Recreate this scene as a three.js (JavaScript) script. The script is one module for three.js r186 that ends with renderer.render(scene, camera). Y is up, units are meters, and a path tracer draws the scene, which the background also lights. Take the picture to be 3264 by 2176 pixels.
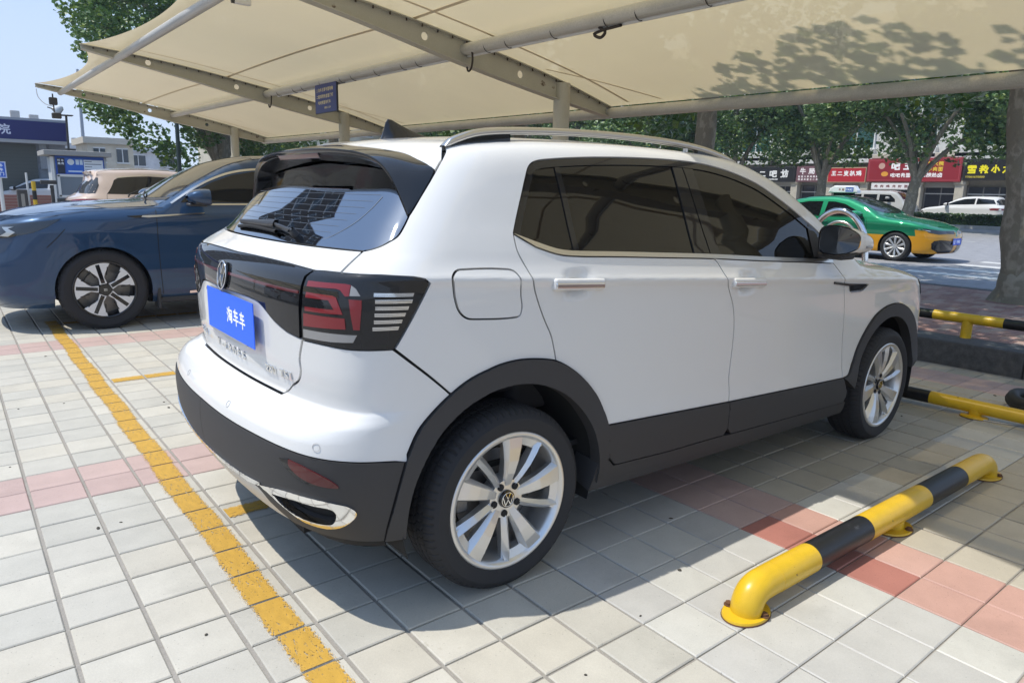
import * as THREE from 'three';
import { mergeGeometries } from 'three/addons/utils/BufferGeometryUtils.js';
import { RoundedBoxGeometry } from 'three/addons/geometries/RoundedBoxGeometry.js';
import { TextGeometry } from 'three/addons/geometries/TextGeometry.js';
import { FontLoader } from 'three/addons/loaders/FontLoader.js';
import { ImprovedNoise } from 'three/addons/math/ImprovedNoise.js';

// ---------------------------------------------------------------- camera, sky, sun, exposure
const scene = new THREE.Scene();
const camera = new THREE.PerspectiveCamera(2 * Math.atan(1088 / 2252.73) * 180 / Math.PI, 1024 / 682, 0.05, 1500);
{
  const yaw = 0.67355, pitch = 0.208, roll = 0.02206;
  camera.position.set(-0.1542, 1.3360, 1.0986);
  const fwd = new THREE.Vector3(Math.sin(yaw) * Math.cos(pitch), -Math.sin(pitch), -Math.cos(yaw) * Math.cos(pitch));
  const right = new THREE.Vector3(Math.cos(yaw), 0, Math.sin(yaw));
  const up = new THREE.Vector3().crossVectors(right, fwd);
  camera.up.copy(up.multiplyScalar(Math.cos(roll)).addScaledVector(right, -Math.sin(roll)));
  camera.lookAt(camera.position.clone().add(fwd));
}
const SUN = new THREE.Vector3(-0.37, 1, -0.315).normalize();
const sun = new THREE.DirectionalLight(new THREE.Color(1.0, 0.95, 0.86), 3.9);
sun.position.copy(SUN).multiplyScalar(60); sun.target.position.set(4, 0, -4);
sun.castShadow = true; sun.shadow.mapSize.set(4096, 4096); sun.shadow.radius = 1;
Object.assign(sun.shadow.camera, { left: -40, right: 40, top: 40, bottom: -40, near: 1, far: 160 });
scene.add(sun, sun.target);
{ // clear summer sky: pale haze near the horizon, deeper blue overhead, brighter round the sun
  const w = 512, h = 256, d = new Float32Array(w * h * 4), v = new THREE.Vector3();
  for (let j = 0; j < h; j++) for (let i = 0; i < w; i++) {
    const ph = ((j + 0.5) / h - 0.5) * Math.PI, th = ((i + 0.5) / w - 0.5) * 2 * Math.PI;
    v.set(Math.cos(ph) * Math.cos(th), Math.sin(ph), Math.cos(ph) * Math.sin(th));
    const e = Math.max(v.y, 0), k = Math.pow(1 - e, 3.2), g = Math.max(v.dot(SUN), 0);
    const glow = 0.16 * Math.pow(g, 6) + 0.5 * Math.pow(g, 60);
    const o = (j * w + i) * 4, dn = v.y < 0 ? 0.55 : 1;
    d[o] = 1.3 * (0.25 + 0.34 * k + glow) * dn; d[o + 1] = 1.3 * (0.40 + 0.275 * k + glow * 0.97) * dn; d[o + 2] = 1.3 * (0.70 + 0.07 * k + glow * 0.9) * dn; d[o + 3] = 1;
  }
  const t = new THREE.DataTexture(d, w, h, THREE.RGBAFormat, THREE.FloatType);
  t.mapping = THREE.EquirectangularReflectionMapping; t.magFilter = THREE.LinearFilter; t.minFilter = THREE.LinearFilter; t.needsUpdate = true;
  scene.background = t; scene.environment = t;
}
const renderer = new THREE.WebGLRenderer({ antialias: true });
renderer.setSize(1024, 682);
renderer.toneMapping = THREE.LinearToneMapping;
renderer.toneMappingExposure = 1.16;
renderer.shadowMap.enabled = true;

// ---------------------------------------------------------------- helpers
function mulberry(a) { return () => { a |= 0; a = a + 0x6D2B79F5 | 0; let t = Math.imul(a ^ a >>> 15, 1 | a); t = t + Math.imul(t ^ t >>> 7, 61 | t) ^ t; return ((t ^ t >>> 14) >>> 0) / 4294967296; }; }
const rnd = mulberry(77);
const V = (x, y, z) => new THREE.Vector3(x, y, z);
const lin = (r, g, b) => new THREE.Color().setRGB(r, g, b);
const clamp = (x, a, b) => Math.min(b, Math.max(a, x));
const lerp = (a, b, t) => a + (b - a) * t;
const taken = {};
function numbered(n) { if (!(n in taken)) { taken[n] = 0; return n; } taken[n]++; return n + '_' + String(taken[n]).padStart(3, '0'); }
function tag(o, label, category, group, kind) {
  if (label) o.userData.label = label;
  if (category) o.userData.category = category;
  if (group) o.userData.group = group;
  if (kind) o.userData.kind = kind;
  return o;
}
function thing(name, label, category, pos = [0, 0, 0], turn = 0, group) {
  const o = new THREE.Group(); o.name = numbered(name); o.position.set(...pos); o.rotation.y = turn; scene.add(o);
  return tag(o, label, category, group);
}
function mesh(name, geo, mat, parent, label) {
  const g = Array.isArray(geo) ? (geo.length === 1 ? geo[0] : merge(geo)) : geo;
  const m = new THREE.Mesh(g, mat); m.name = parent && parent !== scene ? name : numbered(name);
  m.castShadow = m.receiveShadow = true; (parent || scene).add(m);
  if (label) m.userData.label = label;
  return m;
}
function merge(list) {
  const a = list.map(g => { let q = g.index ? g.toNonIndexed() : g.clone(); for (const k of Object.keys(q.attributes)) if (!['position', 'normal', 'uv'].includes(k)) q.deleteAttribute(k);
    if (!q.attributes.uv) q.setAttribute('uv', new THREE.BufferAttribute(new Float32Array(q.attributes.position.count * 2), 2));
    if (!q.attributes.normal) q.computeVertexNormals(); return q; });
  return mergeGeometries(a, false);
}
const box = (sx, sy, sz, x = 0, y = 0, z = 0) => new THREE.BoxGeometry(sx, sy, sz).translate(x, y, z);
const rbox = (sx, sy, sz, r, x = 0, y = 0, z = 0, seg = 2) => new RoundedBoxGeometry(sx, sy, sz, seg, r).translate(x, y, z);
const cyl = (r0, r1, h, n, x = 0, y = 0, z = 0) => new THREE.CylinderGeometry(r1, r0, h, n).translate(x, y, z);
function tube(pts, r, n = 10, seg) { return new THREE.TubeGeometry(new THREE.CatmullRomCurve3(pts.map(p => p.isVector3 ? p : V(...p)), false, 'centripetal'), seg || Math.max(2, pts.length * 6), r, n, false); }
function rod(a, b, r0, r1 = r0, n = 12) {
  a = a.isVector3 ? a : V(...a); b = b.isVector3 ? b : V(...b);
  const d = b.clone().sub(a), g = new THREE.CylinderGeometry(r1, r0, d.length(), n);
  g.applyQuaternion(new THREE.Quaternion().setFromUnitVectors(V(0, 1, 0), d.normalize())); const m = a.clone().add(b).multiplyScalar(0.5);
  return g.translate(m.x, m.y, m.z);
}
function prism(pts, depth, bevel = 0) { // 2D outline extruded along z, centred
  const s = new THREE.Shape(pts.map(p => new THREE.Vector2(...p)));
  return new THREE.ExtrudeGeometry(s, { depth: depth - 2 * bevel, bevelEnabled: bevel > 0, bevelSize: bevel, bevelThickness: bevel, bevelSegments: 2, bevelOffset: -bevel, curveSegments: 8 }).translate(0, 0, -depth / 2 + bevel);
}
function lathe(pts, n = 48) { return new THREE.LatheGeometry(pts.map(p => new THREE.Vector2(...p)), n); }
function quad(a, b, c, d) { const g = new THREE.BufferGeometry(); g.setAttribute('position', new THREE.Float32BufferAttribute([...a, ...b, ...c, ...a, ...c, ...d], 3)); g.setAttribute('uv', new THREE.Float32BufferAttribute([0, 0, 1, 0, 1, 1, 0, 0, 1, 1, 0, 1], 2)); g.computeVertexNormals(); return g; }
function metreUV(g, k = 1, ou = 0, ov = 0) { // uv in metres from the dominant axis of each face
  if (g.index) g = g.toNonIndexed();
  const p = g.attributes.position, n = g.attributes.normal, u = new Float32Array(p.count * 2);
  for (let i = 0; i < p.count; i++) {
    const ax = Math.abs(n.getX(i)), ay = Math.abs(n.getY(i)), az = Math.abs(n.getZ(i));
    const a = ax > ay && ax > az ? [p.getZ(i), p.getY(i)] : ay > az ? [p.getX(i), p.getZ(i)] : [p.getX(i), p.getY(i)];
    u[2 * i] = a[0] * k + ou; u[2 * i + 1] = a[1] * k + ov;
  }
  g.setAttribute('uv', new THREE.BufferAttribute(u, 2)); return g;
}
// ---------------------------------------------------------------- computed textures
const perlin = new ImprovedNoise();
function noiseAt(u, v, oct, per, z) { // tileable-ish fractal noise
  let a = 0, f = per, w = 1, s = 0;
  for (let o = 0; o < oct; o++) {
    const x = u * f, y = v * f, bx = f - x, by = f - y, wx = u, wy = v;
    const n = (perlin.noise(x, y, z + o * 7) * (1 - wx) + perlin.noise(x - f, y, z + o * 7) * wx) * (1 - wy) + (perlin.noise(x, y - f, z + o * 7) * (1 - wx) + perlin.noise(x - f, y - f, z + o * 7) * wx) * wy;
    a += n * w; s += w; f *= 2; w *= 0.55;
  }
  return a / s;
}
function tex(w, h, fn, srgb = true, rep = [1, 1]) {
  const d = new Uint8Array(w * h * 4);
  for (let j = 0; j < h; j++) for (let i = 0; i < w; i++) { const c = fn(i / w, j / h, i, j), o = (j * w + i) * 4; d[o] = clamp(c[0], 0, 1) * 255; d[o + 1] = clamp(c[1], 0, 1) * 255; d[o + 2] = clamp(c[2], 0, 1) * 255; d[o + 3] = c.length > 3 ? c[3] * 255 : 255; }
  const t = new THREE.DataTexture(d, w, h, THREE.RGBAFormat);
  t.wrapS = t.wrapT = THREE.RepeatWrapping; t.magFilter = THREE.LinearFilter; t.minFilter = THREE.LinearFilter; t.repeat.set(...rep);
  if (srgb) t.colorSpace = THREE.SRGBColorSpace; t.needsUpdate = true; return t;
}
function canvasTex(w, h, draw, srgb = true) {
  const c = document.createElement('canvas'); c.width = w; c.height = h; const g = c.getContext('2d'); draw(g, w, h);
  const t = new THREE.CanvasTexture(c); t.magFilter = THREE.LinearFilter; if (srgb) t.colorSpace = THREE.SRGBColorSpace; return t;
}
const M = (o) => new THREE.MeshStandardMaterial(o), MP = (o) => new THREE.MeshPhysicalMaterial(o);
// neutral mottling that tints whatever colour a surface has: fine grain, specks and uneven wear
const grainTex = tex(512, 512, (u, v) => { const n = noiseAt(u, v, 5, 6, 3), f = (rnd() - 0.5) * 0.10; const c = 0.90 + n * 0.16 + f; return [c, c, c * 0.995]; });
const stainTex = tex(1024, 1024, (u, v) => {
  const n = noiseAt(u, v, 4, 5, 11), m = noiseAt(u, v, 5, 22, 17), f = (rnd() - 0.5) * 0.055;
  let c = 0.955 + n * 0.12 + f + m * 0.07;
  const st = clamp((m + n * 0.55 - 0.34) * 3.2, 0, 1); c -= st * 0.30;
  if (rnd() < 0.0012) c -= 0.35;
  return [c, c * (1 - st * 0.012), c * (0.985 - st * 0.04)];
});
const bumpTex = tex(512, 512, (u, v) => { const n = noiseAt(u, v, 5, 24, 5) * 0.5 + 0.5 + (rnd() - 0.5) * 0.35; return [n, n, n]; }, false);
// ---------------------------------------------------------------- strokes for the Chinese lettering (0..100 grid)
const GLYPH = {
  che: [[20, 20, 80, 20], [45, 6, 28, 45, 82, 45], [10, 68, 92, 68], [55, 32, 55, 96]],
  tao: [[13, 16, 26, 28], [7, 42, 20, 52], [8, 92, 25, 62], [46, 6, 33, 36], [41, 22, 90, 22, 88, 84, 74, 92], [50, 34, 44, 47], [48, 42, 76, 42], [42, 57, 80, 57], [61, 42, 61, 78], [47, 64, 47, 78, 75, 78, 75, 64]],
  yuan: [[12, 10, 12, 95], [12, 12, 32, 12, 22, 34, 34, 50, 24, 62, 14, 60], [62, 4, 66, 14], [42, 30, 42, 18, 92, 18, 88, 30], [52, 36, 84, 36], [44, 52, 92, 52], [58, 52, 54, 75, 38, 92], [74, 52, 74, 84, 80, 90, 94, 90, 95, 78]],
  xiao: [[50, 8, 50, 88, 38, 82], [30, 35, 14, 68], [70, 35, 88, 66]],
  long: [[12, 32, 90, 32], [45, 8, 42, 50, 10, 92], [60, 40, 60, 84, 68, 90, 92, 90, 94, 76], [86, 48, 50, 78], [64, 10, 76, 22]],
  xia: [[10, 28, 10, 55, 42, 55, 42, 28, 10, 28], [26, 8, 26, 85], [8, 90, 46, 82], [38, 70, 48, 92], [52, 20, 96, 20], [72, 20, 72, 95], [76, 40, 90, 55]],
  wang: [[18, 14, 82, 14], [22, 48, 78, 48], [10, 86, 90, 86], [50, 14, 50, 86]],
  er: [[22, 28, 78, 28], [10, 80, 90, 80]],
  sou: [[22, 12, 20, 46, 80, 46, 80, 12], [50, 6, 50, 60], [22, 28, 80, 28], [24, 60, 74, 60, 60, 80, 14, 96], [30, 64, 60, 84, 92, 96]],
  pa: [[8, 26, 42, 26], [26, 6, 26, 92, 14, 84], [8, 66, 42, 52], [62, 18, 58, 55, 46, 90], [74, 16, 80, 60, 96, 90]],
  ji: [[8, 20, 40, 20, 32, 55, 8, 88], [12, 36, 44, 84], [70, 4, 62, 16], [54, 16, 54, 56], [54, 16, 86, 16, 84, 42, 74, 40], [54, 56, 94, 56, 92, 86, 82, 94], [48, 74, 84, 74], [66, 26, 72, 34]],
  lang: [[28, 4, 32, 12], [14, 16, 46, 16, 46, 48, 14, 48], [14, 32, 46, 32], [14, 16, 14, 90, 34, 78], [36, 60, 52, 84], [64, 10, 64, 96], [64, 12, 88, 12, 76, 38, 90, 58, 78, 70, 66, 66]],
  niu: [[30, 8, 16, 40], [24, 28, 84, 28], [8, 58, 94, 58], [52, 6, 52, 96]],
  rou: [[16, 22, 16, 94], [16, 22, 86, 22, 86, 86, 76, 92], [50, 6, 46, 36, 26, 54], [48, 34, 72, 52], [50, 54, 26, 80], [48, 62, 74, 80]],
  mian: [[8, 12, 92, 12], [50, 12, 42, 30], [14, 30, 14, 94, 86, 94, 86, 30, 14, 30], [38, 30, 38, 94], [62, 30, 62, 94], [38, 50, 62, 50], [38, 70, 62, 70]],
  da: [[10, 36, 90, 36], [50, 8, 46, 50, 12, 92], [52, 44, 92, 92]],
  chi: [[8, 24, 8, 70, 36, 70, 36, 24, 8, 24], [58, 6, 46, 34], [54, 22, 94, 22], [52, 44, 86, 44, 54, 78, 54, 90, 92, 90, 92, 76]],
  ba: [[8, 24, 8, 72, 36, 72, 36, 24, 8, 24], [50, 18, 90, 18, 90, 50, 50, 50], [50, 18, 50, 90, 92, 90, 92, 76], [70, 18, 70, 50]],
  san: [[18, 14, 82, 14], [24, 48, 76, 48], [8, 88, 92, 88], [50, 20, 50, 84]],
  pei: [[6, 14, 50, 14], [10, 34, 10, 92, 46, 92, 46, 34, 10, 34], [22, 14, 22, 58], [36, 14, 36, 58], [10, 74, 46, 74], [58, 16, 92, 16, 92, 46, 60, 46, 60, 90, 94, 90, 94, 76]],
  xian: [[6, 18, 44, 18], [8, 48, 42, 48], [6, 82, 44, 74], [25, 18, 25, 78], [54, 12, 54, 62], [54, 12, 90, 12, 90, 62], [72, 26, 72, 56, 48, 94], [76, 58, 76, 86, 94, 88]],
  lao: [[8, 26, 36, 26], [22, 6, 22, 92, 12, 84], [6, 62, 36, 50], [46, 18, 96, 18], [60, 8, 60, 28], [82, 8, 82, 28], [46, 50, 46, 38, 94, 38, 94, 50], [52, 62, 88, 62, 84, 94], [68, 48, 64, 70, 46, 94]],
  re: [[8, 26, 44, 26], [26, 6, 26, 66, 16, 60], [8, 52, 44, 42], [54, 26, 82, 26, 84, 58, 96, 64], [68, 8, 62, 42, 48, 66], [14, 78, 8, 94], [36, 78, 38, 92], [60, 78, 64, 92], [84, 78, 92, 94]],
  lu: [[50, 6, 50, 28], [50, 16, 84, 16], [12, 30, 12, 94, 88, 94, 88, 30, 12, 30], [30, 44, 68, 80], [70, 44, 30, 80]],
  xue: [[16, 10, 84, 10], [10, 34, 10, 22, 90, 22, 90, 34], [50, 10, 50, 46], [26, 32, 38, 32], [62, 32, 74, 32], [18, 56, 82, 56, 82, 94, 16, 94], [26, 74, 82, 74]],
  bei: [[20, 20, 80, 20], [36, 8, 36, 32], [64, 8, 64, 32], [12, 46, 48, 46], [30, 36, 30, 94], [14, 70, 46, 62], [56, 40, 92, 40, 72, 94], [58, 60, 92, 92]],
  fang: [[30, 6, 26, 40, 40, 80], [8, 34, 46, 34, 30, 90, 10, 94], [70, 6, 74, 16], [52, 24, 96, 24], [72, 24, 66, 70, 50, 94], [70, 46, 90, 46, 86, 90, 76, 92]],
  ju: [[14, 14, 82, 14, 82, 34, 16, 34], [16, 14, 14, 60, 6, 94], [26, 48, 90, 48, 86, 90, 74, 92], [32, 62, 32, 84, 64, 84, 64, 62, 32, 62]],
  ting: [[10, 16, 10, 70, 38, 70, 38, 16, 10, 16], [10, 42, 38, 42], [50, 14, 92, 14], [70, 14, 70, 90, 58, 84]],
  men: [[14, 24, 14, 96], [22, 6, 32, 18], [40, 12, 88, 12, 88, 90, 76, 92]],
  bei3: [[28, 8, 28, 94], [8, 40, 28, 36], [6, 84, 30, 68], [64, 8, 64, 84, 70, 90, 94, 90, 94, 74], [92, 28, 64, 48]],
};
function glyph(g, k, x, y, s, lw, sx = 1) {
  g.lineWidth = lw; g.lineCap = 'square'; g.lineJoin = 'miter';
  for (const st of GLYPH[k]) { g.beginPath(); for (let i = 0; i < st.length; i += 2) { const X = x + st[i] / 100 * s * sx, Y = y + st[i + 1] / 100 * s; i ? g.lineTo(X, Y) : g.moveTo(X, Y); } g.stroke(); }
}
// ---------------------------------------------------------------- ground of the car park: separate square pavers on a bed of mortar
const T = 0.2072;
const mortarMat = M({ color: lin(0.36, 0.335, 0.30), map: grainTex, roughness: 0.95, bumpMap: bumpTex, bumpScale: 0.002 });
const ground = new THREE.Group(); ground.name = 'parking_pavement'; tag(ground, null, null, null, 'structure'); scene.add(ground);
{
  const g = new THREE.PlaneGeometry(26, 70).rotateX(-Math.PI / 2).translate(-6.7, -0.007, -28);
  mesh('mortar_bed', metreUV(g, 0.7), mortarMat, ground);
  const far = new THREE.PlaneGeometry(900, 900).rotateX(-Math.PI / 2).translate(0, -0.06, 0);
  const e = mesh('earth', metreUV(far, 0.25), M({ color: lin(0.26, 0.25, 0.23), map: grainTex, roughness: 0.95 })); tag(e, null, null, null, 'structure');
}
function tileGeo(sx, sz, ou, ov) { // bevelled paver: top at 0, foot below the mortar
  const b = 0.0035, h = 0.0035, d = 0.016, X = sx / 2, Z = sz / 2;
  const ring = (x, y, z) => [[-x, y, -z], [x, y, -z], [x, y, z], [-x, y, z]];
  const r = [ring(X - b, 0, Z - b), ring(X, -h, Z), ring(X, -d, Z)], pos = [], uv = [];
  const put = (...p) => { for (const q of p) { pos.push(...q); uv.push(q[0] * 0.5 + ou, q[2] * 0.5 + ov); } };
  put(r[0][0], r[0][2], r[0][1], r[0][0], r[0][3], r[0][2]);
  for (let k = 0; k < 2; k++) for (let i = 0; i < 4; i++) { const j = (i + 1) % 4; put(r[k][i], r[k][j], r[k + 1][j], r[k][i], r[k + 1][j], r[k + 1][i]); }
  const g = new THREE.BufferGeometry(); g.setAttribute('position', new THREE.Float32BufferAttribute(pos, 3)); g.setAttribute('uv', new THREE.Float32BufferAttribute(uv, 2)); g.computeVertexNormals(); return g;
}
const tileMat = (r, g, b, ro = 0.62) => M({ color: lin(r, g, b), map: stainTex, roughness: ro, bumpMap: bumpTex, bumpScale: 0.0006 });
const TM = {
  cream: [tileMat(0.50, 0.475, 0.425), tileMat(0.535, 0.505, 0.445), tileMat(0.475, 0.455, 0.41), tileMat(0.52, 0.485, 0.42)],
  pale: [tileMat(0.50, 0.49, 0.47, 0.5), tileMat(0.53, 0.52, 0.49, 0.5), tileMat(0.47, 0.46, 0.445, 0.5)],
  worn: [tileMat(0.43, 0.39, 0.325), tileMat(0.40, 0.365, 0.30), tileMat(0.45, 0.41, 0.345)],
  pink: [tileMat(0.475, 0.345, 0.32), tileMat(0.50, 0.365, 0.335)], rose: [tileMat(0.50, 0.30, 0.255), tileMat(0.52, 0.325, 0.28)], red: [tileMat(0.40, 0.165, 0.135)],
};
const thickG = [], thinG = [];
for (let i = 0; i < 10; i++) { thickG.push(tileGeo(T - 0.0125, T - 0.008, (i * 0.37) % 1, (i * 0.61) % 1)); thinG.push(tileGeo(T - 0.0042, T - 0.0042, (i * 0.43) % 1, (i * 0.29) % 1)); }
const tileRnd = mulberry(5);
function tileKind(j, l) { // j along the bays, l across them
  const bj = ((j - 11) % 16 + 16) % 16 < 2, bl = ((l + 13) % 16 + 16) % 16 < 2;
  if (bj && j > 5) {
    if (j === 11 && l >= -1 && l <= 0) return 'red'; if (j === 11 && l === -2) return 'red';
    if (l < -2) return 'pink'; return 'rose';
  }
  if (bl || bj) return 'pink';
  if (j >= 13) return l === -1 || (l === -2 && (j < 16 || (j > 19 && j < 26))) || (l === 0 && j > 21 && j < 26) ? 'pale' : 'worn';
  if (j >= 7) return 'pale';
  return 'cream';
}
{
  const list = [], cam = camera.position;
  for (let j = -10; j < 31; j++) for (let l = -78; l < 9; l++) {
    const x = (j + 0.5) * T, z = (l + 0.5) * T; if (x > 6.30) continue;
    const d = Math.hypot(x - cam.x, z - cam.z), dir = Math.atan2(x - cam.x, -(z - cam.z));
    if (dir < 0.67 - 0.85 || dir > 0.67 + 0.85) continue;
    list.push({ j, l, x, z, size: 1 / (d * d * d + 0.8), under: x > 1.0 && x < 4.4 && z < -0.9 && z > -2.1 });
  }
  list.sort((a, b) => (a.under - b.under) || b.size - a.size);
  const rest = {};
  list.forEach((t, i) => {
    const k = tileKind(t.j, t.l), mats = TM[k], mi = Math.floor(tileRnd() * mats.length), gs = t.j < 7 || k === 'worn' ? thickG : thinG, gi = Math.floor(tileRnd() * 10);
    const y = (tileRnd() - 0.5) * 0.0016, rx = (tileRnd() - 0.5) * 0.006, rz = (tileRnd() - 0.5) * 0.006, ry = (tileRnd() - 0.5) * 0.008 + (tileRnd() < 0.5 ? Math.PI : 0);
    if (i < 300) { const m = mesh('paver', gs[gi], mats[mi], ground); m.position.set(t.x, y, t.z); m.rotation.set(rx, ry, rz); }
    else { const o = new THREE.Matrix4().compose(V(t.x, y, t.z), new THREE.Quaternion().setFromEuler(new THREE.Euler(rx, ry, rz)), V(1, 1, 1)); const key = k + mi; (rest[key] ||= { m: mats[mi], g: [] }).g.push(gs[gi].clone().applyMatrix4(o)); }
  });
  for (const r of Object.values(rest)) { const m = mesh('pavers', merge(r.g), r.m, ground); m.userData.kind = 'stuff'; }
}
// yellow bay lines: worn paint on the face of each paver, missing over the joints
const paintTex = tex(512, 512, (u, v) => {
  const n = noiseAt(u, v, 5, 10, 31), m = noiseAt(u, v, 4, 30, 37), e = Math.min(u, 1 - u);
  const a = clamp((e * 7 - 0.45 + m * 2.2 + n * 0.8) * 3, 0, 1) * clamp((n * 1.1 + m * 1.2 + 0.40) * 4, 0.12, 0.93);
  return [a, a, a];
}, false);
const paintMat = (ox, oy) => { const t = paintTex.clone(); t.offset.set(ox, oy); t.needsUpdate = true; return M({ color: lin(0.66, 0.385, 0.055), roughness: 0.7, alphaMap: t, transparent: true, map: grainTex }); };
const paintMats = [paintMat(0, 0), paintMat(0, 0.37), paintMat(0, 0.71)];
const bayLine = new THREE.Group(); bayLine.name = 'bay_marking'; tag(bayLine, null, null, null, 'structure'); scene.add(bayLine);
for (let l = -34; l < 3; l++) {
  const g = new THREE.PlaneGeometry(0.118, T - 0.011).rotateX(-Math.PI / 2), u = g.attributes.uv;
  for (let i = 0; i < u.count; i++) u.setY(i, u.getY(i) * 0.5 + ((l * 0.23) % 1));
  const m = mesh('paint_patch', g, paintMats[((l % 3) + 3) % 3], bayLine); m.position.set(0.541 + Math.sin(l * 1.3) * 0.006 + (l + 30) * -0.0002, 0.0035, (l + 0.5) * T); m.castShadow = false;
}
for (const [z, x0, x1, w] of [[-1.765, 0.605, 2.4, 0.11], [-4.30, 0.605, 3.2, 0.125], [-6.85, 0.605, 3.2, 0.12]]) for (let j = Math.floor(x0 / T); j * T < x1; j++) {
  const a = Math.max(x0, j * T + 0.006), b = Math.min(x1, (j + 1) * T - 0.006); if (b - a < 0.02) continue;
  const g = new THREE.PlaneGeometry(w, b - a).rotateX(-Math.PI / 2).rotateY(Math.PI / 2), u = g.attributes.uv;
  for (let i = 0; i < u.count; i++) u.setY(i, u.getY(i) * 0.5 + ((j * 0.31) % 1));
  const m = mesh('paint_patch', g, paintMats[((j % 3) + 3) % 3], bayLine); m.position.set((a + b) / 2, 0.0036, z); m.castShadow = false;
}
// litter, scuffs of mortar and bits of leaf on the paving
{
  const r = mulberry(91), bits = [];
  for (let i = 0; i < 90; i++) { const x = -0.6 + r() * 6.5, z = -7 + r() * 7.6, s = 0.003 + r() * 0.006; bits.push(new THREE.IcosahedronGeometry(s, 0).scale(1 + r(), 0.45, 1).rotateY(r() * 6).translate(x, s * 0.25, z)); }
  const o = mesh('grit', bits, M({ color: lin(0.05, 0.045, 0.035), roughness: 0.9 })); tag(o, 'dark grit and bits of leaf scattered over the paving', 'grit', null, 'stuff');
}
// kerb, pavement, road
const graniteTex = tex(512, 512, (u, v) => { const n = noiseAt(u, v, 4, 12, 41), f = rnd(); const c = 0.72 + n * 0.3 + (f < 0.1 ? -0.2 : f > 0.92 ? 0.22 : 0); return [c, c, c * 1.02]; });
const kerb = new THREE.Group(); kerb.name = 'kerb'; tag(kerb, null, null, null, 'structure'); scene.add(kerb);
{
  const m = M({ color: lin(0.15, 0.155, 0.16), map: graniteTex, roughness: 0.75, bumpMap: bumpTex, bumpScale: 0.002 });
  for (let i = 0; i < 26; i++) { const z = 0.9 - i * 1.0; mesh('kerb_stone', metreUV(rbox(0.34, 0.27, 0.994, 0.012, 0, 0, 0), 1.4, i * 0.37), m, kerb).position.set(6.47, 0.065, z); }
}
{
  const base = mesh('pavement', metreUV(new THREE.BoxGeometry(4.1, 0.2, 60).translate(8.69, 0.08, -18), 0.8), M({ color: lin(0.26, 0.18, 0.155), map: grainTex, roughness: 0.9 })); tag(base, null, null, null, 'structure');
  const r = mulberry(12), cols = [lin(0.33, 0.185, 0.15), lin(0.38, 0.235, 0.195), lin(0.29, 0.165, 0.14), lin(0.40, 0.28, 0.23)].map(c => M({ color: c, map: stainTex, roughness: 0.85 })), acc = cols.map(() => []);
  for (let i = 0; i < 19; i++) for (let k = 0; k < 92; k++) { const x = 6.76 + i * 0.205, z = 1.6 - k * 0.103 - (i % 2) * 0.05; acc[Math.floor(r() * 4)].push(tileGeo(0.2, 0.098, r(), r()).translate(x, 0.192 + r() * 0.002, z)); }
  acc.forEach((a, i) => { const m = mesh('paving_bricks', merge(a), cols[i], base); m.userData.kind = 'stuff'; });
  const edge = new THREE.Group(); edge.name = 'road_kerb'; tag(edge, null, null, null, 'structure'); scene.add(edge);
  const km = M({ color: lin(0.33, 0.32, 0.30), map: graniteTex, roughness: 0.8 });
  for (let i = 0; i < 40; i++) mesh('kerb_stone', metreUV(rbox(0.14, 0.24, 0.79, 0.012), 1.5, i * 0.3), km, edge).position.set(10.80, 0.072, 3 - i * 0.8);
}
const asphalt = tex(512, 512, (u, v) => { const n = noiseAt(u, v, 4, 6, 51); const c = 0.80 + n * 0.2 + (rnd() - 0.5) * 0.22; return [c, c, c * 1.01]; });
const road = mesh('road', metreUV(new THREE.PlaneGeometry(30, 260).rotateX(-Math.PI / 2).translate(25.8, 0.03, -60), 0.6), M({ color: lin(0.42, 0.42, 0.425), map: asphalt, roughness: 0.88 })); tag(road, null, null, null, 'structure');
{
  const mk = new THREE.Group(); mk.name = 'road_marking'; tag(mk, null, null, null, 'structure'); scene.add(mk);
  const wm = M({ color: lin(0.66, 0.66, 0.64), map: grainTex, roughness: 0.8 });
  for (let i = 0; i < 16; i++) mesh('crossing_stripe', metreUV(new THREE.PlaneGeometry(0.45, 6.4).rotateX(-Math.PI / 2), 1), wm, mk).position.set(14.2 + i * 1.25, 0.035, -1.6);
  for (let i = 0; i < 12; i++) mesh('lane_dash', metreUV(new THREE.PlaneGeometry(0.15, 3.6).rotateX(-Math.PI / 2), 1), wm, mk).position.set(19.6, 0.035, -12 - i * 9);
  for (const x of [13.1, 27]) mesh('lane_line', metreUV(new THREE.PlaneGeometry(0.15, 120).rotateX(-Math.PI / 2), 1), wm, mk).position.set(x, 0.035, -68);
}
// ---------------------------------------------------------------- membrane carport: cantilever beams, purlins, posts, fabric
const rustTex = tex(512, 512, (u, v) => { const n = noiseAt(u, v, 5, 8, 61), m = noiseAt(u, v, 4, 26, 67), k = clamp((n + m * 0.8 - 0.30) * 6, 0, 1), c = 0.93 + n * 0.08 + (rnd() - 0.5) * 0.04; return [lerp(c, 0.30, k), lerp(c, 0.19, k), lerp(c * 0.97, 0.13, k)]; });
const steelPaint = M({ color: lin(0.52, 0.50, 0.44), map: rustTex, roughness: 0.55 }), tubePaint = M({ color: lin(0.58, 0.565, 0.52), map: grainTex, roughness: 0.42 });
const fabricTex = tex(1024, 1024, (u, v) => { const n = noiseAt(u, v, 4, 4, 71), m = noiseAt(u, v, 5, 14, 73), k = clamp((m * 1.3 + n - 0.36) * 2.5, 0, 1); const c = 0.955 + n * 0.05 - k * 0.10; return [c, c * (1 - k * 0.02), c * (0.985 - k * 0.05)]; });
const fabric = MP({ color: lin(0.87, 0.735, 0.485), map: fabricTex, roughness: 0.85, transmission: 0.56, thickness: 0, side: THREE.DoubleSide });
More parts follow.
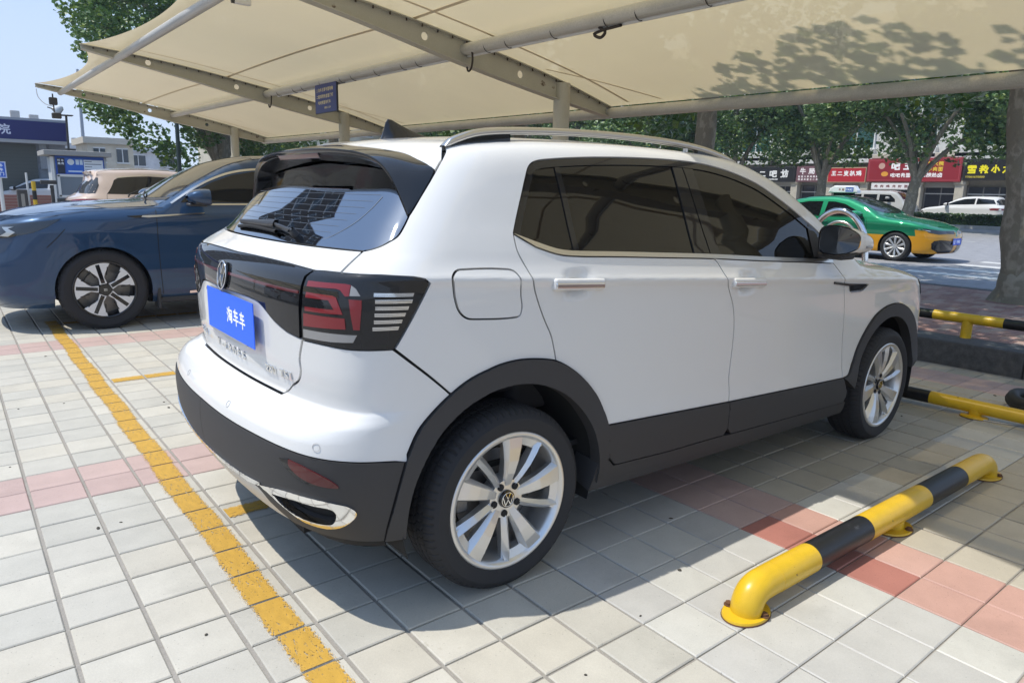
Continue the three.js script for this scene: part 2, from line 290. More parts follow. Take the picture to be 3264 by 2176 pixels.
const fabricSeam = MP({ color: lin(0.60, 0.51, 0.36), roughness: 0.85, transmission: 0.08, thickness: 0, side: THREE.DoubleSide });
const beamZ = [5.6, 0.6, -4.4, -9.35, -14.6], tilt = z => -0.0125 * (z + 9.35);
const yBot = spline([[1.36, 2.935], [1.75, 2.862], [2.5, 2.728], [3.55, 2.515], [4.7, 2.315], [5.47, 2.20]]), yTop = spline([[1.36, 2.975], [1.75, 2.945], [2.5, 2.862], [3.6, 2.695], [4.75, 2.475], [5.47, 2.29]]);
const canopy = thing('carport_canopy', 'cream fabric carport canopy on cantilever steel beams over the cars', 'canopy');
beamZ.forEach((z, k) => {
  const dy = tilt(z), xs = Array.from({ length: 25 }, (_, i) => lerp(1.37, 5.47, i / 24)), sh = new THREE.Shape([...xs.map(x => new THREE.Vector2(x, yBot(x) + dy)), ...xs.slice().reverse().map(x => new THREE.Vector2(x, yTop(x) + dy))]);
  for (const x of [2.11, 3.21, 4.26]) { const h = new THREE.Path(); h.absarc(x, (yBot(x) + yTop(x)) / 2 + dy + 0.005, 0.034, 0, Math.PI * 2, true); sh.holes.push(h); }
  const web = new THREE.ExtrudeGeometry(sh, { depth: 0.012, bevelEnabled: false, curveSegments: 16 }).translate(0, 0, z - 0.006);
  const fl = (f, t) => gridGeo([-1, 1].flatMap(s => [[s * 0.05, 0]]).map(([q]) => xs.map(x => [x, f(x) + dy + t, z + q])));
  const plate = (f, t) => { const a = xs.map(x => [x, f(x) + dy, z - 0.05]), b = xs.map(x => [x, f(x) + dy, z + 0.05]), c = xs.map(x => [x, f(x) + dy + t, z + 0.05]), d = xs.map(x => [x, f(x) + dy + t, z - 0.05]); return merge([gridGeo([a, b]), gridGeo([b, c]), gridGeo([c, d]), gridGeo([d, a])].map(g => { const q = g.toNonIndexed(); q.computeVertexNormals(); return q; })); };
  const beam = mesh('beam', metreUV(merge([web, plate(yBot, -0.009), plate(yTop, 0.009)]), 0.55, k * 0.3), steelPaint, canopy);
  const bolts = []; for (let i = 0; i < 26; i++) { const x = 1.5 + i * 0.152; bolts.push(cyl(0.008, 0.006, 0.022, 6, x, yTop(x) + dy - 0.012, z + 0.03)); } mesh('bolt', bolts, M({ color: lin(0.06, 0.045, 0.035), roughness: 0.8 }), beam).userData.kind = 'stuff';
  const px = 4.80, ph = yTop(px) + dy; mesh('post', metreUV(merge([cyl(0.082, 0.082, ph, 28, px, ph / 2, z), cyl(0.11, 0.11, 0.02, 28, px, 0.012, z), box(0.02, 0.2, 0.16, px, ph - 0.12, z)]), 0.5, k * 0.2), steelPaint, canopy);
});
const sagY = (x, z) => yTop(x) + tilt(z) + 0.024;
function rearX(z) { for (let i = 0; i < beamZ.length - 1; i++) if (z <= beamZ[i] + 1e-6 && z >= beamZ[i + 1] - 1e-6) { const t = (beamZ[i] - z) / (beamZ[i] - beamZ[i + 1]), q = 1 - (2 * t - 1) ** 2; return 1.355 + 0.36 * Math.pow(q, 0.85); } return 1.36; }
for (let i = 0; i < beamZ.length - 1; i++) {
  const rows = [], n = 40, m = 36, uv = []; for (let a = 0; a <= n; a++) { const z = lerp(beamZ[i], beamZ[i + 1], a / n), x0 = rearX(z), r = []; for (let b = 0; b <= m; b++) { const x = lerp(x0, 5.50, b / m), q = Math.sin(a / n * Math.PI); r.push([x, sagY(x, z) + 0.03 * q * Math.sin((x - 1.36) / 4.1 * Math.PI) - (b === 0 ? 0.012 : 0) + 0.02 * q * Math.max(0, 1 - b / 5), z]); uv.push(x * 0.21, z * 0.21); } rows.push(r); }
  const g = gridGeo(rows); g.setAttribute('uv', new THREE.Float32BufferAttribute(uv, 2)); mesh('fabric_panel', g, fabric, canopy);
  const strip = (f, w) => { const r = [-w / 2, w / 2].map(o => Array.from({ length: 33 }, (_, k) => f(k / 32, o))); return gridGeo(r); };
  const z0 = beamZ[i], z1 = beamZ[i + 1], fy = (x, z) => { const q = Math.sin((z - z0) / (z1 - z0) * Math.PI); return sagY(x, z) + 0.03 * q * Math.sin((x - 1.36) / 4.1 * Math.PI) - 0.004; };
  mesh('fabric_seam', [strip((t, o) => { const z = lerp(z0, z1, t), x = 3.10 + o; return [x, fy(x, z), z]; }, 0.035), strip((t, o) => { const x = lerp(1.9, 5.42, t), z = z1 + 0.32 + o; return [x, fy(x, z), z]; }, 0.035), strip((t, o) => { const x = lerp(4.5, 5.42, t), z = z1 + lerp(0.1, 0.75, t) + o; return [x, fy(x, z), z]; }, 0.03)], fabricSeam, canopy);
}
const purlin = (x, y, r, uvk) => { const a = V(x, y + tilt(6), 6), b = V(x, y + tilt(-14.75), -14.75); return metreUV(rod(a, b, r, r, 20), uvk); };
mesh('purlin', purlin(1.76, 2.872, 0.046, 0.45), tubePaint, canopy); mesh('purlin', purlin(3.62, 2.622, 0.050, 0.45), tubePaint, canopy); mesh('purlin', purlin(5.47, 2.235, 0.055, 0.45), tubePaint, canopy);
{ // conduit strapped under the middle purlin, with hooks
  const a = V(3.66, 2.575 + tilt(5), 5), b = V(3.66, 2.575 + tilt(-9), -9); mesh('conduit', rod(a, b, 0.016, 0.016, 10), M({ color: lin(0.62, 0.62, 0.6), roughness: 0.5 }), canopy);
  const st = []; for (let i = 0; i < 26; i++) { const z = 3 - i * 0.47 - (i % 3) * 0.09; st.push(new THREE.TorusGeometry(0.056, 0.0035, 6, 24).translate(3.63, 2.616 + tilt(z), z)); } const s = mesh('strap', st, CM_dark(), canopy); s.userData.kind = 'stuff';
  const hm = M({ color: lin(0.03, 0.022, 0.018), roughness: 0.7 });
  for (const z of [-4.25, -9.1]) mesh('hook', tube([[3.60, 2.60 + tilt(z), z], [3.59, 2.50 + tilt(z), z + 0.02], [3.58, 2.44 + tilt(z), z + 0.01], [3.575, 2.425 + tilt(z), z - 0.02], [3.57, 2.46 + tilt(z), z - 0.035]], 0.009, 8, 30), hm, canopy);
  { const z = -2.72; mesh('hook', tube([[3.62, 2.57 + tilt(z), z], [3.62, 2.53 + tilt(z), z + 0.06], [3.62, 2.50 + tilt(z), z + 0.02], [3.62, 2.53 + tilt(z), z - 0.05], [3.62, 2.545 + tilt(z), z + 0.02], [3.63, 2.555 + tilt(z), z + 0.20]], 0.011, 8, 40), hm, canopy); }
}
function CM_dark() { return M({ color: lin(0.05, 0.048, 0.045), roughness: 0.7 }); }
{ // notice board hanging from the purlin
  const t = canvasTex(768, 440, (c, w, h) => { c.fillStyle = '#232f6e'; c.fillRect(0, 0, w, h); c.strokeStyle = '#cdbf8a'; const row = (ks, x, y, s, lw) => ks.forEach((k, i) => glyph(c, k, x + i * s * 1.18, y, s, lw)); row(['er', 'long', 'che', 'wang', 'lang', 'niu', 'mian', 'bei', 'ju'], 50, 60, 58, 7); row(['er', 'pei', 'xian', 'lao', 're', 'lu', 'mian', 'men', 'ting'], 50, 160, 58, 7); row(['chi', 'ba', 'yuan', 'mian', 'bei', 'ting', 'che'], 110, 255, 56, 7); row(['long', 'ju', 'san', 'er', 'wang', 'da'], 330, 350, 34, 5); });
  const b = thing('notice_board', 'dark blue notice board with pale lettering hanging from the carport purlin', 'sign', [3.60, 2.395 + 0.0, -7.28]);
  mesh('board', rbox(0.02, 0.345, 0.62, 0.004), M({ color: lin(0.018, 0.02, 0.03), roughness: 0.4 }), b); mesh('board_face', new THREE.PlaneGeometry(0.60, 0.33).rotateY(-Math.PI / 2).translate(-0.0125, 0, 0), M({ map: t, roughness: 0.4 }), b);
  for (const z of [-0.25, 0.25]) mesh('hanger', rod([0, 0.17, z], [0.02, 0.24, z], 0.004), CM_dark(), b);
}
{ // spotlights clamped under the tip of the last beam, security camera under the near fabric
  const s = thing('spotlight', 'small black spotlights hanging under the tip of the farthest carport beam', 'spotlight', [1.62, 2.88, -14.62]);
  mesh('lamp_head', rbox(0.13, 0.13, 0.10, 0.02, 0, -0.11, 0), CM_dark(), s); mesh('lamp_head', rbox(0.15, 0.10, 0.10, 0.02, 0.03, -0.36, 0), CM_dark(), s); mesh('bracket', [rod([0, 0.02, 0], [0, -0.30, 0], 0.012), rod([0, -0.25, 0], [-0.10, -0.22, 0], 0.01)], CM_dark(), s); mesh('cable', tube([[-0.24, 0.08, 0], [-0.22, -0.06, 0], [-0.12, -0.17, 0], [0, -0.2, 0]], 0.006, 6), M({ color: lin(0.5, 0.5, 0.5), roughness: 0.6 }), s);
  const c = thing('security_camera', 'small white camera with black lens under the canopy at the top edge', 'camera', [2.02, 2.86, -5.38]);
  mesh('camera_body', rbox(0.14, 0.05, 0.05, 0.012, 0, 0, 0), M({ color: lin(0.7, 0.7, 0.68), roughness: 0.4 }), c); mesh('camera_lens', cyl(0.02, 0.022, 0.03, 16).rotateZ(Math.PI / 2).translate(-0.075, -0.004, 0), CM_dark(), c); mesh('camera_arm', rod([0.02, 0.02, 0], [0.03, 0.12, 0], 0.008), CM_dark(), c);
}
// ---------------------------------------------------------------- yellow and black pipe barriers
const scuff = tex(512, 512, (u, v) => { const n = noiseAt(u, v, 5, 9, 81), m = noiseAt(u, v, 4, 34, 83), k = clamp((n + m - 0.42) * 8, 0, 1), c = 0.95 + n * 0.08 + (rnd() - 0.5) * 0.03; return [lerp(c, 0.25, k), lerp(c, 0.2, k), lerp(c, 0.16, k)]; });
const scratch = tex(512, 512, (u, v) => { const n = noiseAt(u, v, 5, 7, 87), m = noiseAt(u, v, 4, 30, 89), k = clamp((m + n * 0.5 - 0.22) * 4, 0, 1), c = 0.36 + n * 0.1; return [lerp(c, 1, k), lerp(c, 1, k), lerp(c * 1.05, 1, k)]; });
const barYellow = M({ color: lin(0.72, 0.46, 0.02), map: scuff, roughness: 0.32 }), barBlack = M({ color: lin(0.075, 0.078, 0.085), map: scratch, roughness: 0.38 }), rustM = M({ color: lin(0.16, 0.075, 0.035), map: grainTex, roughness: 0.9 });
{
  const b = thing('parking_barrier', 'low yellow and black pipe barrier bolted to the pavers beside the white car', 'barrier', [0, 0, -0.064], -0.012);
  const r = 0.0515, y = 0.083, cut = [2.13, 2.515, 3.03, 3.41];
  const bend = new THREE.CatmullRomCurve3([V(1.765, 0.0, 0), V(1.765, 0.018, 0), V(1.768, 0.04, 0), V(1.785, 0.066, 0), V(1.815, 0.080, 0), V(1.86, y, 0), V(1.92, y, 0)], false, 'centripetal');
  mesh('pipe_bend', metreUV(new THREE.TubeGeometry(bend, 40, r, 24), 2), barYellow, b);
  const seg = (x0, x1, m, n) => mesh('pipe', metreUV(rod([x0, y, 0], [x1, y, 0], r + n, r + n, 28), 2, x0), m, b);
  seg(1.90, cut[0], barYellow, 0.0006); seg(cut[0], cut[1], barBlack, 0); seg(cut[1], cut[2], barYellow, 0.0006); seg(cut[2], cut[3], barBlack, 0); seg(cut[3], 3.66, barYellow, 0.0006);
  const bend2 = new THREE.CatmullRomCurve3([V(3.64, y, 0), V(3.70, y - 0.002, 0), V(3.745, y - 0.016, 0), V(3.77, 0.045, 0), V(3.778, 0.01, 0)], false, 'centripetal'); mesh('pipe_bend', metreUV(new THREE.TubeGeometry(bend2, 30, r, 24), 2), barYellow, b);
  for (const x of [1.765, 2.80, 3.785]) {
    const f = mesh('foot_plate', merge([new THREE.CylinderGeometry(0.092, 0.095, 0.009, 36).scale(1, 1, 0.72).translate(x, 0.0075, 0)]), barYellow, b); if (x === 2.80) mesh('stub', cyl(0.040, 0.036, 0.06, 20, x, 0.035, 0), barYellow, b);
    mesh('rust_edge', new THREE.CylinderGeometry(0.0955, 0.097, 0.004, 36).scale(1, 1, 0.725).translate(x, 0.0028, 0), rustM, f);
    for (const s of [-1, 1]) mesh('bolt', [cyl(0.012, 0.012, 0.012, 6, x + s * 0.02, 0.017, s * 0.054), cyl(0.016, 0.016, 0.003, 14, x + s * 0.02, 0.0135, s * 0.054)], rustM, f);
  }
}
{
  const b = thing('wheel_stop', 'yellow and black pipe wheel stop in front of the white car', 'barrier', [4.86, 0, 0], 0.012), y = 0.066, r = 0.042;
  const seg = (z0, z1, m) => mesh('pipe', metreUV(rod([0, y, z0], [0, y, z1], r, r, 24), 2), m, b);
  seg(-2.35, -2.0, barYellow); seg(-2.0, -1.62, barBlack); seg(-1.62, -1.1, barYellow); seg(-1.1, -0.70, barBlack); seg(-0.70, 0.15, barYellow);
  for (const z of [-1.9, -0.43]) { const f = mesh('foot_plate', merge([new THREE.CylinderGeometry(0.075, 0.08, 0.01, 30).scale(0.8, 1, 1).translate(-0.02, 0.008, z), cyl(0.036, 0.045, 0.05, 18, 0, 0.03, z)]), barYellow, b); mesh('rust_edge', new THREE.CylinderGeometry(0.0805, 0.082, 0.004, 30).scale(0.8, 1, 1).translate(-0.02, 0.003, z), rustM, f); }
}
{
  const b = thing('kerb_rail', 'yellow and black pipe rail standing on the dark kerb', 'barrier', [6.60, 0.2, 0]), y = 0.165, r = 0.043;
  const seg = (z0, z1, m) => mesh('pipe', metreUV(rod([0, y, z0], [0, y, z1], r, r, 20), 2), m, b);
  const cuts = [0.6, 0.25, -0.30, -0.86, -1.40, -1.96, -2.5, -3.06, -3.6, -4.16, -4.7, -5.2]; for (let i = 0; i < cuts.length - 1; i++) seg(cuts[i], cuts[i + 1], i % 2 ? barYellow : barBlack);
  for (const z of [-0.1 + 0.4, -1.13, -2.6, -4.05]) mesh('rail_post', cyl(0.042, 0.042, 0.165, 18, 0, 0.0825, z), barYellow, b);
}
{ // coil of black corrugated hose by the wheel stop
  const h = thing('hose_coil', 'coil of black corrugated hose lying on the pavers near the kerb', 'hose', [5.33, 0, -0.20]), pts = [];
  for (let i = 0; i <= 90; i++) { const a = i / 90 * Math.PI * 4.3; pts.push(V(Math.cos(a) * (0.155 + 0.02 * Math.sin(a * 0.7)), 0.04 + i * 0.0006 + 0.008 * Math.sin(a * 3), Math.sin(a) * (0.165 + 0.015 * Math.cos(a * 1.3)))); }
  mesh('hose', tube(pts, 0.036, 14, 220), M({ color: lin(0.02, 0.021, 0.022), roughness: 0.6, bumpMap: tex(64, 8, (u) => { const c = 0.5 + 0.5 * Math.sin(u * Math.PI * 2 * 16); return [c, c, c]; }, false), bumpScale: 0.006 }), h);
  const w = thing('cable', 'thin pale cable lying on the pavers by the wheel stop', 'cable'); mesh('wire', tube([[4.80, 0.006, -0.38], [4.84, 0.006, -0.25], [4.93, 0.006, -0.15], [5.0, 0.006, -0.06], [5.06, 0.006, 0.08]], 0.005, 6, 40), M({ color: lin(0.45, 0.43, 0.4), roughness: 0.7 }), w);
}
// ---------------------------------------------------------------- car bodies: a smooth closed surface cut into panels
function spline(pts) {
  const n = pts.length, x = pts.map(p => p[0]), y = pts.map(p => p[1]), d = [], m = new Array(n).fill(0);
  for (let i = 0; i < n - 1; i++) d.push((y[i + 1] - y[i]) / (x[i + 1] - x[i]));
  m[0] = d[0]; m[n - 1] = d[n - 2];
  for (let i = 1; i < n - 1; i++) if (d[i - 1] * d[i] > 0) { const a = x[i] - x[i - 1], b = x[i + 1] - x[i], w1 = 2 * b + a, w2 = b + 2 * a; m[i] = (w1 + w2) / (w1 / d[i - 1] + w2 / d[i]); }
  return t => {
    if (t <= x[0]) return y[0] + (t - x[0]) * m[0];
    if (t >= x[n - 1]) return y[n - 1] + (t - x[n - 1]) * m[n - 1];
    let i = 0; while (t > x[i + 1]) i++;
    const h = x[i + 1] - x[i], u = (t - x[i]) / h, v = 1 - u;
    return y[i] * (1 + 2 * u) * v * v + m[i] * h * u * v * v + y[i + 1] * u * u * (3 - 2 * u) - m[i + 1] * h * u * u * v;
  };
}
const smax = (a, b, k) => { const h = Math.max(k - Math.abs(a - b), 0) / k; return Math.max(a, b) + h * h * h * k / 6; };
const bell = (u) => { const q = Math.max(0, 1 - u * u); return q * q; };
class Body {
  constructor(o) { Object.assign(this, { XC: -0.10, ZC: 0.50, LC: 0.40, XF: 3.05, kf: 0.25, ktop: 0.1, fz: [0.2, 0.15], bumps: [] }, o); for (const k of ['yt', 'sec', 'plan', 'planU', 'shf', 'xr', 'xf', 'kc']) this[k] = spline(o[k]); this.LS = this.XF - this.XC; this.S1 = this.ZC + this.LC; this.S2 = this.S1 + this.LS; this.S3 = this.S2 + this.LC; this.S4 = this.S3 + this.ZC; }
  f(x, y, z) {
    z = Math.abs(z);
    const ys = y - this.slope * (1 - x) * this.shf(y);
    let zs = this.sec(ys) + this.plan(x) + this.planU(x) * clamp((ys - 0.95) / 0.4, 0, 1.3);
    let c = this.xr(y) + this.c1 * z * z + this.c2 * z ** 4;
    for (const b of this.bumps) { if (b.side) zs -= b.d * bell((x - b.side[0]) / b.side[2]) * bell((y - b.side[1]) / b.side[3]); else c += b.d * bell(z / b.rear[1]) * bell((y - b.rear[0]) / b.rear[2]); }
    const a = z - zs, bt = y - (this.yt(x) - this.crown * z * z), e = x - (this.xf(y) - this.fz[0] * z * z - this.fz[1] * z ** 4);
    return smax(smax(smax(a, c - x, this.kc(y)), e, this.kf), bt, this.ktop);
  }
  hit(ox, oy, oz, dx, dy, dz, far = 2.2) {
    let lo = 0, hi = far; for (let i = 0; i < 30; i++) { const m = (lo + hi) / 2; this.f(ox + dx * m, oy + dy * m, oz + dz * m) < 0 ? lo = m : hi = m; }
    return V(ox + dx * lo, oy + dy * lo, oz + dz * lo);
  }
  grad(p) { const e = 0.0015, f = (x, y, z) => this.f(x, y, z); return V(f(p.x + e, p.y, p.z) - f(p.x - e, p.y, p.z), f(p.x, p.y + e, p.z) - f(p.x, p.y - e, p.z), f(p.x, p.y, p.z + e) - f(p.x, p.y, p.z - e)).normalize(); }
  wrap(s, y) { // round the car: s = 0 at the tail, along the side, to the nose; negative on the other side
    const sg = s < 0 ? -1 : 1; s = Math.abs(s); let p; const { XC, ZC, LC, XF, S1, S2, S3 } = this;
    if (s < ZC) p = this.hit(XC, y, s, -1, 0, 0);
    else if (s < S1) { const a = (s - ZC) / LC * Math.PI / 2; p = this.hit(XC, y, ZC, -Math.cos(a), 0, Math.sin(a)); }
    else if (s < S2) p = this.hit(XC + s - S1, y, ZC, 0, 0, 1);
    else if (s < S3) { const a = (s - S2) / LC * Math.PI / 2; p = this.hit(XF, y, ZC, Math.sin(a), 0, Math.cos(a)); }
    else p = this.hit(XF, y, ZC - (s - S3), 1, 0, 0);
    p.z *= sg; return p;
  }
  top(x, z) { return this.hit(x, this.y0 || 0.6, z, 0, 1, 0); }
  sAt(x, y) { // s of a side point given its x
    if (x >= this.XC && x <= this.XF) return this.S1 + x - this.XC;
    let lo = x < 0 ? this.ZC : this.S2, hi = x < 0 ? this.S1 : this.S3;
    for (let i = 0; i < 24; i++) { const m = (lo + hi) / 2; this.wrap(m, y).x < x ? lo = m : hi = m; }
    return (lo + hi) / 2;
  }
}
const curve = (pts, n = 6) => { if (pts.length < 3) return pts; const c = new THREE.CatmullRomCurve3(pts.map(p => V(p[0], p[1], 0)), false, 'centripetal'); return c.getPoints((pts.length - 1) * n).map(v => [v.x, v.y]); };
const area2 = p => { let a = 0; for (let i = 0; i < p.length; i++) { const q = p[(i + 1) % p.length]; a += p[i][0] * q[1] - q[0] * p[i][1]; } return a / 2; };
function tidy(p) { const o = []; for (const q of p) { const l = o[o.length - 1]; if (!l || Math.hypot(l[0] - q[0], l[1] - q[1]) > 1e-5) o.push(q); } if (Math.hypot(o[0][0] - o[o.length - 1][0], o[0][1] - o[o.length - 1][1]) < 1e-5) o.pop(); return o; }
function resample(p, st) { const o = []; for (let i = 0; i < p.length; i++) { const a = p[i], b = p[(i + 1) % p.length], n = Math.max(1, Math.ceil(Math.hypot(b[0] - a[0], b[1] - a[1]) / st)); for (let k = 0; k < n; k++) o.push([lerp(a[0], b[0], k / n), lerp(a[1], b[1], k / n)]); } return o; }
function inset(p, d) {
  const n = p.length, o = []; for (let i = 0; i < n; i++) {
    const a = p[(i + n - 1) % n], b = p[i], c = p[(i + 1) % n]; let n1 = [-(b[1] - a[1]), b[0] - a[0]], n2 = [-(c[1] - b[1]), c[0] - b[0]]; const l1 = Math.hypot(...n1) || 1, l2 = Math.hypot(...n2) || 1;
    n1 = [n1[0] / l1, n1[1] / l1]; n2 = [n2[0] / l2, n2[1] / l2]; let m = [n1[0] + n2[0], n1[1] + n2[1]]; const l = Math.hypot(...m); if (l < 0.3) m = n1; else { const k = Math.min(1.6, 2 / l) / l; m = [m[0] * k, m[1] * k]; }
    o.push([b[0] + m[0] * d, b[1] + m[1] * d]);
  } return o;
}
function clipHalf(p, ax, v, keepLess) { const o = []; for (let i = 0; i < p.length; i++) { const a = p[i], b = p[(i + 1) % p.length], ia = keepLess ? a[ax] <= v : a[ax] >= v, ib = keepLess ? b[ax] <= v : b[ax] >= v; if (ia) o.push(a); if (ia !== ib) { const t = (v - a[ax]) / (b[ax] - a[ax]); const q = [lerp(a[0], b[0], t), lerp(a[1], b[1], t)]; q[ax] = v; o.push(q); } } return o; }
function inside(p, x, y) { let c = false; for (let i = 0, j = p.length - 1; i < p.length; j = i++) if ((p[i][1] > y) !== (p[j][1] > y) && x < (p[j][0] - p[i][0]) * (y - p[i][1]) / (p[j][1] - p[i][1]) + p[i][0]) c = !c; return c; }
// a panel: a 2D outline mapped onto the body, with turned-in edges
function panel(body, poly, o = {}) {
  const { step = 0.03, stepV = step, off = 0, gap = 0.0029, flange = 0.018, top = false, holes = [], dome = 0 } = o;
  const at = top ? (u, v) => body.top(u, v) : (u, v) => body.wrap(u, v);
  let p = tidy(poly); if (area2(p) < 0) p = p.reverse();
  p = resample(inset(p, gap), Math.min(step, 0.03) * 0.7);
  const rims = [p];
  for (let h of holes) { h = tidy(h); if (area2(h) < 0) h = h.reverse(); h = resample(inset(h, -gap), step * 0.7); h.reverse(); rims.push(h);
    let bi = 0, bj = 0, bd = 1e9; for (let i = 0; i < p.length; i++) for (let j = 0; j < h.length; j++) { const d = (p[i][0] - h[j][0]) ** 2 + (p[i][1] - h[j][1]) ** 2; if (d < bd) { bd = d; bi = i; bj = j; } }
    p = [...p.slice(0, bi + 1), ...h.slice(bj), ...h.slice(0, bj + 1), ...p.slice(bi)]; }
  const pos = [], nor = [], uv = [], idx = [], seen = new Map();
  const vert = (u, v) => {
    const k = Math.round(u * 1e5) + '_' + Math.round(v * 1e5); if (seen.has(k)) return seen.get(k);
    const q = at(u, v), n = body.grad(q); let e = off; if (dome) { let dm = 1e9; for (let i = 0; i < p.length; i++) dm = Math.min(dm, Math.hypot(p[i][0] - u, p[i][1] - v)); e += dome * Math.min(1, dm / (dome * 3)); }
    q.addScaledVector(n, e); pos.push(q.x, q.y, q.z); nor.push(n.x, n.y, n.z); uv.push(u, v); const id = pos.length / 3 - 1; seen.set(k, id); return id;
  };
  const xs = p.map(q => q[0]), ys = p.map(q => q[1]), x0 = Math.min(...xs), x1 = Math.max(...xs), y0 = Math.min(...ys), y1 = Math.max(...ys);
  const nx = Math.max(1, Math.ceil((x1 - x0) / step)), ny = Math.max(1, Math.ceil((y1 - y0) / stepV)), dx = (x1 - x0) / nx, dy = (y1 - y0) / ny;
  const cut = new Uint8Array(nx * ny);
  for (let i = 0; i < p.length; i++) { const a = p[i], b = p[(i + 1) % p.length]; const ia = clamp(Math.floor((Math.min(a[0], b[0]) - x0) / dx - 1e-9), 0, nx - 1), ib = clamp(Math.floor((Math.max(a[0], b[0]) - x0) / dx + 1e-9), 0, nx - 1), ja = clamp(Math.floor((Math.min(a[1], b[1]) - y0) / dy - 1e-9), 0, ny - 1), jb = clamp(Math.floor((Math.max(a[1], b[1]) - y0) / dy + 1e-9), 0, ny - 1); for (let i2 = ia; i2 <= ib; i2++) for (let j2 = ja; j2 <= jb; j2++) cut[j2 * nx + i2] = 1; }
  for (let i = 0; i < nx; i++) {
    const cx0 = x0 + i * dx, cx1 = cx0 + dx; let col = null;
    for (let j = 0; j < ny; j++) {
      const cy0 = y0 + j * dy, cy1 = cy0 + dy;
      if (!cut[j * nx + i]) { if (inside(p, cx0 + dx / 2, cy0 + dy / 2)) { const a = vert(cx0, cy0), b = vert(cx1, cy0), c = vert(cx1, cy1), d = vert(cx0, cy1); idx.push(a, b, c, a, c, d); } continue; }
      col ||= clipHalf(clipHalf(p, 0, cx0, false), 0, cx1, true); if (col.length < 3) continue;
      const q = tidy2(clipHalf(clipHalf(col, 1, cy0, false), 1, cy1, true)); if (q.length < 3) continue;
      for (const t of THREE.ShapeUtils.triangulateShape(q.map(r => new THREE.Vector2(...r)), [])) idx.push(vert(...q[t[0]]), vert(...q[t[1]]), vert(...q[t[2]]));
    }
  }
  if (flange) for (const r of rims) {
    const ids = r.map(q => vert(...q));
    for (let i = 0; i < r.length; i++) {
      const a = ids[i], b = ids[(i + 1) % r.length], A = V(pos[3 * a], pos[3 * a + 1], pos[3 * a + 2]), B = V(pos[3 * b], pos[3 * b + 1], pos[3 * b + 2]), nA = V(nor[3 * a], nor[3 * a + 1], nor[3 * a + 2]), nB = V(nor[3 * b], nor[3 * b + 1], nor[3 * b + 2]);
      const C = B.clone().addScaledVector(nB, -flange), D = A.clone().addScaledVector(nA, -flange), n = B.clone().sub(A).cross(nA).normalize(), base = pos.length / 3;
      for (const q of [A, B, C, D]) { pos.push(q.x, q.y, q.z); nor.push(n.x, n.y, n.z); uv.push(0, 0); }
      idx.push(base, base + 1, base + 2, base, base + 2, base + 3);
    }
  }
  // make every face agree with its normal
  for (let i = 0; i < idx.length; i += 3) {
    const [a, b, c] = [idx[i], idx[i + 1], idx[i + 2]], ux = pos[3 * b] - pos[3 * a], uy = pos[3 * b + 1] - pos[3 * a + 1], uz = pos[3 * b + 2] - pos[3 * a + 2], vx = pos[3 * c] - pos[3 * a], vy = pos[3 * c + 1] - pos[3 * a + 1], vz = pos[3 * c + 2] - pos[3 * a + 2];
    if ((uy * vz - uz * vy) * nor[3 * a] + (uz * vx - ux * vz) * nor[3 * a + 1] + (ux * vy - uy * vx) * nor[3 * a + 2] < 0) { idx[i + 1] = c; idx[i + 2] = b; }
  }
  const g = new THREE.BufferGeometry(); g.setAttribute('position', new THREE.Float32BufferAttribute(pos, 3)); g.setAttribute('normal', new THREE.Float32BufferAttribute(nor, 3)); g.setAttribute('uv', new THREE.Float32BufferAttribute(uv, 2)); g.setIndex(idx); return g;
}
function tidy2(p) { const o = []; for (const q of p) { const l = o[o.length - 1]; if (!l || Math.abs(l[0] - q[0]) + Math.abs(l[1] - q[1]) > 2e-5) o.push(q); } while (o.length > 1 && Math.abs(o[0][0] - o[o.length - 1][0]) + Math.abs(o[0][1] - o[o.length - 1][1]) < 2e-5) o.pop(); return o; }
function flipZ(g) { const q = g.clone(), p = q.attributes.position, n = q.attributes.normal; for (let i = 0; i < p.count; i++) { p.setZ(i, -p.getZ(i)); n.setZ(i, -n.getZ(i)); } if (q.index) { const a = q.index.array; for (let i = 0; i < a.length; i += 3) { const t = a[i + 1]; a[i + 1] = a[i + 2]; a[i + 2] = t; } } else for (let i = 0; i < p.count; i += 3) for (const at of Object.values(q.attributes)) for (let k = 0; k < at.itemSize; k++) { const A = at.array, s = at.itemSize, t = A[(i + 1) * s + k]; A[(i + 1) * s + k] = A[(i + 2) * s + k]; A[(i + 2) * s + k] = t; } return q; }
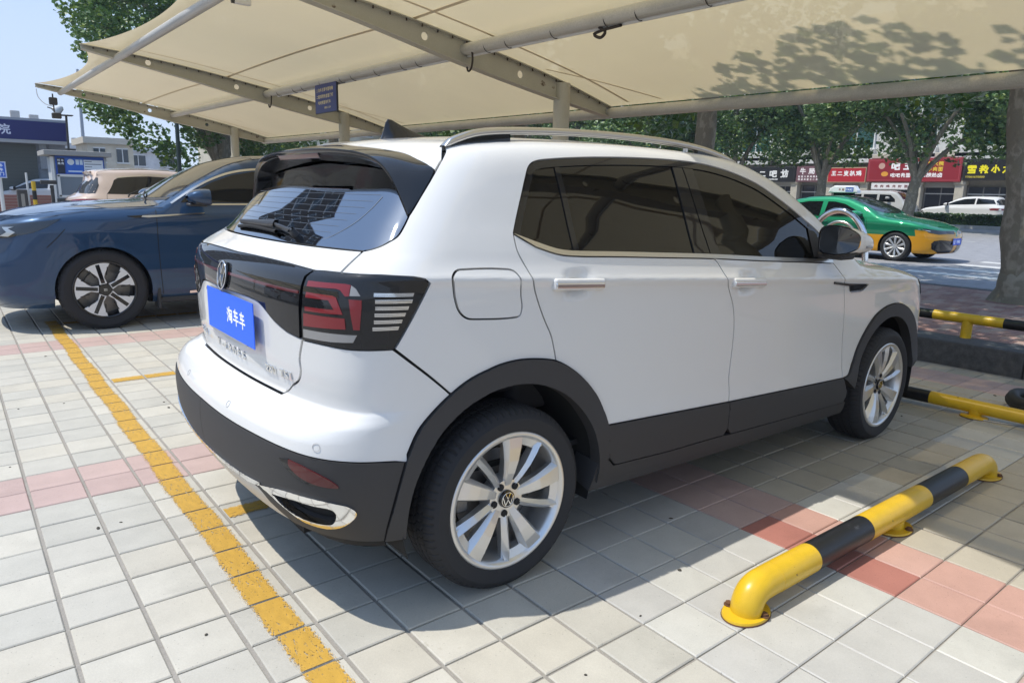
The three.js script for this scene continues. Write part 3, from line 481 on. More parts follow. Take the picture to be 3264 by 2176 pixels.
// a strip along a curve on the body (rubber seal, trim, seam)
function ribbon(body, pts, w, off, o = {}) {
  const at = o.top ? (u, v) => body.top(u, v) : (u, v) => body.wrap(u, v); const P = pts.map(q => { const p = at(...q); return { p, n: body.grad(p) }; }), pos = [], nor = [], idx = [];
  for (let i = 0; i < P.length; i++) { const t = P[Math.min(i + 1, P.length - 1)].p.clone().sub(P[Math.max(i - 1, 0)].p).normalize(), b = t.clone().cross(P[i].n).normalize(); for (const k of [-0.5, 0.5]) { const q = P[i].p.clone().addScaledVector(b, k * w).addScaledVector(P[i].n, off); pos.push(q.x, q.y, q.z); nor.push(P[i].n.x, P[i].n.y, P[i].n.z); } if (i) { const a = 2 * i - 2; idx.push(a, a + 1, a + 3, a, a + 3, a + 2); } }
  for (let i = 0; i < idx.length; i += 3) { const A = k => V(pos[3 * k], pos[3 * k + 1], pos[3 * k + 2]); const a = A(idx[i]), n = A(idx[i + 1]).sub(a).cross(A(idx[i + 2]).sub(a)); if (n.dot(V(nor[3 * idx[i]], nor[3 * idx[i] + 1], nor[3 * idx[i] + 2])) < 0) { const t = idx[i + 1]; idx[i + 1] = idx[i + 2]; idx[i + 2] = t; } }
  const g = new THREE.BufferGeometry(); g.setAttribute('position', new THREE.Float32BufferAttribute(pos, 3)); g.setAttribute('normal', new THREE.Float32BufferAttribute(nor, 3)); g.setAttribute('uv', new THREE.Float32BufferAttribute(new Float32Array(pos.length / 3 * 2), 2)); g.setIndex(idx); return g;
}
// lofted grid of points -> smooth mesh
function gridGeo(rows, close = false) {
  const pos = [], idx = [], m = rows[0].length; rows.forEach(r => r.forEach(p => pos.push(...(p.isVector3 ? [p.x, p.y, p.z] : p))));
  for (let i = 0; i < rows.length - 1; i++) for (let j = 0; j < (close ? m : m - 1); j++) { const a = i * m + j, b = i * m + (j + 1) % m, c = b + m, d = a + m; idx.push(a, b, c, a, c, d); }
  const g = new THREE.BufferGeometry(); g.setAttribute('position', new THREE.Float32BufferAttribute(pos, 3)); g.setAttribute('uv', new THREE.Float32BufferAttribute(new Float32Array(pos.length / 3 * 2), 2)); g.setIndex(idx); g.computeVertexNormals(); return g;
}
const arc = (cx, cy, r, a0, a1, n = 24) => Array.from({ length: n + 1 }, (_, i) => { const a = lerp(a0, a1, i / n) * Math.PI / 180; return [cx + r * Math.cos(a), cy + r * Math.sin(a)]; });
// ---------------------------------------------------------------- car materials
const CM = {
  white: MP({ color: lin(0.69, 0.685, 0.665), roughness: 0.6, specularIntensity: 0.1, clearcoat: 1, clearcoatRoughness: 0.03 }),
  gloss: MP({ color: lin(0.006, 0.0065, 0.008), roughness: 0.6, specularIntensity: 0.2, clearcoat: 1, clearcoatRoughness: 0.02 }),
  clad: M({ color: lin(0.034, 0.033, 0.034), roughness: 0.62, bumpMap: bumpTex, bumpScale: 0.0004 }),
  rubber: M({ color: lin(0.012, 0.012, 0.013), roughness: 0.8 }),
  tyre: M({ color: lin(0.020, 0.020, 0.022), roughness: 0.78, map: grainTex }),
  chrome: M({ color: lin(0.80, 0.80, 0.80), roughness: 0.07, metalness: 1 }),
  satin: M({ color: lin(0.62, 0.60, 0.56), roughness: 0.28, metalness: 1 }),
  alloy: MP({ color: lin(0.66, 0.655, 0.64), roughness: 0.30, metalness: 0.75, clearcoat: 0.5, clearcoatRoughness: 0.1 }),
  dark: M({ color: lin(0.012, 0.012, 0.012), roughness: 0.9 }),
  steel: M({ color: lin(0.26, 0.25, 0.24), roughness: 0.45, metalness: 0.8, map: grainTex }),
  tint: MP({ color: lin(0.03, 0.031, 0.03), roughness: 0.02, transmission: 0.8, thickness: 0, ior: 1.5 }),
  tintDark: MP({ color: lin(0.008, 0.008, 0.008), roughness: 0.02, transmission: 0.5, thickness: 0, ior: 1.52 }),
  glassBlack: MP({ color: lin(0.008, 0.009, 0.010), roughness: 0.04, ior: 1.52 }),
  red: MP({ color: lin(0.19, 0.015, 0.020), roughness: 0.4, specularIntensity: 0.3, clearcoat: 1, clearcoatRoughness: 0.04 }),
  redDark: MP({ color: lin(0.085, 0.008, 0.010), roughness: 0.4, specularIntensity: 0.3, clearcoat: 1, clearcoatRoughness: 0.04 }),
  clearLens: MP({ color: lin(0.25, 0.245, 0.24), roughness: 0.35, clearcoat: 1 }),
  silver: M({ color: lin(0.56, 0.56, 0.555), roughness: 0.38, metalness: 0.55 }),
  seat: M({ color: lin(0.035, 0.034, 0.036), roughness: 0.8 }),
  plateBlue: M({ color: lin(0.02, 0.09, 0.55), roughness: 0.4 }),
  lampGlass: MP({ color: lin(0.018, 0.02, 0.022), roughness: 0.05, clearcoat: 1 }),
};
// ---------------------------------------------------------------- wheels (axis along local z, outer face towards +z)
const treadBump = tex(512, 128, (u, v) => { const k = (u * 72) % 1, e = Math.abs(v - 0.5) * 2; let c = 1; if (e > 0.32 && e < 0.52 && k < 0.16) c = 0; if (e < 0.3 && ((u * 72 + v * 5) % 1) < 0.12) c = 0.2; return [c, c, c]; }, false);
const tyreMat = M({ color: lin(0.020, 0.020, 0.022), roughness: 0.8, bumpMap: treadBump, bumpScale: 0.006 });
function tyreGeo(R, rr, w) {
  const h = w / 2, p = []; const sh = R - 0.010;
  p.push([rr - 0.004, -h * 0.86], [rr + 0.012, -h * 0.93], [rr + (R - rr) * 0.45, -h], [sh - 0.02, -h * 0.95], [sh, -h * 0.82]);
  for (const [a, b] of [[-0.55, -0.47], [-0.18, -0.10], [0.10, 0.18], [0.47, 0.55]]) p.push([R, (a - 0.02) * h], [R - 0.007, a * h], [R - 0.007, b * h], [R, (b + 0.02) * h]);
  p.push([sh, h * 0.82], [sh - 0.02, h * 0.95], [rr + (R - rr) * 0.62, h * 0.995], [rr + (R - rr) * 0.58, h * 1.0], [rr + (R - rr) * 0.42, h * 0.995], [rr + (R - rr) * 0.18, h * 0.955], [rr + 0.008, h * 0.925], [rr - 0.004, h * 0.86]);
  return lathe(p, 96).rotateX(Math.PI / 2);
}
function spoke(a0, a1, r0, r1, w0, w1, z0, z1, prof, n = 6) { // prof: [across -1..1, height] top line of the section
  const rows = []; for (let i = 0; i <= n; i++) {
    const t = i / n, r = lerp(r0, r1, t), a = lerp(a0, a1, t), w = lerp(w0, w1, t) / 2, z = lerp(z0, z1, t) + 0.010 * Math.sin(t * Math.PI);
    const rad = V(Math.cos(a), Math.sin(a), 0), tan = V(-Math.sin(a), Math.cos(a), 0); const row = [];
    row.push(rad.clone().multiplyScalar(r).addScaledVector(tan, -w * 0.8).add(V(0, 0, z - 0.045)));
    for (const [u, h] of prof) row.push(rad.clone().multiplyScalar(r).addScaledVector(tan, u * w).add(V(0, 0, z + h * (0.4 + 0.6 * t))));
    row.push(rad.clone().multiplyScalar(r).addScaledVector(tan, w * 0.8).add(V(0, 0, z - 0.045)));
    rows.push(row);
  }
  let g = gridGeo(rows); g = g.toNonIndexed(); g.computeVertexNormals(); return g;
}
function logoGeo(R, d = 0.004) { // ring with a V over a W
  const ring = new THREE.TorusGeometry(R * 0.94, R * 0.055, 8, 40).scale(1, 1, 0.6), bars = [];
  const bar = (x0, y0, x1, y1) => { const L = Math.hypot(x1 - x0, y1 - y0) * R, a = Math.atan2(y1 - y0, x1 - x0); bars.push(box(L + R * 0.06, R * 0.10, d).rotateZ(a).translate((x0 + x1) / 2 * R, (y0 + y1) / 2 * R, 0)); };
  bar(-0.36, 0.80, -0.02, 0.12); bar(0.36, 0.80, 0.02, 0.12); bar(-0.80, 0.40, -0.40, -0.72); bar(-0.40, -0.72, 0, -0.02); bar(0.80, 0.40, 0.40, -0.72); bar(0.40, -0.72, 0, -0.02);
  return merge([ring, ...bars]);
}
function wheel(parent, style, o) { // parts: tyre, rim, spokes, brake disc, hub cap
  const { R = 0.322, rr = 0.236, w = 0.205 } = o, g = new THREE.Group(); g.name = 'wheel'; parent.add(g);
  mesh('tyre', tyreGeo(R, rr, w), tyreMat, g);
  const zf = w / 2 - 0.012;
  mesh('rim', lathe([[rr - 0.022, -w / 2 + 0.01], [rr - 0.036, -w * 0.2], [rr - 0.03, zf - 0.07], [rr - 0.022, zf - 0.02], [rr - 0.014, zf + 0.004], [rr, zf + 0.008], [rr + 0.006, zf + 0.004], [rr + 0.007, zf - 0.006], [rr - 0.002, zf - 0.014]], 72).rotateX(Math.PI / 2), style === 'suv' ? CM.gloss : CM.alloy, g);
  mesh('brake_disc', [new THREE.CylinderGeometry(rr * 0.66, rr * 0.66, 0.02, 40).rotateX(Math.PI / 2).translate(0, 0, zf - 0.11)], CM.steel, g);
  mesh('wheel_back', [new THREE.CylinderGeometry(rr - 0.03, rr - 0.03, 0.01, 40).rotateX(Math.PI / 2).translate(0, 0, zf - 0.135)], CM.steel, g);
  const zs = [], k = Math.PI / 180, hz = zf - 0.022;
  if (style === 'twin') {
    for (let i = 0; i < 5; i++) {
      const b = (-79 + 72 * i) * k; // narrow ridged spoke, slot, broad flat spoke
      zs.push(spoke(b - 16 * k, b - 11 * k, 0.046, rr - 0.006, 0.026, 0.034, hz, zf, [[-1, -0.022], [0.1, 0.004], [1, -0.014]], 4));
      zs.push(spoke(b + 17 * k, b + 19.5 * k, 0.046, rr - 0.006, 0.034, 0.094, hz, zf, [[-1, -0.026], [-0.60, 0.000], [0.70, 0.003], [1, -0.020]], 4));
      const s = []; for (let j = 0; j <= 6; j++) s.push(b + (-15 + j * 6.2) * k);
      const ring = (r, z) => s.map(a => [Math.cos(a) * r, Math.sin(a) * r, z]);
      const web = gridGeo([ring(rr - 0.046, zf - 0.045), ring(rr - 0.044, zf - 0.016), ring(rr - 0.012, zf - 0.003), ring(rr - 0.003, zf + 0.002)]).toNonIndexed(); web.computeVertexNormals(); zs.push(web);
    }
    const hub = mesh('hub', [new THREE.CylinderGeometry(0.068, 0.076, 0.05, 40).rotateX(Math.PI / 2).translate(0, 0, hz - 0.024)], CM.alloy, g);
    const lugs = []; for (let i = 0; i < 5; i++) { const a = (-98 + 72 * i) * k; lugs.push(new THREE.CylinderGeometry(0.0125, 0.0125, 0.014, 16).rotateX(Math.PI / 2).translate(Math.cos(a) * 0.052, Math.sin(a) * 0.052, hz - 0.002)); }
    for (const l of lugs) mesh('lug_recess', l, CM.dark, hub);
    const cap = mesh('hub_cap', [new THREE.CylinderGeometry(0.030, 0.032, 0.012, 32).rotateX(Math.PI / 2).translate(0, 0, hz + 0.004)], CM.gloss, hub);
    cap.name = 'hub_cap'; mesh('hub_logo', logoGeo(0.026, 0.002).translate(0, 0, hz + 0.012), CM.chrome, hub);
    const cal = mesh('brake_caliper', [rbox(0.05, 0.10, 0.05, 0.01, -0.15, 0.02, zf - 0.085)], CM.steel, g); cal.name = 'brake_caliper';
    mesh('spokes', zs, CM.alloy, g);
  } else if (style === 'suv') { // five bright machined blades, black inlays between
    const bl = [], dk = [], fin = [];
    for (let i = 0; i < 5; i++) {
      const b = (102 + 72 * i) * k, P = (r, a) => [Math.cos(a) * r, Math.sin(a) * r];
      const oo = []; for (let j = 0; j <= 8; j++) oo.push(P(rr - 0.002, b + (-25 + 50 * j / 8) * k));
      const sh = [P(0.062, b - 30 * k), P(0.115, b - 11.5 * k), P(0.150, b - 15 * k), ...oo, P(0.150, b + 15 * k), P(0.115, b + 11.5 * k), P(0.062, b + 30 * k)];
      bl.push(prism(sh, 0.022, 0.002).translate(0, 0, zf - 0.010));
      dk.push(rbox(rr - 0.085, 0.036, 0.020, 0.004, 0.055 + (rr - 0.075) / 2, 0, 0).rotateZ(b).translate(0, 0, zf - 0.0075));
      for (const sg of [-1, 1]) fin.push(rbox(0.082, 0.009, 0.02, 0.003, 0.174, 0, 0).rotateZ(b + sg * 20.5 * k).translate(0, 0, zf - 0.0085));
    }
    mesh('spokes', bl, M({ color: lin(0.72, 0.72, 0.71), roughness: 0.35, metalness: 0.2 }), g); mesh('spoke_inlay', [...dk, ...fin], CM.gloss, g);
    const hub = mesh('hub', [new THREE.CylinderGeometry(0.052, 0.06, 0.03, 32).rotateX(Math.PI / 2).translate(0, 0, zf - 0.008)], CM.gloss, g);
    const dots = []; for (let a = 0; a < 3; a++) for (let c = 0; c < 3; c++) dots.push(rbox(0.006, 0.0045, 0.002, 0.0008, (a - 1) * 0.010, (c - 1) * 0.008, zf + 0.008)); mesh('hub_logo', dots, CM.chrome, hub);
  } else { // ten plain spokes
    for (let i = 0; i < 10; i++) { const b = (i * 36 + 9) * k; zs.push(spoke(b, b, 0.04, rr - 0.006, 0.022, 0.058, hz, zf - 0.002, [[-1, -0.008], [-0.5, 0.004], [0.5, 0.004], [1, -0.008]], 3)); }
    mesh('spokes', zs, CM.alloy, g); mesh('hub', [new THREE.CylinderGeometry(0.045, 0.055, 0.03, 24).rotateX(Math.PI / 2).translate(0, 0, hz)], CM.alloy, g);
  }
  return g;
}
function setWheels(car, style, o, spots) { let first; for (const [x, y, z, side, spin = 0, steer = 0] of spots) { let w; if (!first) first = w = wheel(car, style, o); else { w = first.clone(); car.add(w); } w.name = 'wheel'; w.position.set(x, y, z); w.rotation.order = 'YXZ'; w.rotation.set(0, (side > 0 ? 0 : Math.PI) + steer, spin); } }
// ---------------------------------------------------------------- the white compact SUV in front
const font = await new FontLoader().loadAsync('fonts/droid/droid_sans_bold.typeface.json');
{
  const B = new Body({
    yt: [[-.6, 1.40], [-.36, 1.475], [-.2, 1.503], [0, 1.531], [.3, 1.553], [.7, 1.562], [1.1, 1.556], [1.35, 1.538], [1.6, 1.475], [1.9, 1.335], [2.15, 1.175], [2.28, 1.095], [2.38, 1.07], [2.8, 1.02], [3.1, .955], [3.3, .88], [3.5, .78]],
    crown: 0.10,
    sec: [[.16, .79], [.22, .84], [.28, .862], [.34, .872], [.46, .877], [.56, .868], [.70, .864], [.85, .8655], [.93, .8675], [.985, .8745], [1.010, .8832], [1.014, .8836], [1.018, .8822], [1.032, .8735], [1.06, .8595], [1.10, .846], [1.14, .832], [1.18, .817], [1.30, .776], [1.45, .722], [1.52, .690], [1.6, .64]],
    plan: [[-.7, -.10], [-.5, -.045], [-.25, -.020], [0, -.008], [.4, 0], [1.8, 0], [2.3, -.004], [2.8, -.02], [3.1, -.05], [3.4, -.11]],
    planU: [[-.5, -.09], [-.2, -.04], [.2, -.01], [.6, 0], [1.4, 0], [2.4, 0]],
    shf: [[.25, 0], [.6, 1], [1.3, 1], [1.6, .3]], slope: 0.055,
    xr: [[.16, -.53], [.22, -.60], [.30, -.675], [.38, -.725], [.46, -.748], [.54, -.752], [.61, -.742], [.65, -.715], [.68, -.655], [.70, -.628], [.76, -.637], [.80, -.641], [.84, -.642], [.90, -.643], [.95, -.644], [.98, -.645], [1.03, -.640], [1.085, -.622], [1.105, -.60], [1.13, -.56], [1.155, -.515], [1.25, -.425], [1.33, -.35], [1.42, -.268], [1.52, -.18]],
    c1: 0.12, c2: 0.08, kc: [[.2, .35], [.5, .26], [.7, .20], [.85, .18], [1.05, .20], [1.3, .24], [1.5, .25]],
    xf: [[.16, 3.30], [.3, 3.42], [.5, 3.46], [.7, 3.43], [.85, 3.36], [.95, 3.28], [1.2, 3.0]],
    bumps: [{ rear: [0.875, 0.36, 0.115], d: 0.026 }, { side: [0.258, 1.038, 0.085, 0.060], d: 0.030 }, { side: [1.235, 0.986, 0.085, 0.060], d: 0.030 }],
  });
  const car = thing('compact_suv', 'white compact SUV with black cladding and silver roof rails, nearest the camera', 'car', [1.2443, 0, -1.4894], -0.0101);
  const X = (x, y) => [B.sAt(x, y), y];
  const rev = a => [...a].reverse();
  const neg = a => a.map(([s, y]) => [-s, y]);
  const both = (name, geo, mat, label) => { const a = mesh(name, geo, mat, car, label), b = mesh(name, flipZ(geo), mat, car, label); return [a, b]; };
  // ---- measured lines (s round the car, y up)
  const zD = spline([[-.18, .668], [-.139, .648], [-.1, .592], [0, .585], [1.2, .585], [1.5, .60], [2.0, .685], [2.2, .72]]);
  const ditch = (x0, x1, n) => Array.from({ length: n + 1 }, (_, i) => { const x = lerp(x0, x1, i / n); return [x + 1, B.top(x, zD(x)).y]; });
  const dPillar = curve([[.709, 1.261], [.741, 1.327], [.789, 1.394], [.834, 1.437], [.900, 1.479]]);
  const dloTop = curve([[1.026, 1.209], [1.055, 1.264], [1.091, 1.330], [1.123, 1.387], [1.139, 1.413], [1.156, 1.429], [1.183, 1.440], [1.247, 1.449], [1.397, 1.461], [1.560, 1.469], [1.739, 1.474], [1.933, 1.474], [2.084, 1.467], [2.238, 1.446], [2.344, 1.423], [2.454, 1.392], [2.569, 1.345], [2.689, 1.289], [2.786, 1.237], [2.861, 1.196], [2.925, 1.145], [2.965, 1.085]], 4);
  const belt = curve([[1.026, 1.209], [1.103, 1.183], [1.164, 1.164], [1.203, 1.155], [1.258, 1.149], [1.455, 1.140], [1.713, 1.127], [2.006, 1.112], [2.340, 1.090], [2.805, 1.062], [2.965, 1.052]], 4);
  const beltLow = belt.map(([s, y], i) => [s - 0.002, y - 0.019 + (i < 4 ? 0.004 * (4 - i) : 0)]);
  const doorRear = curve([[1.024, 1.19], [1.026, 1.153], [1.046, 1.101], [1.060, 1.062], [1.088, .997], [1.124, .924], [1.152, .874], [1.169, .823], [1.179, .783]], 4);
  const doorMid = curve([[2.018, 1.093], [2.042, 1.075], [2.080, 1.004], [2.149, .900], [2.171, .826], [2.177, .752], [2.173, .655], [2.166, .583], [2.172, .525], [2.168, .475]], 4);
  const doorFront = curve([[2.962, 1.035], [2.999, 1.0], [3.035, .95], [3.071, .88], [3.10, .78], [3.12, .62], [3.145, .438]], 4);
  const archR = [[.720, .542], [.742, .631], [.768, .679], [.806, .726], [.857, .767], [.929, .794], [1.015, .804], [1.100, .798], [1.180, .781], [1.252, .743], [1.319, .691], [1.380, .619], [1.418, .543], [1.430, .510]];
  const archRc = curve(archR, 4), trimR = [[1.430, .510], [2.168, .475]], trimF = [[2.168, .475], [3.145, .438]];
  const archFx = [[2.145, .438], [2.198, .447], [2.237, .500], [2.282, .582], [2.352, .664], [2.439, .732], [2.541, .769], [2.658, .782], [2.754, .774], [2.844, .750], [2.967, .686], [3.06, .60], [3.115, .50], [3.135, .40]];
  const archFc = curve(archFx, 3).map(p => X(...p));
  const seamBump = curve([[.704, .886], [.733, .836], [.776, .770], [.806, .726]], 4);
  const darkTop = curve([[0, .587], [.217, .585], [.355, .585], [.508, .585], [.562, .582], [.601, .575], [.632, .568], [.660, .561], [.688, .554], [.720, .545]], 4);
  const tgRight = curve([[.543, .890], [.532, .826], [.533, .79], [.520, .752], [.475, .712], [.441, .691]], 4);
  const tgLow = curve([[.441, .691], [.345, .692], [.2, .6925], [0, .693]], 4);
  const lampLow = curve([[.704, .886], [.663, .8865], [.637, .887], [.598, .890], [.543, .890]], 4);
  const lampTop = curve([[.548, 1.079], [.560, 1.096], [.581, 1.098], [.634, 1.099], [.686, 1.099], [.734, 1.093], [.753, 1.086], [.762, 1.072]], 4);
  const lampFront = [[.762, 1.072], [.704, .886]], lampIn = curve([[.543, .890], [.544, .956], [.547, 1.005], [.546, 1.05], [.548, 1.079]], 3);
  const tgSide = [[.625, 1.157], [.618, 1.099]], glassSide = curve([[.625, 1.157], [.643, 1.163], [.661, 1.173], [.676, 1.186], [.691, 1.201], [.701, 1.229], [.709, 1.261]], 4);
  const barTop = curve([[0, 1.107], [.169, 1.108], [.368, 1.106], [.498, 1.102], [.558, 1.097]], 4), barLow = curve([[.543, .892], [.503, .902], [.422, .927], [.336, .968], [.29, .978], [0, .980]], 4);
  // ---- painted panels
  const fuel = curve([[.810, 1.063], [.809, 1.089], [.820, 1.105], [.842, 1.107], [.945, 1.103], [.992, 1.095], [1.009, 1.073], [1.020, 1.014], [1.027, .978], [1.020, .951], [.999, .946], [.871, .952], [.844, .958], [.826, .979], [.815, 1.018], [.810, 1.063]], 4);
  const aBase = [[2.985, 1.085], [3.13, 1.115]];
  const quarterTop = [...dPillar, ...ditch(-.095, 2.12, 60)];
  const iDoor = archRc.findIndex(p => p[0] >= 1.1789), iSeam = archRc.findIndex(p => p[0] >= .8055);
  const archQ = archRc.slice(iSeam, iDoor);
  both('quarter_panel', panel(B, [...quarterTop, ...rev(aBase), ...rev(dloTop), ...doorRear, ...rev(archQ), ...rev(seamBump), ...rev(lampFront), [.753, 1.086], [.734, 1.093], [.686, 1.099], ...rev(tgSide), ...glassSide], { step: 0.026, stepV: 0.009, holes: [fuel] }), CM.white);
  both('fuel_flap', panel(B, fuel, { step: 0.024, stepV: 0.008 }), CM.white);
  const rd = both('rear_door', panel(B, [...beltLow.filter(p => p[0] < 2.012), ...doorMid, ...rev(trimR), ...rev(archRc.slice(iDoor)), ...rev(doorRear)], { step: 0.022, stepV: 0.007 }), CM.white);
  const fd = both('front_door', panel(B, [...beltLow.filter(p => p[0] > 2.022 && p[0] < 2.96), ...doorFront, ...rev(trimF), ...rev(doorMid)], { step: 0.022, stepV: 0.007 }), CM.white);
  const hoodZ = x => lerp(.715, .60, clamp((x - 2.15) / 1.0, 0, 1)), hoodSeam = Array.from({ length: 20 }, (_, i) => { const x = lerp(2.15, 3.05, i / 19); return [x + 1, B.top(x, hoodZ(x)).y]; });
  const iF = archFc.findIndex(p => p[1] > .6 && p[0] > 3.8);
  both('front_fender', panel(B, [...doorFront.slice(0, 1), [2.985, 1.085], [3.13, 1.115], ...hoodSeam, [4.10, .90], [4.12, .78], ...rev(archFc.filter(p => p[0] < 4.06 && p[1] > .438)), [3.145, .438], ...rev(doorFront)], { step: 0.026, stepV: 0.01 }), CM.white);
  const fb = [[4.10, .895], [4.16, .88], [4.3, .86], [4.6, .855], [B.S4, .855]], fl = [[B.S4, .30], [4.6, .30], [4.3, .31], [4.08, .36], ...rev(archFc.filter(p => p[0] >= 4.06 || (p[1] < .7 && p[0] > 4.0))), [4.12, .78]];
  both('front_bumper', panel(B, [...fb, ...fl], { step: 0.04 }), CM.white);
  const bum = [...tgLow.map(p => p), ...rev(neg(tgLow)), ...rev(neg(tgRight)), ...rev(neg(lampLow)), ...neg(seamBump), ...rev(neg(archRc.slice(0, iSeam + 1))), ...rev(neg(darkTop)), ...darkTop, ...archRc.slice(0, iSeam + 1), ...rev(seamBump), ...lampLow, ...tgRight];
  mesh('rear_bumper', panel(B, bum, { step: 0.02, stepV: 0.010 }), CM.white, car);
  mesh('tailgate', panel(B, [...neg(barLow), ...rev(barLow), ...tgRight, ...tgLow, ...rev(neg(tgLow)), ...rev(neg(tgRight))].map(p => p), { step: 0.02 }), CM.white, car);
  const glassLow = [[-.625, 1.157], [-.4, 1.156], [0, 1.156], [.4, 1.156], [.625, 1.157]];
  mesh('tailgate', panel(B, [...rev(glassLow), [-.618, 1.0995], [-.581, 1.099], ...rev(neg(barTop)), ...barTop, [.581, 1.099], [.618, 1.0995]], { step: 0.018 }), CM.white, car, 'upper lip of the tailgate under the rear window');
  // roof, bonnet, windscreen (seen from above: x, z)
  const roofRear = curve([[-.18, .668], [-.188, .63], [-.195, .579], [-.195, .455], [-.193, .22], [-.176, 0]], 4), rs = Array.from({ length: 41 }, (_, i) => { const x = lerp(-.18, 1.30, i / 40); return [x, zD(x)]; });
  const mz = a => a.map(([x, z]) => [x, -z]);
  const wsTop = curve([[1.30, .589], [1.36, .40], [1.385, .2], [1.39, 0]], 4), wsLow = curve([[2.10, .70], [2.20, .45], [2.25, .2], [2.265, 0]], 4), wsSide = Array.from({ length: 21 }, (_, i) => { const x = lerp(1.30, 2.10, i / 20); return [x, zD(x)]; });
  mesh('roof', panel(B, [...rev(rs), ...roofRear, ...rev(mz(roofRear)), ...mz(rs), ...mz(wsTop), ...rev(wsTop)], { top: true, step: 0.035 }), CM.white, car);
  mesh('windscreen', panel(B, [...wsTop, ...rev(mz(wsTop)), ...mz(wsSide), ...mz(wsLow), ...rev(wsLow), ...rev(wsSide)], { top: true, step: 0.05 }), CM.tint, car);
  const hs = Array.from({ length: 20 }, (_, i) => { const x = lerp(2.15, 3.05, i / 19); return [x, hoodZ(x)]; });
  mesh('bonnet', panel(B, [...hs, [3.16, .45], [3.24, .2], [3.255, 0], [3.24, -.2], [3.16, -.45], ...rev(mz(hs)), [2.24, -.45], [2.29, -.2], [2.305, 0], [2.29, .2], [2.24, .45]], { top: true, step: 0.04 }), CM.white, car);
  mesh('cowl', panel(B, [[2.10, .70], [2.15, .715], [2.24, .45], [2.30, 0], [2.24, -.45], [2.15, -.715], [2.10, -.70], [2.20, -.45], [2.265, 0], [2.20, .45]], { top: true, step: 0.05, off: -0.006 }), CM.clad, car);
  // ---- window band, glass, pillars
  const inTop = dloTop.map((p, i) => { const q = dloTop[Math.min(i + 1, dloTop.length - 1)], r = dloTop[Math.max(i - 1, 0)], l = Math.hypot(q[0] - r[0], q[1] - r[1]), w = 0.026; return [p[0] + (q[1] - r[1]) / l * w, p[1] - (q[0] - r[0]) / l * w]; });
  const upper = inTop.filter(p => p[0] > 1.05 && p[1] > 1.10);
  both('window_frame', panel(B, [...dloTop, ...rev(upper), [1.062, 1.200]], { step: 0.03, off: -0.003, gap: 0.001, flange: 0.012 }), CM.gloss);
  const yIn = s => { for (let i = 1; i < inTop.length; i++) if (inTop[i][0] >= s) { const a = inTop[i - 1], b = inTop[i]; return lerp(a[1], b[1], (s - a[0]) / ((b[0] - a[0]) || 1)); } return 1.2; };
  const yBelt = s => { for (let i = 1; i < belt.length; i++) if (belt[i][0] >= s) { const a = belt[i - 1], b = belt[i]; return lerp(a[1], b[1], (s - a[0]) / (b[0] - a[0])); } return 1.05; };
  const band = (s0a, s0b, s1a, s1b) => { const t = [], b = []; for (let i = 0; i <= 8; i++) { const s = lerp(s0a, s1a, i / 8); t.push([s, yIn(s)]); const q = lerp(s0b, s1b, i / 8); b.push([q, yBelt(q)]); } return [...t, ...rev(b)]; };
  const quarterGlass = [...inTop.filter(p => p[0] > 1.04 && p[0] < 1.262), [1.264, yIn(1.264)], [1.270, yBelt(1.27)], ...rev(belt.filter(p => p[0] > 1.06 && p[0] < 1.268)), [1.062, 1.199]];
  const GO = { step: 0.05, off: -0.008, gap: 0, flange: 0 };
  both('quarter_window', panel(B, quarterGlass, GO), CM.tintDark);
  both('window_divider', panel(B, band(1.258, 1.266, 1.280, 1.290), { step: 0.04, off: -0.004, gap: 0, flange: 0.01 }), CM.gloss);
  both('rear_side_window', panel(B, band(1.278, 1.288, 1.880, 1.910), GO), CM.tintDark);
  both('pillar_trim', panel(B, band(1.880, 1.908, 1.941, 2.007), { step: 0.04, off: -0.003, gap: 0.0012, flange: 0.01 }), CM.gloss);
  both('pillar_trim', panel(B, band(1.945, 2.011, 2.008, 2.078), { step: 0.04, off: -0.003, gap: 0.0012, flange: 0.01 }), CM.gloss);
  const fw = [...inTop.filter(p => p[0] > 2.008 && p[1] > 1.11), [2.93, 1.075], [2.90, yBelt(2.9)], ...rev(belt.filter(p => p[0] > 2.078 && p[0] < 2.9)), [2.078, yBelt(2.078)]];
  both('front_side_window', panel(B, [[2.008, yIn(2.008)], ...fw], GO), CM.tint);
  both('belt_trim', panel(B, [...belt, ...rev(beltLow)], { step: 0.04, off: 0.003, gap: 0.0015, flange: 0.01 }), CM.satin);
  const rearGlassPoly = [...glassLow, ...glassSide.slice(1), [.705, 1.29], [.68, 1.34], [.63, 1.39], [.55, 1.43], [.3, 1.445], [0, 1.448], [-.3, 1.445], [-.55, 1.43], [-.63, 1.39], [-.68, 1.34], [-.705, 1.29], ...rev(neg(glassSide)).slice(0, -1)];
  mesh('rear_window', panel(B, rearGlassPoly, { step: 0.035, off: -0.002, gap: 0.003 }), M({ color: lin(0.30, 0.32, 0.35), roughness: 0.03, metalness: 1 }), car);
  // heating wires in the rear glass
  { const hw = []; for (let i = 0; i < 8; i++) { const y = 1.178 + i * 0.020, e = lerp(.44, .57, i / 7); hw.push(ribbon(B, Array.from({ length: 25 }, (_, k) => [lerp(-e, e, k / 24), y + 0.002]), 0.0011, -0.0012)); } for (const sg of [-1, 1]) hw.push(ribbon(B, curve([[.40, 1.172], [.47, 1.185], [.53, 1.225], [.565, 1.27], [.585, 1.315]].map(([s, y]) => [s * sg, y]), 5), 0.0028, -0.0012)); mesh('heating_wire', hw, M({ color: lin(0.10, 0.12, 0.15), roughness: 0.5 }), car); }
  // ---- dark cladding
  const ring = (outer, inner, m) => both('arch_cladding', panel(B, [...outer, ...rev(inner)], { step: 0.02, off: 0.010, dome: 0.004, gap: 0.0015, flange: 0.05 }), m);
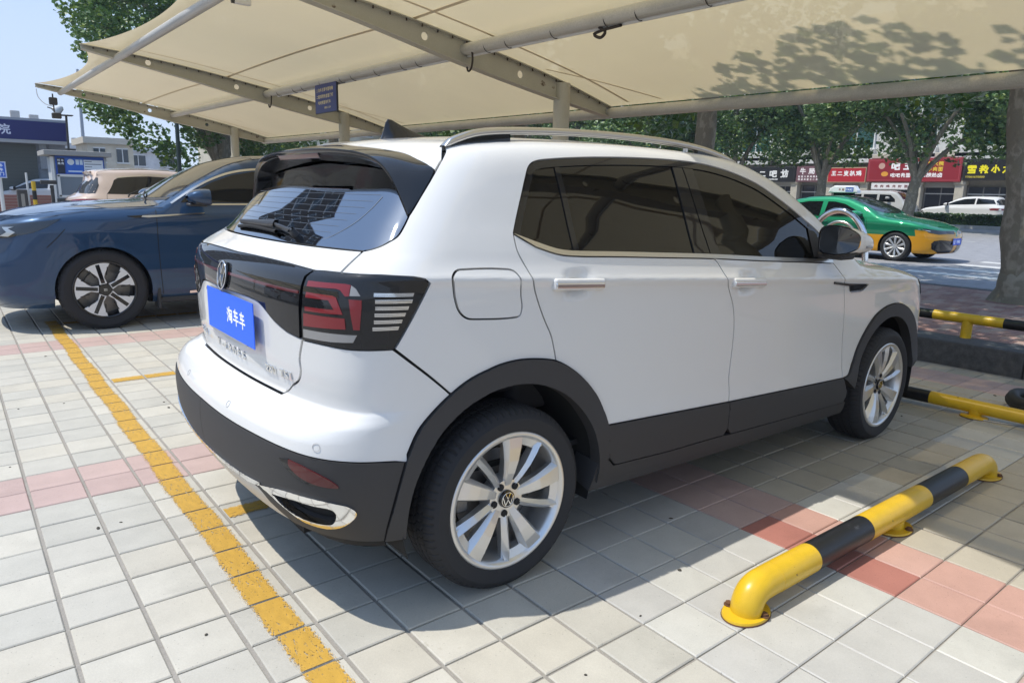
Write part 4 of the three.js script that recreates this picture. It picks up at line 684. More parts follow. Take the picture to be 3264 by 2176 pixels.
  const rIn = curve([[.683, .285], [.690, .30]], 2); // foot of the ring behind the wheel
  const innerR = arc(0.004, 0.335, 0.388, 187, -6, 40).map(p => X(...p));
  ring([[.683, .288], [.700, .397], [.711, .478], ...archRc, [1.437, .44], [1.442, .382]], [...innerR, [1.392, .33]].map((p, i) => p), CM.clad);
  const innerF = arc(2.651, 0.335, 0.375, -8, 186, 40).map(p => X(...p));
  ring([...archFc], [...arc(2.651, 0.335, 0.375, 176, 5, 40).map(p => X(...p))], CM.clad);
  both('door_cladding', panel(B, [...trimR, [2.172, .354], [2.150, .329], [1.781, .334], [1.495, .345], [1.476, .348], [1.444, .380], [1.437, .44]], { step: 0.03, off: 0.006, dome: 0.003, gap: 0.002, flange: 0.03 }), CM.clad);
  both('door_cladding', panel(B, [...trimF, [3.20, .36], [3.19, .30], [2.20, .325], [2.172, .354]], { step: 0.03, off: 0.006, dome: 0.003, gap: 0.002, flange: 0.03 }), CM.clad);
  both('sill', panel(B, [[1.39, .375], [1.444, .376], [1.476, .344], [1.781, .331], [2.150, .326], [2.19, .322], [3.22, .298], [3.24, .225], [2.3, .235], [1.8, .245], [1.5, .252], [1.36, .26]], { step: 0.04, off: 0.002, flange: 0.12 }), CM.clad);
  const seamArch = curve([[.720, .543], [.711, .478], [.700, .397], [.684, .286]], 4), darkBot = [[.684, .286], [.644, .29], [.607, .296], [.559, .30], [.4, .295], [.2, .292], [0, .29]];
  // the lower valance leaves openings for the bright finishers at both corners
  const exO = curve([[.493, .425], [.556, .450], [.607, .445], [.633, .434], [.645, .426], [.655, .402], [.642, .366], [.623, .345], [.602, .338], [.576, .343], [.548, .372], [.516, .410], [.493, .425]], 5);
  const exI = curve([[.526, .419], [.567, .427], [.604, .421], [.623, .416], [.629, .398], [.619, .360], [.604, .355], [.572, .360], [.542, .386], [.526, .419]], 5);
  const skidTop = curve([[0, .404], [.3, .407], [.42, .408], [.468, .398], [.500, .360], [.518, .318]], 4);
  const chTop = curve([[0, .424], [.3, .428], [.42, .432], [.50, .437]], 4), chLow = curve([[0, .406], [.3, .409], [.42, .411], [.492, .424]], 4);
  const lowerHalf = [...darkTop, ...seamArch, [.644, .29], [.607, .296], [.559, .30], [.52, .302], ...rev(skidTop).slice(1, -1), [.42, .408], [.3, .407], [0, .404]];
  const lower = panel(B, [...darkTop, ...seamArch, [.644, .29], [.607, .296], [.559, .30], [.523, .302], ...rev(skidTop)], { step: 0.02, off: 0.004, gap: 0.0012, flange: 0.03, holes: [exI] });
  both('bumper_cladding', lower, CM.clad);
  both('skid_plate', panel(B, [...skidTop, [.518, .30], [.4, .285], [0, .282]], { step: 0.03, off: 0.001, gap: 0.0012, flange: 0.03 }), CM.silver);
  both('chrome_strip', panel(B, [...chTop, ...rev(chLow)], { step: 0.02, off: 0.008, dome: 0.003, gap: 0, flange: 0.01 }), CM.chrome);
  both('exhaust_finisher', panel(B, exO, { step: 0.012, off: 0.008, dome: 0.005, gap: 0, flange: 0.02, holes: [exI] }), CM.chrome);
  both('exhaust_recess', panel(B, exI, { step: 0.02, off: -0.028, gap: -0.008, flange: 0 }), CM.dark);
  both('lower_valance', panel(B, [[0, .29], [.4, .292], [.56, .305], [.644, .295], [.684, .29], [.684, .24], [.55, .22], [0, .215]], { step: 0.05, off: -0.012, flange: 0.1 }), CM.dark);
  const fog = both('rear_reflector', panel(B, curve([[.571, .557], [.589, .549], [.611, .531], [.627, .511], [.637, .487], [.622, .488], [.601, .498], [.583, .516], [.571, .540], [.571, .557]], 4), { step: 0.015, off: 0.0075, gap: 0, flange: 0.02 }), CM.redDark);
  both('reflector_bezel', panel(B, [[.553, .551], [.571, .558], [.573, .540], [.583, .516], [.601, .497], [.622, .487], [.637, .486], [.637, .482], [.60, .489], [.577, .509], [.562, .533]], { step: 0.015, off: 0.0055, gap: 0, flange: 0.01 }), CM.gloss);
  // ---- lamps and the dark bar between them
  const lamp = panel(B, [...lampTop, ...lampFront.slice(1), ...lampLow.slice(1), ...lampIn.slice(1)], { step: 0.018, off: 0.002, gap: 0.0015 });
  for (const sg of [1, -1]) {
    const fz = g => sg > 0 ? g : flipZ(g), L = mesh('tail_lamp', fz(lamp), CM.gloss, car);
    const red = (poly, m, name, off = 0.0035) => mesh(name, fz(panel(B, poly, { step: 0.02, off, gap: 0, flange: 0.004 })), m, L);
    red([[.557, 1.069], [.635, 1.072], [.644, 1.070], [.643, 1.039], [.637, 1.038], [.628, 1.054], [.620, 1.057], [.556, 1.053]], CM.red, 'red_lens');
    red([[.645, 1.069], [.653, 1.060], [.660, 1.041], [.644, 1.040]], CM.clearLens, 'clear_lens');
    red([[.557, 1.037], [.614, 1.037], [.622, 1.033], [.634, .987], [.613, .985], [.556, .982], [.556, .994], [.619, .998], [.608, 1.023], [.556, 1.021]], CM.red, 'red_lens');
    red([[.552, .974], [.637, .976], [.638, .945], [.550, .935]], CM.red, 'red_lens');
    red([[.643, 1.031], [.662, 1.030], [.662, 1.011], [.659, .945], [.650, .945]], CM.red, 'red_lens');
    red([[.549, .925], [.655, .930], [.649, .908], [.612, .903], [.549, .900]], CM.clearLens, 'clear_lens');
    const rows = [[.678, .735, 1.050, 1.047], [.680, .733, 1.031, 1.029], [.680, .727, 1.012, 1.010], [.679, .722, .993, .991], [.678, .717, .973, .972], [.676, .712, .953, .953]];
    for (const [a, b, y0, y1] of rows) for (let k = 0; k < 3; k++) { const d = -0.0036 * k; red([[a, y0 + d], [b - k * .0006, y1 + d], [b - .0006 - k * .0006, y1 + d - .0025], [a, y0 + d - .0025]], CM.chrome, 'bright_fin', 0.0042); }
  }
  const bar = mesh('light_bar', panel(B, [...rev(neg(barTop)), ...barTop.slice(1), [.545, 1.079], [.543, 1.05], [.541, .956], [.539, .893], ...barLow.slice(1), ...rev(neg(barLow)).slice(1), [-.541, .956], [-.543, 1.05], [-.545, 1.079]], { step: 0.018, off: 0.003, gap: 0.002 }), CM.gloss, car);
  mesh('reflector_strip', panel(B, [[-.52, 1.036], [-.2, 1.041], [.2, 1.042], [.538, 1.037], [.538, 1.028], [.2, 1.033], [-.2, 1.032], [-.52, 1.027]], { step: 0.03, off: 0.005, gap: 0, flange: 0.003 }), CM.redDark, bar);
  // ---- badge and lettering, standing on the surface
  const stand = (s, y, off) => { const p = B.wrap(s, y), n = B.grad(p); p.addScaledVector(n, off); const q = new THREE.Quaternion().setFromRotationMatrix(new THREE.Matrix4().makeBasis(V(0, 1, 0).cross(n).normalize(), n.clone().cross(V(0, 1, 0).cross(n).normalize()), n)); return { p, q }; };
  const put = (g, s, y, off) => { const { p, q } = stand(s, y, off); return g.applyQuaternion(q).translate(p.x, p.y, p.z); };
  { const e = mesh('rear_badge', put(logoGeo(0.052, 0.006), 0, 1.026, 0.012), CM.chrome, car); mesh('badge_disc', put(new THREE.CylinderGeometry(0.05, 0.05, 0.006, 40).rotateX(Math.PI / 2), 0, 1.026, 0.007), CM.gloss, e); }
  const letters = (txt, s0, s1, y, h, name) => { const L = []; const n = txt.length; for (let i = 0; i < n; i++) { if (txt[i] === ' ') continue; const g = new TextGeometry(txt[i], { font, size: h, depth: 0.003, curveSegments: 3, bevelEnabled: true, bevelSize: 0.0006, bevelThickness: 0.0006, bevelSegments: 1 }); g.computeBoundingBox(); g.translate(-(g.boundingBox.max.x + g.boundingBox.min.x) / 2, -h / 2, 0); g.scale(1.12, 1, 1); L.push(put(g, lerp(s0, s1, i / (n - 1)), y, 0.001)); } return mesh(name, L, CM.chrome, car); };
  letters('T-CROSS', -.135, .155, .763, .027, 'model_lettering'); letters('280 TSI', .350, .502, .762, .025, 'engine_lettering');
  { const gl = { shang: [[50, 8, 50, 88], [50, 42, 82, 42], [8, 88, 92, 88]], qi: [[12, 16, 24, 26], [8, 42, 20, 50], [8, 92, 24, 64], [48, 8, 36, 34], [42, 24, 92, 24], [46, 42, 84, 42], [40, 60, 84, 60, 86, 86, 96, 92]], da: GLYPH.da, zhong: [[50, 6, 22, 44], [50, 6, 82, 44], [28, 52, 8, 92], [28, 62, 46, 90], [70, 52, 52, 92], [70, 60, 94, 92]] }, acc = [];
    Object.values(gl).forEach((st, i) => { for (const p of st) for (let k = 0; k + 3 < p.length; k += 2) { const u = 0.027 / 100, x0 = (p[k] - 50) * u, y0 = (50 - p[k + 1]) * u, x1 = (p[k + 2] - 50) * u, y1 = (50 - p[k + 3]) * u, l = Math.hypot(x1 - x0, y1 - y0), g = box(l + 0.003, 0.003, 0.003).rotateZ(Math.atan2(y1 - y0, x1 - x0)).translate((x0 + x1) / 2, (y0 + y1) / 2, 0.002); acc.push(put(g, -.455 + i * 0.040, .766, 0.001)); } });
    mesh('maker_lettering', acc, CM.chrome, car); }
  // ---- blue card over the number plate
  { const n = B.grad(B.wrap(0, .88)), g = new THREE.Group(); g.name = 'number_plate'; car.add(g); const p = V(-.648, .890, .0); g.position.copy(p); g.rotation.set(0, -Math.PI / 2, 0);
    mesh('plate_back', rbox(.47, .15, .008, .003, 0, -0.006, -0.006), CM.gloss, g); mesh('plate_rim', rbox(.45, .142, .004, .002, 0.006, -0.010, 0.0), M({ color: lin(.6, .6, .6), roughness: .4 }), g);
    const ct = canvasTex(1040, 330, (c, w, h) => { c.fillStyle = '#2f6df2'; c.fillRect(0, 0, w, h); c.strokeStyle = '#ffffff'; glyph(c, 'tao', 470, 96, 128, 15); glyph(c, 'che', 606, 96, 128, 15); glyph(c, 'che', 742, 96, 128, 15); });
    const cg = new THREE.BoxGeometry(.52, .150, .003); const mm = M({ map: ct, roughness: .55 }), sideM = M({ color: lin(.03, .15, .85), roughness: .55 }); const m = new THREE.Mesh(cg, [sideM, sideM, sideM, sideM, mm, sideM]); m.name = 'plate_cover'; m.castShadow = m.receiveShadow = true; m.position.set(0.072, 0.004, 0.006); g.add(m); m.userData.label = 'bright blue card with white lettering over the plate'; }
  // ---- spoiler
  { const A = [[-.176, 0], [-.186, .12], [-.193, .22], [-.195, .34], [-.195, .455], [-.195, .52], [-.195, .579], [-.19, .63], [-.182, .662]].map(([x, z]) => B.top(x, z)); A.push(B.wrap(.741, 1.327).clone(), B.wrap(.709, 1.261).clone());
    const E = [[-.372, 1.468, 0], [-.369, 1.468, .12], [-.36, 1.466, .24], [-.35, 1.460, .35], [-.338, 1.450, .45], [-.329, 1.436, .52], [-.321, 1.416, .575], [-.314, 1.385, .618], [-.308, 1.350, .648], [-.303, 1.300, .684], [-.301, 1.264, .711]].map(p => V(...p));
    const full = a => [...rev(a).map(p => V(p.x, p.y, -p.z)), ...a.slice(1)], fA = full(A), fE = full(E), rows = [];
    const N = fA.length, mid = (i) => { const m = fA[i].clone().lerp(fE[i], 0.55), k = 1 - Math.abs(i / (N - 1) * 2 - 1); return m.add(V(-0.004, 0.010 * Math.min(1, k * 4), 0)); };
    const sc = i => { const z = fE[i].z, o = Math.min(1, Math.max(0, (Math.abs(z) - .5) / .2)); return V(0.012, -lerp(.018, .006, o), -Math.sign(z) * lerp(0, .012, o)); };
    const top = [0, 0.2, 0.4, 0.6, 0.8, 1].map(t => fA.map((p, i) => { const q = p.clone().multiplyScalar((1 - t) * (1 - t)).addScaledVector(mid(i), 2 * t * (1 - t)).addScaledVector(fE[i], t * t); return q.add(V(0, 0.003, 0)); }));
    const lip = [fE.map(p => p.clone().add(V(0, 0.003, 0))), fE.map((p, i) => p.clone().add(V(-0.003, -0.006, 0))), fE.map((p, i) => p.clone().add(sc(i)))];
    const und = [fE.map((p, i) => p.clone().add(sc(i))), fE.map((p, i) => { const q = fA[i].clone().lerp(p, .42); const z = p.z, o = Math.min(1, Math.max(0, (Math.abs(z) - .45) / .2)); return q.add(V(0, -lerp(.050, .02, o), -Math.sign(z) * lerp(0, .05, o))); })];
    const smoothG = r => { const c = rows2 => rows2; return gridGeo(r); };
    const dense = r => r.map(row => new THREE.CatmullRomCurve3(row, false, 'centripetal').getPoints(96));
    mesh('spoiler', [gridGeo(dense(top)), gridGeo(dense(lip)), gridGeo(dense(und))], CM.gloss, car);
    const bl = []; for (let k = 0; k <= 16; k++) { const z = lerp(-.19, .19, k / 16), x = -.366 + .10 * z * z; bl.push([z, x]); }
    mesh('brake_lamp', gridGeo([[0, 1.455], [-.002, 1.453], [0.004, 1.440], [0.008, 1.438]].map(([dx, y]) => bl.map(([z, x]) => [x + dx + 0.004, y, z]))), CM.redDark, car); }
  // ---- rails, fin, wiper
  for (const sg of [1, -1]) {
    const path = [[-.112, 1.484], [-.085, 1.500], [-.05, 1.514], [0, 1.530], [.06, 1.541], [.18, 1.552], [.42, 1.563], [.66, 1.567], [.90, 1.564], [1.10, 1.554], [1.25, 1.537], [1.36, 1.516], [1.44, 1.499]].map(([x, y]) => V(x, y - 0.009, .603 * sg));
    const c = new THREE.CatmullRomCurve3(path, false, 'centripetal').getPoints(60), rows = c.map((p, i) => { const e = Math.min(1, Math.min(i, 60 - i) / 5 + 0.12), w = 0.017, h = 0.011 * e + 0.002; const r = []; for (let k = 0; k < 12; k++) { const a = k / 12 * 2 * Math.PI; const cx = Math.sign(Math.cos(a)) * Math.pow(Math.abs(Math.cos(a)), .6), sy = Math.sign(Math.sin(a)) * Math.pow(Math.abs(Math.sin(a)), .6); r.push(V(p.x, p.y + sy * h, p.z + cx * w)); } return r; });
    const rail = mesh('roof_rail', gridGeo(rows, true), CM.satin, car);
    const foot = (x0, x1, flip) => { const top = [], bot = []; for (let i = 0; i <= 10; i++) { const x = lerp(x0, x1, i / 10), q = c.reduce((a, b) => Math.abs(b.x - x) < Math.abs(a.x - x) ? b : a); top.push(V(x, q.y - 0.006, .603 * sg)); const t = B.top(x, .60); bot.push(V(x, t.y - 0.01, .603 * sg)); } const wd = 0.011; return merge([gridGeo([top.map(p => p.clone().add(V(0, 0, wd))), bot.map(p => p.clone().add(V(0, 0, wd)))]), gridGeo([top.map(p => p.clone().add(V(0, 0, -wd))), bot.map(p => p.clone().add(V(0, 0, -wd)))]), gridGeo([[top[10].clone().add(V(0, 0, wd)), top[10].clone().add(V(0, 0, -wd))], [bot[10].clone().add(V(0, 0, wd)), bot[10].clone().add(V(0, 0, -wd))]])]); };
    mesh('rail_foot', foot(-.085, .155), CM.gloss, rail); mesh('rail_foot', foot(1.42, 1.17), CM.gloss, rail);
    mesh('rail_post', box(.012, .05, .016, 1.10, 1.522, .603 * sg), CM.satin, rail);
  }
  { const rows = [], prof = [[-.012, .0], [-.004, .030], [.004, .058], [.014, .070], [.030, .067], [.065, .050], [.11, .030], [.155, .014], [.195, .002]]; // fin: outline of the ridge from the back forwards
    prof.forEach(([x, h], i) => { const bx = lerp(-.015, .200, i / (prof.length - 1)), w = lerp(.034, .010, Math.pow(i / (prof.length - 1), 1.3)), y0 = B.top(clamp(bx, 0, .2), 0).y - .004, r = []; for (const [u, v] of [[-1, 0], [-.8, .22], [-.36, .65], [-.16, .95], [0, 1], [.16, .95], [.36, .65], [.8, .22], [1, 0]]) r.push([lerp(bx, x, v), y0 + v * (h + .004), u * w]); rows.push(r); });
    mesh('roof_antenna', gridGeo(rows), CM.gloss, car); }
  { const W = (s, y, o) => { const p = B.wrap(s, y); return p.addScaledVector(B.grad(p), o); };
    const bar3 = (a, b, h0, h1, o0, o1) => { const rows = []; for (let k = 0; k <= 8; k++) { const t = k / 8, s0 = lerp(a[0], b[0], t), y0 = lerp(a[1], b[1], t), h = lerp(h0, h1, t) / 2, o = lerp(o0, o1, t); rows.push([W(s0, y0 - h, o - .006), W(s0, y0 - h * .4, o + .006), W(s0, y0 + h * .5, o + .008), W(s0, y0 + h, o - .004), W(s0, y0, o - .012)]); } return gridGeo(rows, true); };
    const arm = mesh('rear_wiper', [bar3([-.322, 1.190], [.10, 1.196], .012, .028, .016, .024), bar3([.10, 1.194], [.27, 1.180], .012, .014, .020, .018), tube([W(.265, 1.180, -.004), W(.265, 1.180, .026)], .013, 12)], M({ color: lin(.03, .031, .034), roughness: .38 }), car);
    mesh('wiper_blade', [tube([W(-.33, 1.176, .006), W(-.2, 1.181, .010), W(-.05, 1.182, .010), W(.12, 1.178, .008)], 0.007, 8)], CM.rubber, arm); }
  // ---- door handles
  for (const [dr, x0, y0] of [[rd, .258, 1.037], [fd, 1.235, .984]]) [1, -1].forEach((sg, i) => {
    const zc = B.hit(x0, y0 + 0.0, .5, 0, 0, 1).z, sl = -0.052, R = g => { g = g.rotateZ(sl); if (sg < 0) g = flipZ(g.translate(x0, y0, zc + .012)); else g = g.translate(x0, y0, zc + .012); return g; };
    const h = mesh('door_handle', R(merge([rbox(.232, .040, .022, .0105, 0, .002, .020, 3), rbox(.055, .042, .040, .012, -.088, 0, .006, 3), rbox(.04, .042, .040, .012, .096, 0, .006, 3)])), CM.white, dr[i]);
    mesh('handle_strip', R(rbox(.224, .019, .012, .005, 0, -.002, .0275)), CM.chrome, h);
  });
  // ---- fender badge strip, parking sensors, side repeater
  for (const sg of [1, -1]) {
    const P = poly => { const g = panel(B, poly, { step: 0.02, off: 0.006, gap: 0, flange: 0.008 }); return sg > 0 ? g : flipZ(g); };
    const b = mesh('fender_badge', P([[2.937, .949], [3.095, .930], [3.285, .917], [3.27, .900], [3.221, .885], [3.124, .886], [3.102, .917], [2.94, .938]]), CM.gloss, car);
    mesh('badge_trim', P([[3.285, .919], [3.289, .912], [3.245, .884], [3.221, .880], [3.124, .881], [3.125, .888], [3.22, .888], [3.262, .905]]).translate(0, 0, .002 * sg), CM.chrome, b);
  }
  for (const s of [-.610, -.25, .25, .610]) mesh('parking_sensor', put(new THREE.TorusGeometry(.0115, .0007, 6, 24), s, Math.abs(s) > .5 ? .606 : .628, 0.0006), M({ color: lin(.46, .46, .46), roughness: .5 }), car);
  // ---- mirrors
  for (const sg of [1, -1]) {
    const rows = [], R2 = [], yc = 1.148; for (let i = 0; i <= 10; i++) { const t = i / 10, x = lerp(1.80, 2.0, t), k = Math.sqrt(Math.max(0, 1 - Math.pow(Math.max(0, t - .12) / .88, 2.2))) * (t < .12 ? lerp(.94, 1, t / .12) : 1), r = []; for (let j = 0; j < 28; j++) { const a = j / 28 * 2 * Math.PI, c = Math.cos(a), s = Math.sin(a), e = .52; let z = Math.sign(c) * Math.pow(Math.abs(c), e) * .092, y = Math.sign(s) * Math.pow(Math.abs(s), e) * (s > 0 ? .076 : .066); if (z > 0) y *= 1 - .34 * (z / .092) ** 1.5; r.push(V(x + (z > 0 ? .05 * (z / .092) ** 2 : 0), yc + y * (.25 + .75 * k) - .02 * t, sg * (.938 + z * (.35 + .65 * k)))); } rows.push(r); }
    const geoAll = rows, mk = (f) => { const g = gridGeo(geoAll, true); const keep = [], p = g.attributes.position, ix = g.index.array; for (let q = 0; q < ix.length; q += 3) { const cy = (p.getY(ix[q]) + p.getY(ix[q + 1]) + p.getY(ix[q + 2])) / 3, cx = (p.getX(ix[q]) + p.getX(ix[q + 1]) + p.getX(ix[q + 2])) / 3; if (f(cx, cy)) keep.push(ix[q], ix[q + 1], ix[q + 2]); } g.setIndex(keep); return g; };
    const lowp = (x, y) => y < 1.100 || x < 1.826; const hs2 = mesh('door_mirror', mk(lowp), CM.clad, car); mesh('mirror_cap', mk((x, y) => !lowp(x, y)), CM.white, hs2);
    const face = rows[0].map(p => V(p.x + .006, lerp(p.y, yc, .07), lerp(p.z, sg * .938, .07))), cen = V(1.812, yc, sg * .938); mesh('mirror_glass', gridGeo([face, face.map(() => cen.clone())], true), MP({ color: lin(.02, .021, .022), roughness: .03, clearcoat: 1 }), hs2);
    mesh('mirror_arm', [rbox(.12, .03, .14, .012, 1.90, 1.075, sg * .885)], CM.clad, hs2);
    mesh('side_repeater', rbox(.05, .012, .012, .004, 1.925, 1.125, sg * 1.031), CM.clearLens, hs2);
    // sail panel in the corner of the front window
  }
  both('mirror_sail', panel(B, [[2.80, 1.225], [2.861, 1.180], [2.925, 1.13], [2.958, 1.06], [2.86, 1.066], [2.80, 1.070]], { step: 0.04, off: -0.003, gap: 0, flange: 0 }), CM.clad);
  // ---- head lamps, grille (on the far side from here)
  for (const sg of [1, -1]) { const g = panel(B, [[4.02, .895], [4.12, .90], [4.25, .88], [4.40, .86], [4.40, .80], [4.25, .79], [4.08, .80]], { step: 0.03, off: 0.004 }); mesh('head_lamp', sg > 0 ? g : flipZ(g), CM.lampGlass, car); }
  both('grille', panel(B, [[4.46, .84], [B.S4, .84], [B.S4, .74], [4.46, .76]], { step: 0.05, off: 0.005 }), CM.gloss);
  both('grille', panel(B, [[4.40, .58], [B.S4, .58], [B.S4, .34], [4.46, .36], [4.36, .46]], { step: 0.05, off: 0.005 }), CM.clad);
  // ---- rubber behind the shut lines
  { const S = [], rb = (pts, t) => { const r = pts.length > 2 ? pts : resample(pts, .03).slice(0, -1); S.push(ribbon(B, r, .034, -.014, { top: t })); };
    rb(doorRear); rb(doorMid); rb(doorFront); rb(seamBump); rb(curve(lampTop, 1)); rb(lampLow); rb(tgRight); rb(tgLow); rb(neg(tgLow)); rb(dPillar); rb(fuel); rb(barTop); rb(neg(barTop)); rb(lampIn); rb(glassSide); rb(resample([[.618, 1.0995], [.625, 1.157]], .02)); rb(resample([[.704, .886], [.762, 1.072]], .02).slice(0, -8));
    rb(ditch(-.095, 2.0, 40)); rb(beltLow); rb(hoodSeam);
    const all = merge(S); mesh('door_seal', all, CM.rubber, car); mesh('door_seal', flipZ(all), CM.rubber, car); }
  // ---- wheel housings, floor, cabin
  for (const x of [0, 2.651]) for (const sg of [1, -1]) { const l = new THREE.CylinderGeometry(.40, .40, .42, 40, 1, true, 0, Math.PI).rotateX(Math.PI / 2).rotateZ(Math.PI).translate(x, .34, .62 * sg); mesh('wheel_liner', merge([gridGeo([.41, .835].map(z => arc(x, .34, .40, -18, 198, 40).map(([a, b]) => [a, b, z * sg]))), new THREE.CircleGeometry(.41, 40, -.3, Math.PI + .6).translate(x, .34, .42 * sg)]), CM.dark, car); }
  mesh('underbody', [box(1.75, .08, 1.5, 1.32, .24, 0), box(.6, .1, 1.1, -.3, .30, 0), box(.9, .1, 1.1, 2.75, .27, 0), box(2.3, .02, 1.52, .95, .42, 0)], CM.dark, car);
  mesh('cabin_lining', [box(.04, .5, 1.4, 2.0, .78, 0), box(2.1, .02, 1.30, .8, 1.04, 0).scale(1, 0, 1).translate(0, .45, 0)], CM.dark, car);
  const seatG = () => merge([rbox(.5, .16, .5, .05, 0, .60, 0), rbox(.14, .62, .48, .05, -.24, .92, 0).rotateZ(.12).translate(.1, 0, 0), rbox(.09, .18, .26, .04, -.21, 1.30, 0)]);
  for (const z of [-.38, .38]) mesh('seat', seatG().translate(1.25, 0, z), CM.seat, car); mesh('rear_seat', [rbox(.5, .16, 1.25, .05, .42, .60, 0), rbox(.14, .62, 1.25, .05, .16, .92, 0), rbox(.09, .16, .24, .03, .12, 1.28, -.38), rbox(.09, .16, .24, .03, .12, 1.28, .38)], CM.seat, car);
  mesh('dashboard', [rbox(.4, .22, 1.36, .06, 1.95, .98, 0)], CM.seat, car); mesh('steering_wheel', new THREE.TorusGeometry(.18, .015, 8, 32).rotateY(Math.PI / 2).rotateZ(.35).translate(1.68, 1.0, -.38), CM.seat, car);
  setWheels(car, 'twin', { R: .322, rr: .236, w: .205 }, [[0, .318, .763, 1, 0], [2.651, .318, .763, 1, .55, .031], [0, .318, -.763, -1, .2], [2.651, .318, -.763, -1, .9, .031]]);
}
// ---------------------------------------------------------------- the other vehicles: the same kind of shell, fewer panels
function simpleCar(o) {
  const B = new Body(o.body), car = thing(o.name, o.label, 'car', o.pos, o.turn, o.group), st = o.step || 0.05;
  if (o.category) car.userData.category = o.category;
  const rev = a => [...a].reverse(), X = (x, y) => [B.sAt(x, y), y], ax = o.axle, ra = o.archR, wy = o.wheel.R - 0.004;
  const both = (name, g, m, lab) => { const a = mesh(name, g, m, car, lab); mesh(name, flipZ(g), m, car, lab); return a; };
  const zd = o.zd, topY = x => B.top(x, zd(x)).y;
  const side = []; for (let i = 0; i <= 50; i++) { const x = lerp(o.xRoof0, o.xHood1, i / 50); side.push(X(x, topY(x) + 0.004)); }
  const arch0 = arc(0, wy, ra, 180, 0, 20), arch1 = arc(ax, wy, ra, 180, 0, 20), yb = o.yb;
  const low = [[0, yb], X(-ra, yb), ...arch0.map(([x, y]) => X(x, Math.max(y, yb))), X(ra, yb), X(ax - ra, yb), ...arch1.map(([x, y]) => X(x, Math.max(y, yb))), X(ax + ra, yb), [B.S4, yb]];
  const full = [...low, [B.S4, o.yNose], [B.S3, o.yNose], ...rev(side), [B.ZC * 0.7, o.yTail], [0, o.yTail]];
  const split = (p, y, less) => clipHalf(p, 1, y, less);
  if (o.split) { both('lower_body', panel(B, split(resample(full, .03), o.split, true), { step: st, gap: 0 }), o.paint2); both('upper_body', panel(B, split(resample(full, .03), o.split, false), { step: st, gap: 0 }), o.paint); }
  else both('body_side', panel(B, full, { step: st, gap: 0 }), o.paint);
  const tp = []; for (let i = 0; i <= 60; i++) { const x = lerp(o.xRoof0 - 0.05, o.xHood1 + 0.04, i / 60); tp.push([x, zd(clamp(x, o.xRoof0, o.xHood1))]); }
  mesh('roof', panel(B, [...tp, [o.xHood1 + 0.12, 0], ...rev(tp.map(([x, z]) => [x, -z])), [o.xRoof0 - 0.10, 0]], { top: true, step: st * 1.2, off: 0.0015, gap: 0, flange: 0 }), o.paint, car);
  for (const w of o.windows || []) both(w.name || 'side_window', panel(B, w.p.map(p => X(...p)), { step: st * 1.5, off: 0.003, gap: 0, flange: 0.004 }), w.m || CM.glassBlack);
  for (const w of o.topPanels || []) mesh(w.name, panel(B, [...w.p, ...rev(w.p.map(([x, z]) => [x, -z]))], { top: true, step: st * 1.5, off: w.off || 0.004, gap: 0, flange: 0.003 }), w.m, car);
  for (const w of o.endPanels || []) { const g = panel(B, w.p, { step: st, off: w.off || 0.004, gap: 0, flange: 0.004 }); w.one ? mesh(w.name, panel(B, [...w.p, ...rev(w.p.map(([s, y]) => [-s, y]))], { step: st, off: w.off || 0.004, gap: 0, flange: 0.004 }), w.m, car) : both(w.name, g, w.m); }
  for (const w of o.trims || []) both(w.name, ribbon(B, curve(w.p, 6).map(p => X(...p)), w.w, w.off || 0.004), w.m);
  for (const w of o.topTrims || []) both(w.name, ribbon(B, curve(w.p, 6), w.w, w.off || 0.004, { top: true }), w.m);
  if (o.seams) { const r = o.seams.map(s => ribbon(B, curve(s, 6).map(p => X(...p)), 0.0065, 0.0016)); const g = merge(r); both('door_seam', g, CM.dark); }
  for (const h of o.handles || []) both('door_handle', rbox(0.20, 0.028, 0.03, 0.009, h[0], h[1], B.hit(h[0], h[1], .5, 0, 0, 1).z + 0.012), h[2] || o.paint);
  if (o.archTrim) for (const x of [0, ax]) { const z = a => { const [px, py] = a; return [B.sAt(px, py), py]; }; both('arch_trim', panel(B, [...arc(x, wy, ra + o.archTrim[0], 188, -8, 30).map(z), ...arc(x, wy, ra - 0.004, -8, 188, 30).map(z)], { step: 0.03, off: 0.008, dome: 0.004, gap: 0, flange: 0.03 }), o.archTrim[1]); }
  for (const x of [0, ax]) for (const sg of [1, -1]) mesh('wheel_liner', merge([gridGeo([.42, o.halfW - .06].map(z => arc(x, wy, ra + .012, -12, 192, 24).map(([a, b]) => [a, b, z * sg]))), new THREE.CircleGeometry(ra + .02, 24, -.25, Math.PI + .5).translate(x, wy, .42 * sg)]), CM.dark, car);
  mesh('underbody', [box(ax - ra * 2, .08, 1.4, ax / 2, yb + .02, 0), box(ax + 1.0, .08, .8, ax / 2, yb + .06, 0)], CM.dark, car);
  const wz = o.halfW - .02 - o.wheel.w / 2; setWheels(car, o.wheel.style, o.wheel, [[0, wy, wz, 1, .3], [ax, wy, wz, 1, o.spin || 0, o.steer || 0], [0, wy, -wz, -1, .7], [ax, wy, -wz, -1, o.spin || 0, o.steer || 0]]);
  if (o.mirror) for (const sg of [1, -1]) { const [mx, my, mz] = o.mirror, m = o.mirrorPaint || o.paint; const rows = []; for (let i = 0; i <= 8; i++) { const t = i / 8, k = Math.sqrt(Math.max(0.02, 1 - Math.pow(t, 2.4))), r = []; for (let j = 0; j < 20; j++) { const a = j / 20 * 2 * Math.PI, c = Math.cos(a), s = Math.sin(a); r.push(V(mx + t * .19, my + Math.sign(s) * Math.pow(Math.abs(s), .7) * .080 * k, sg * (mz + Math.sign(c) * Math.pow(Math.abs(c), .7) * .125 * (.4 + .6 * k)))); } rows.push(r); }
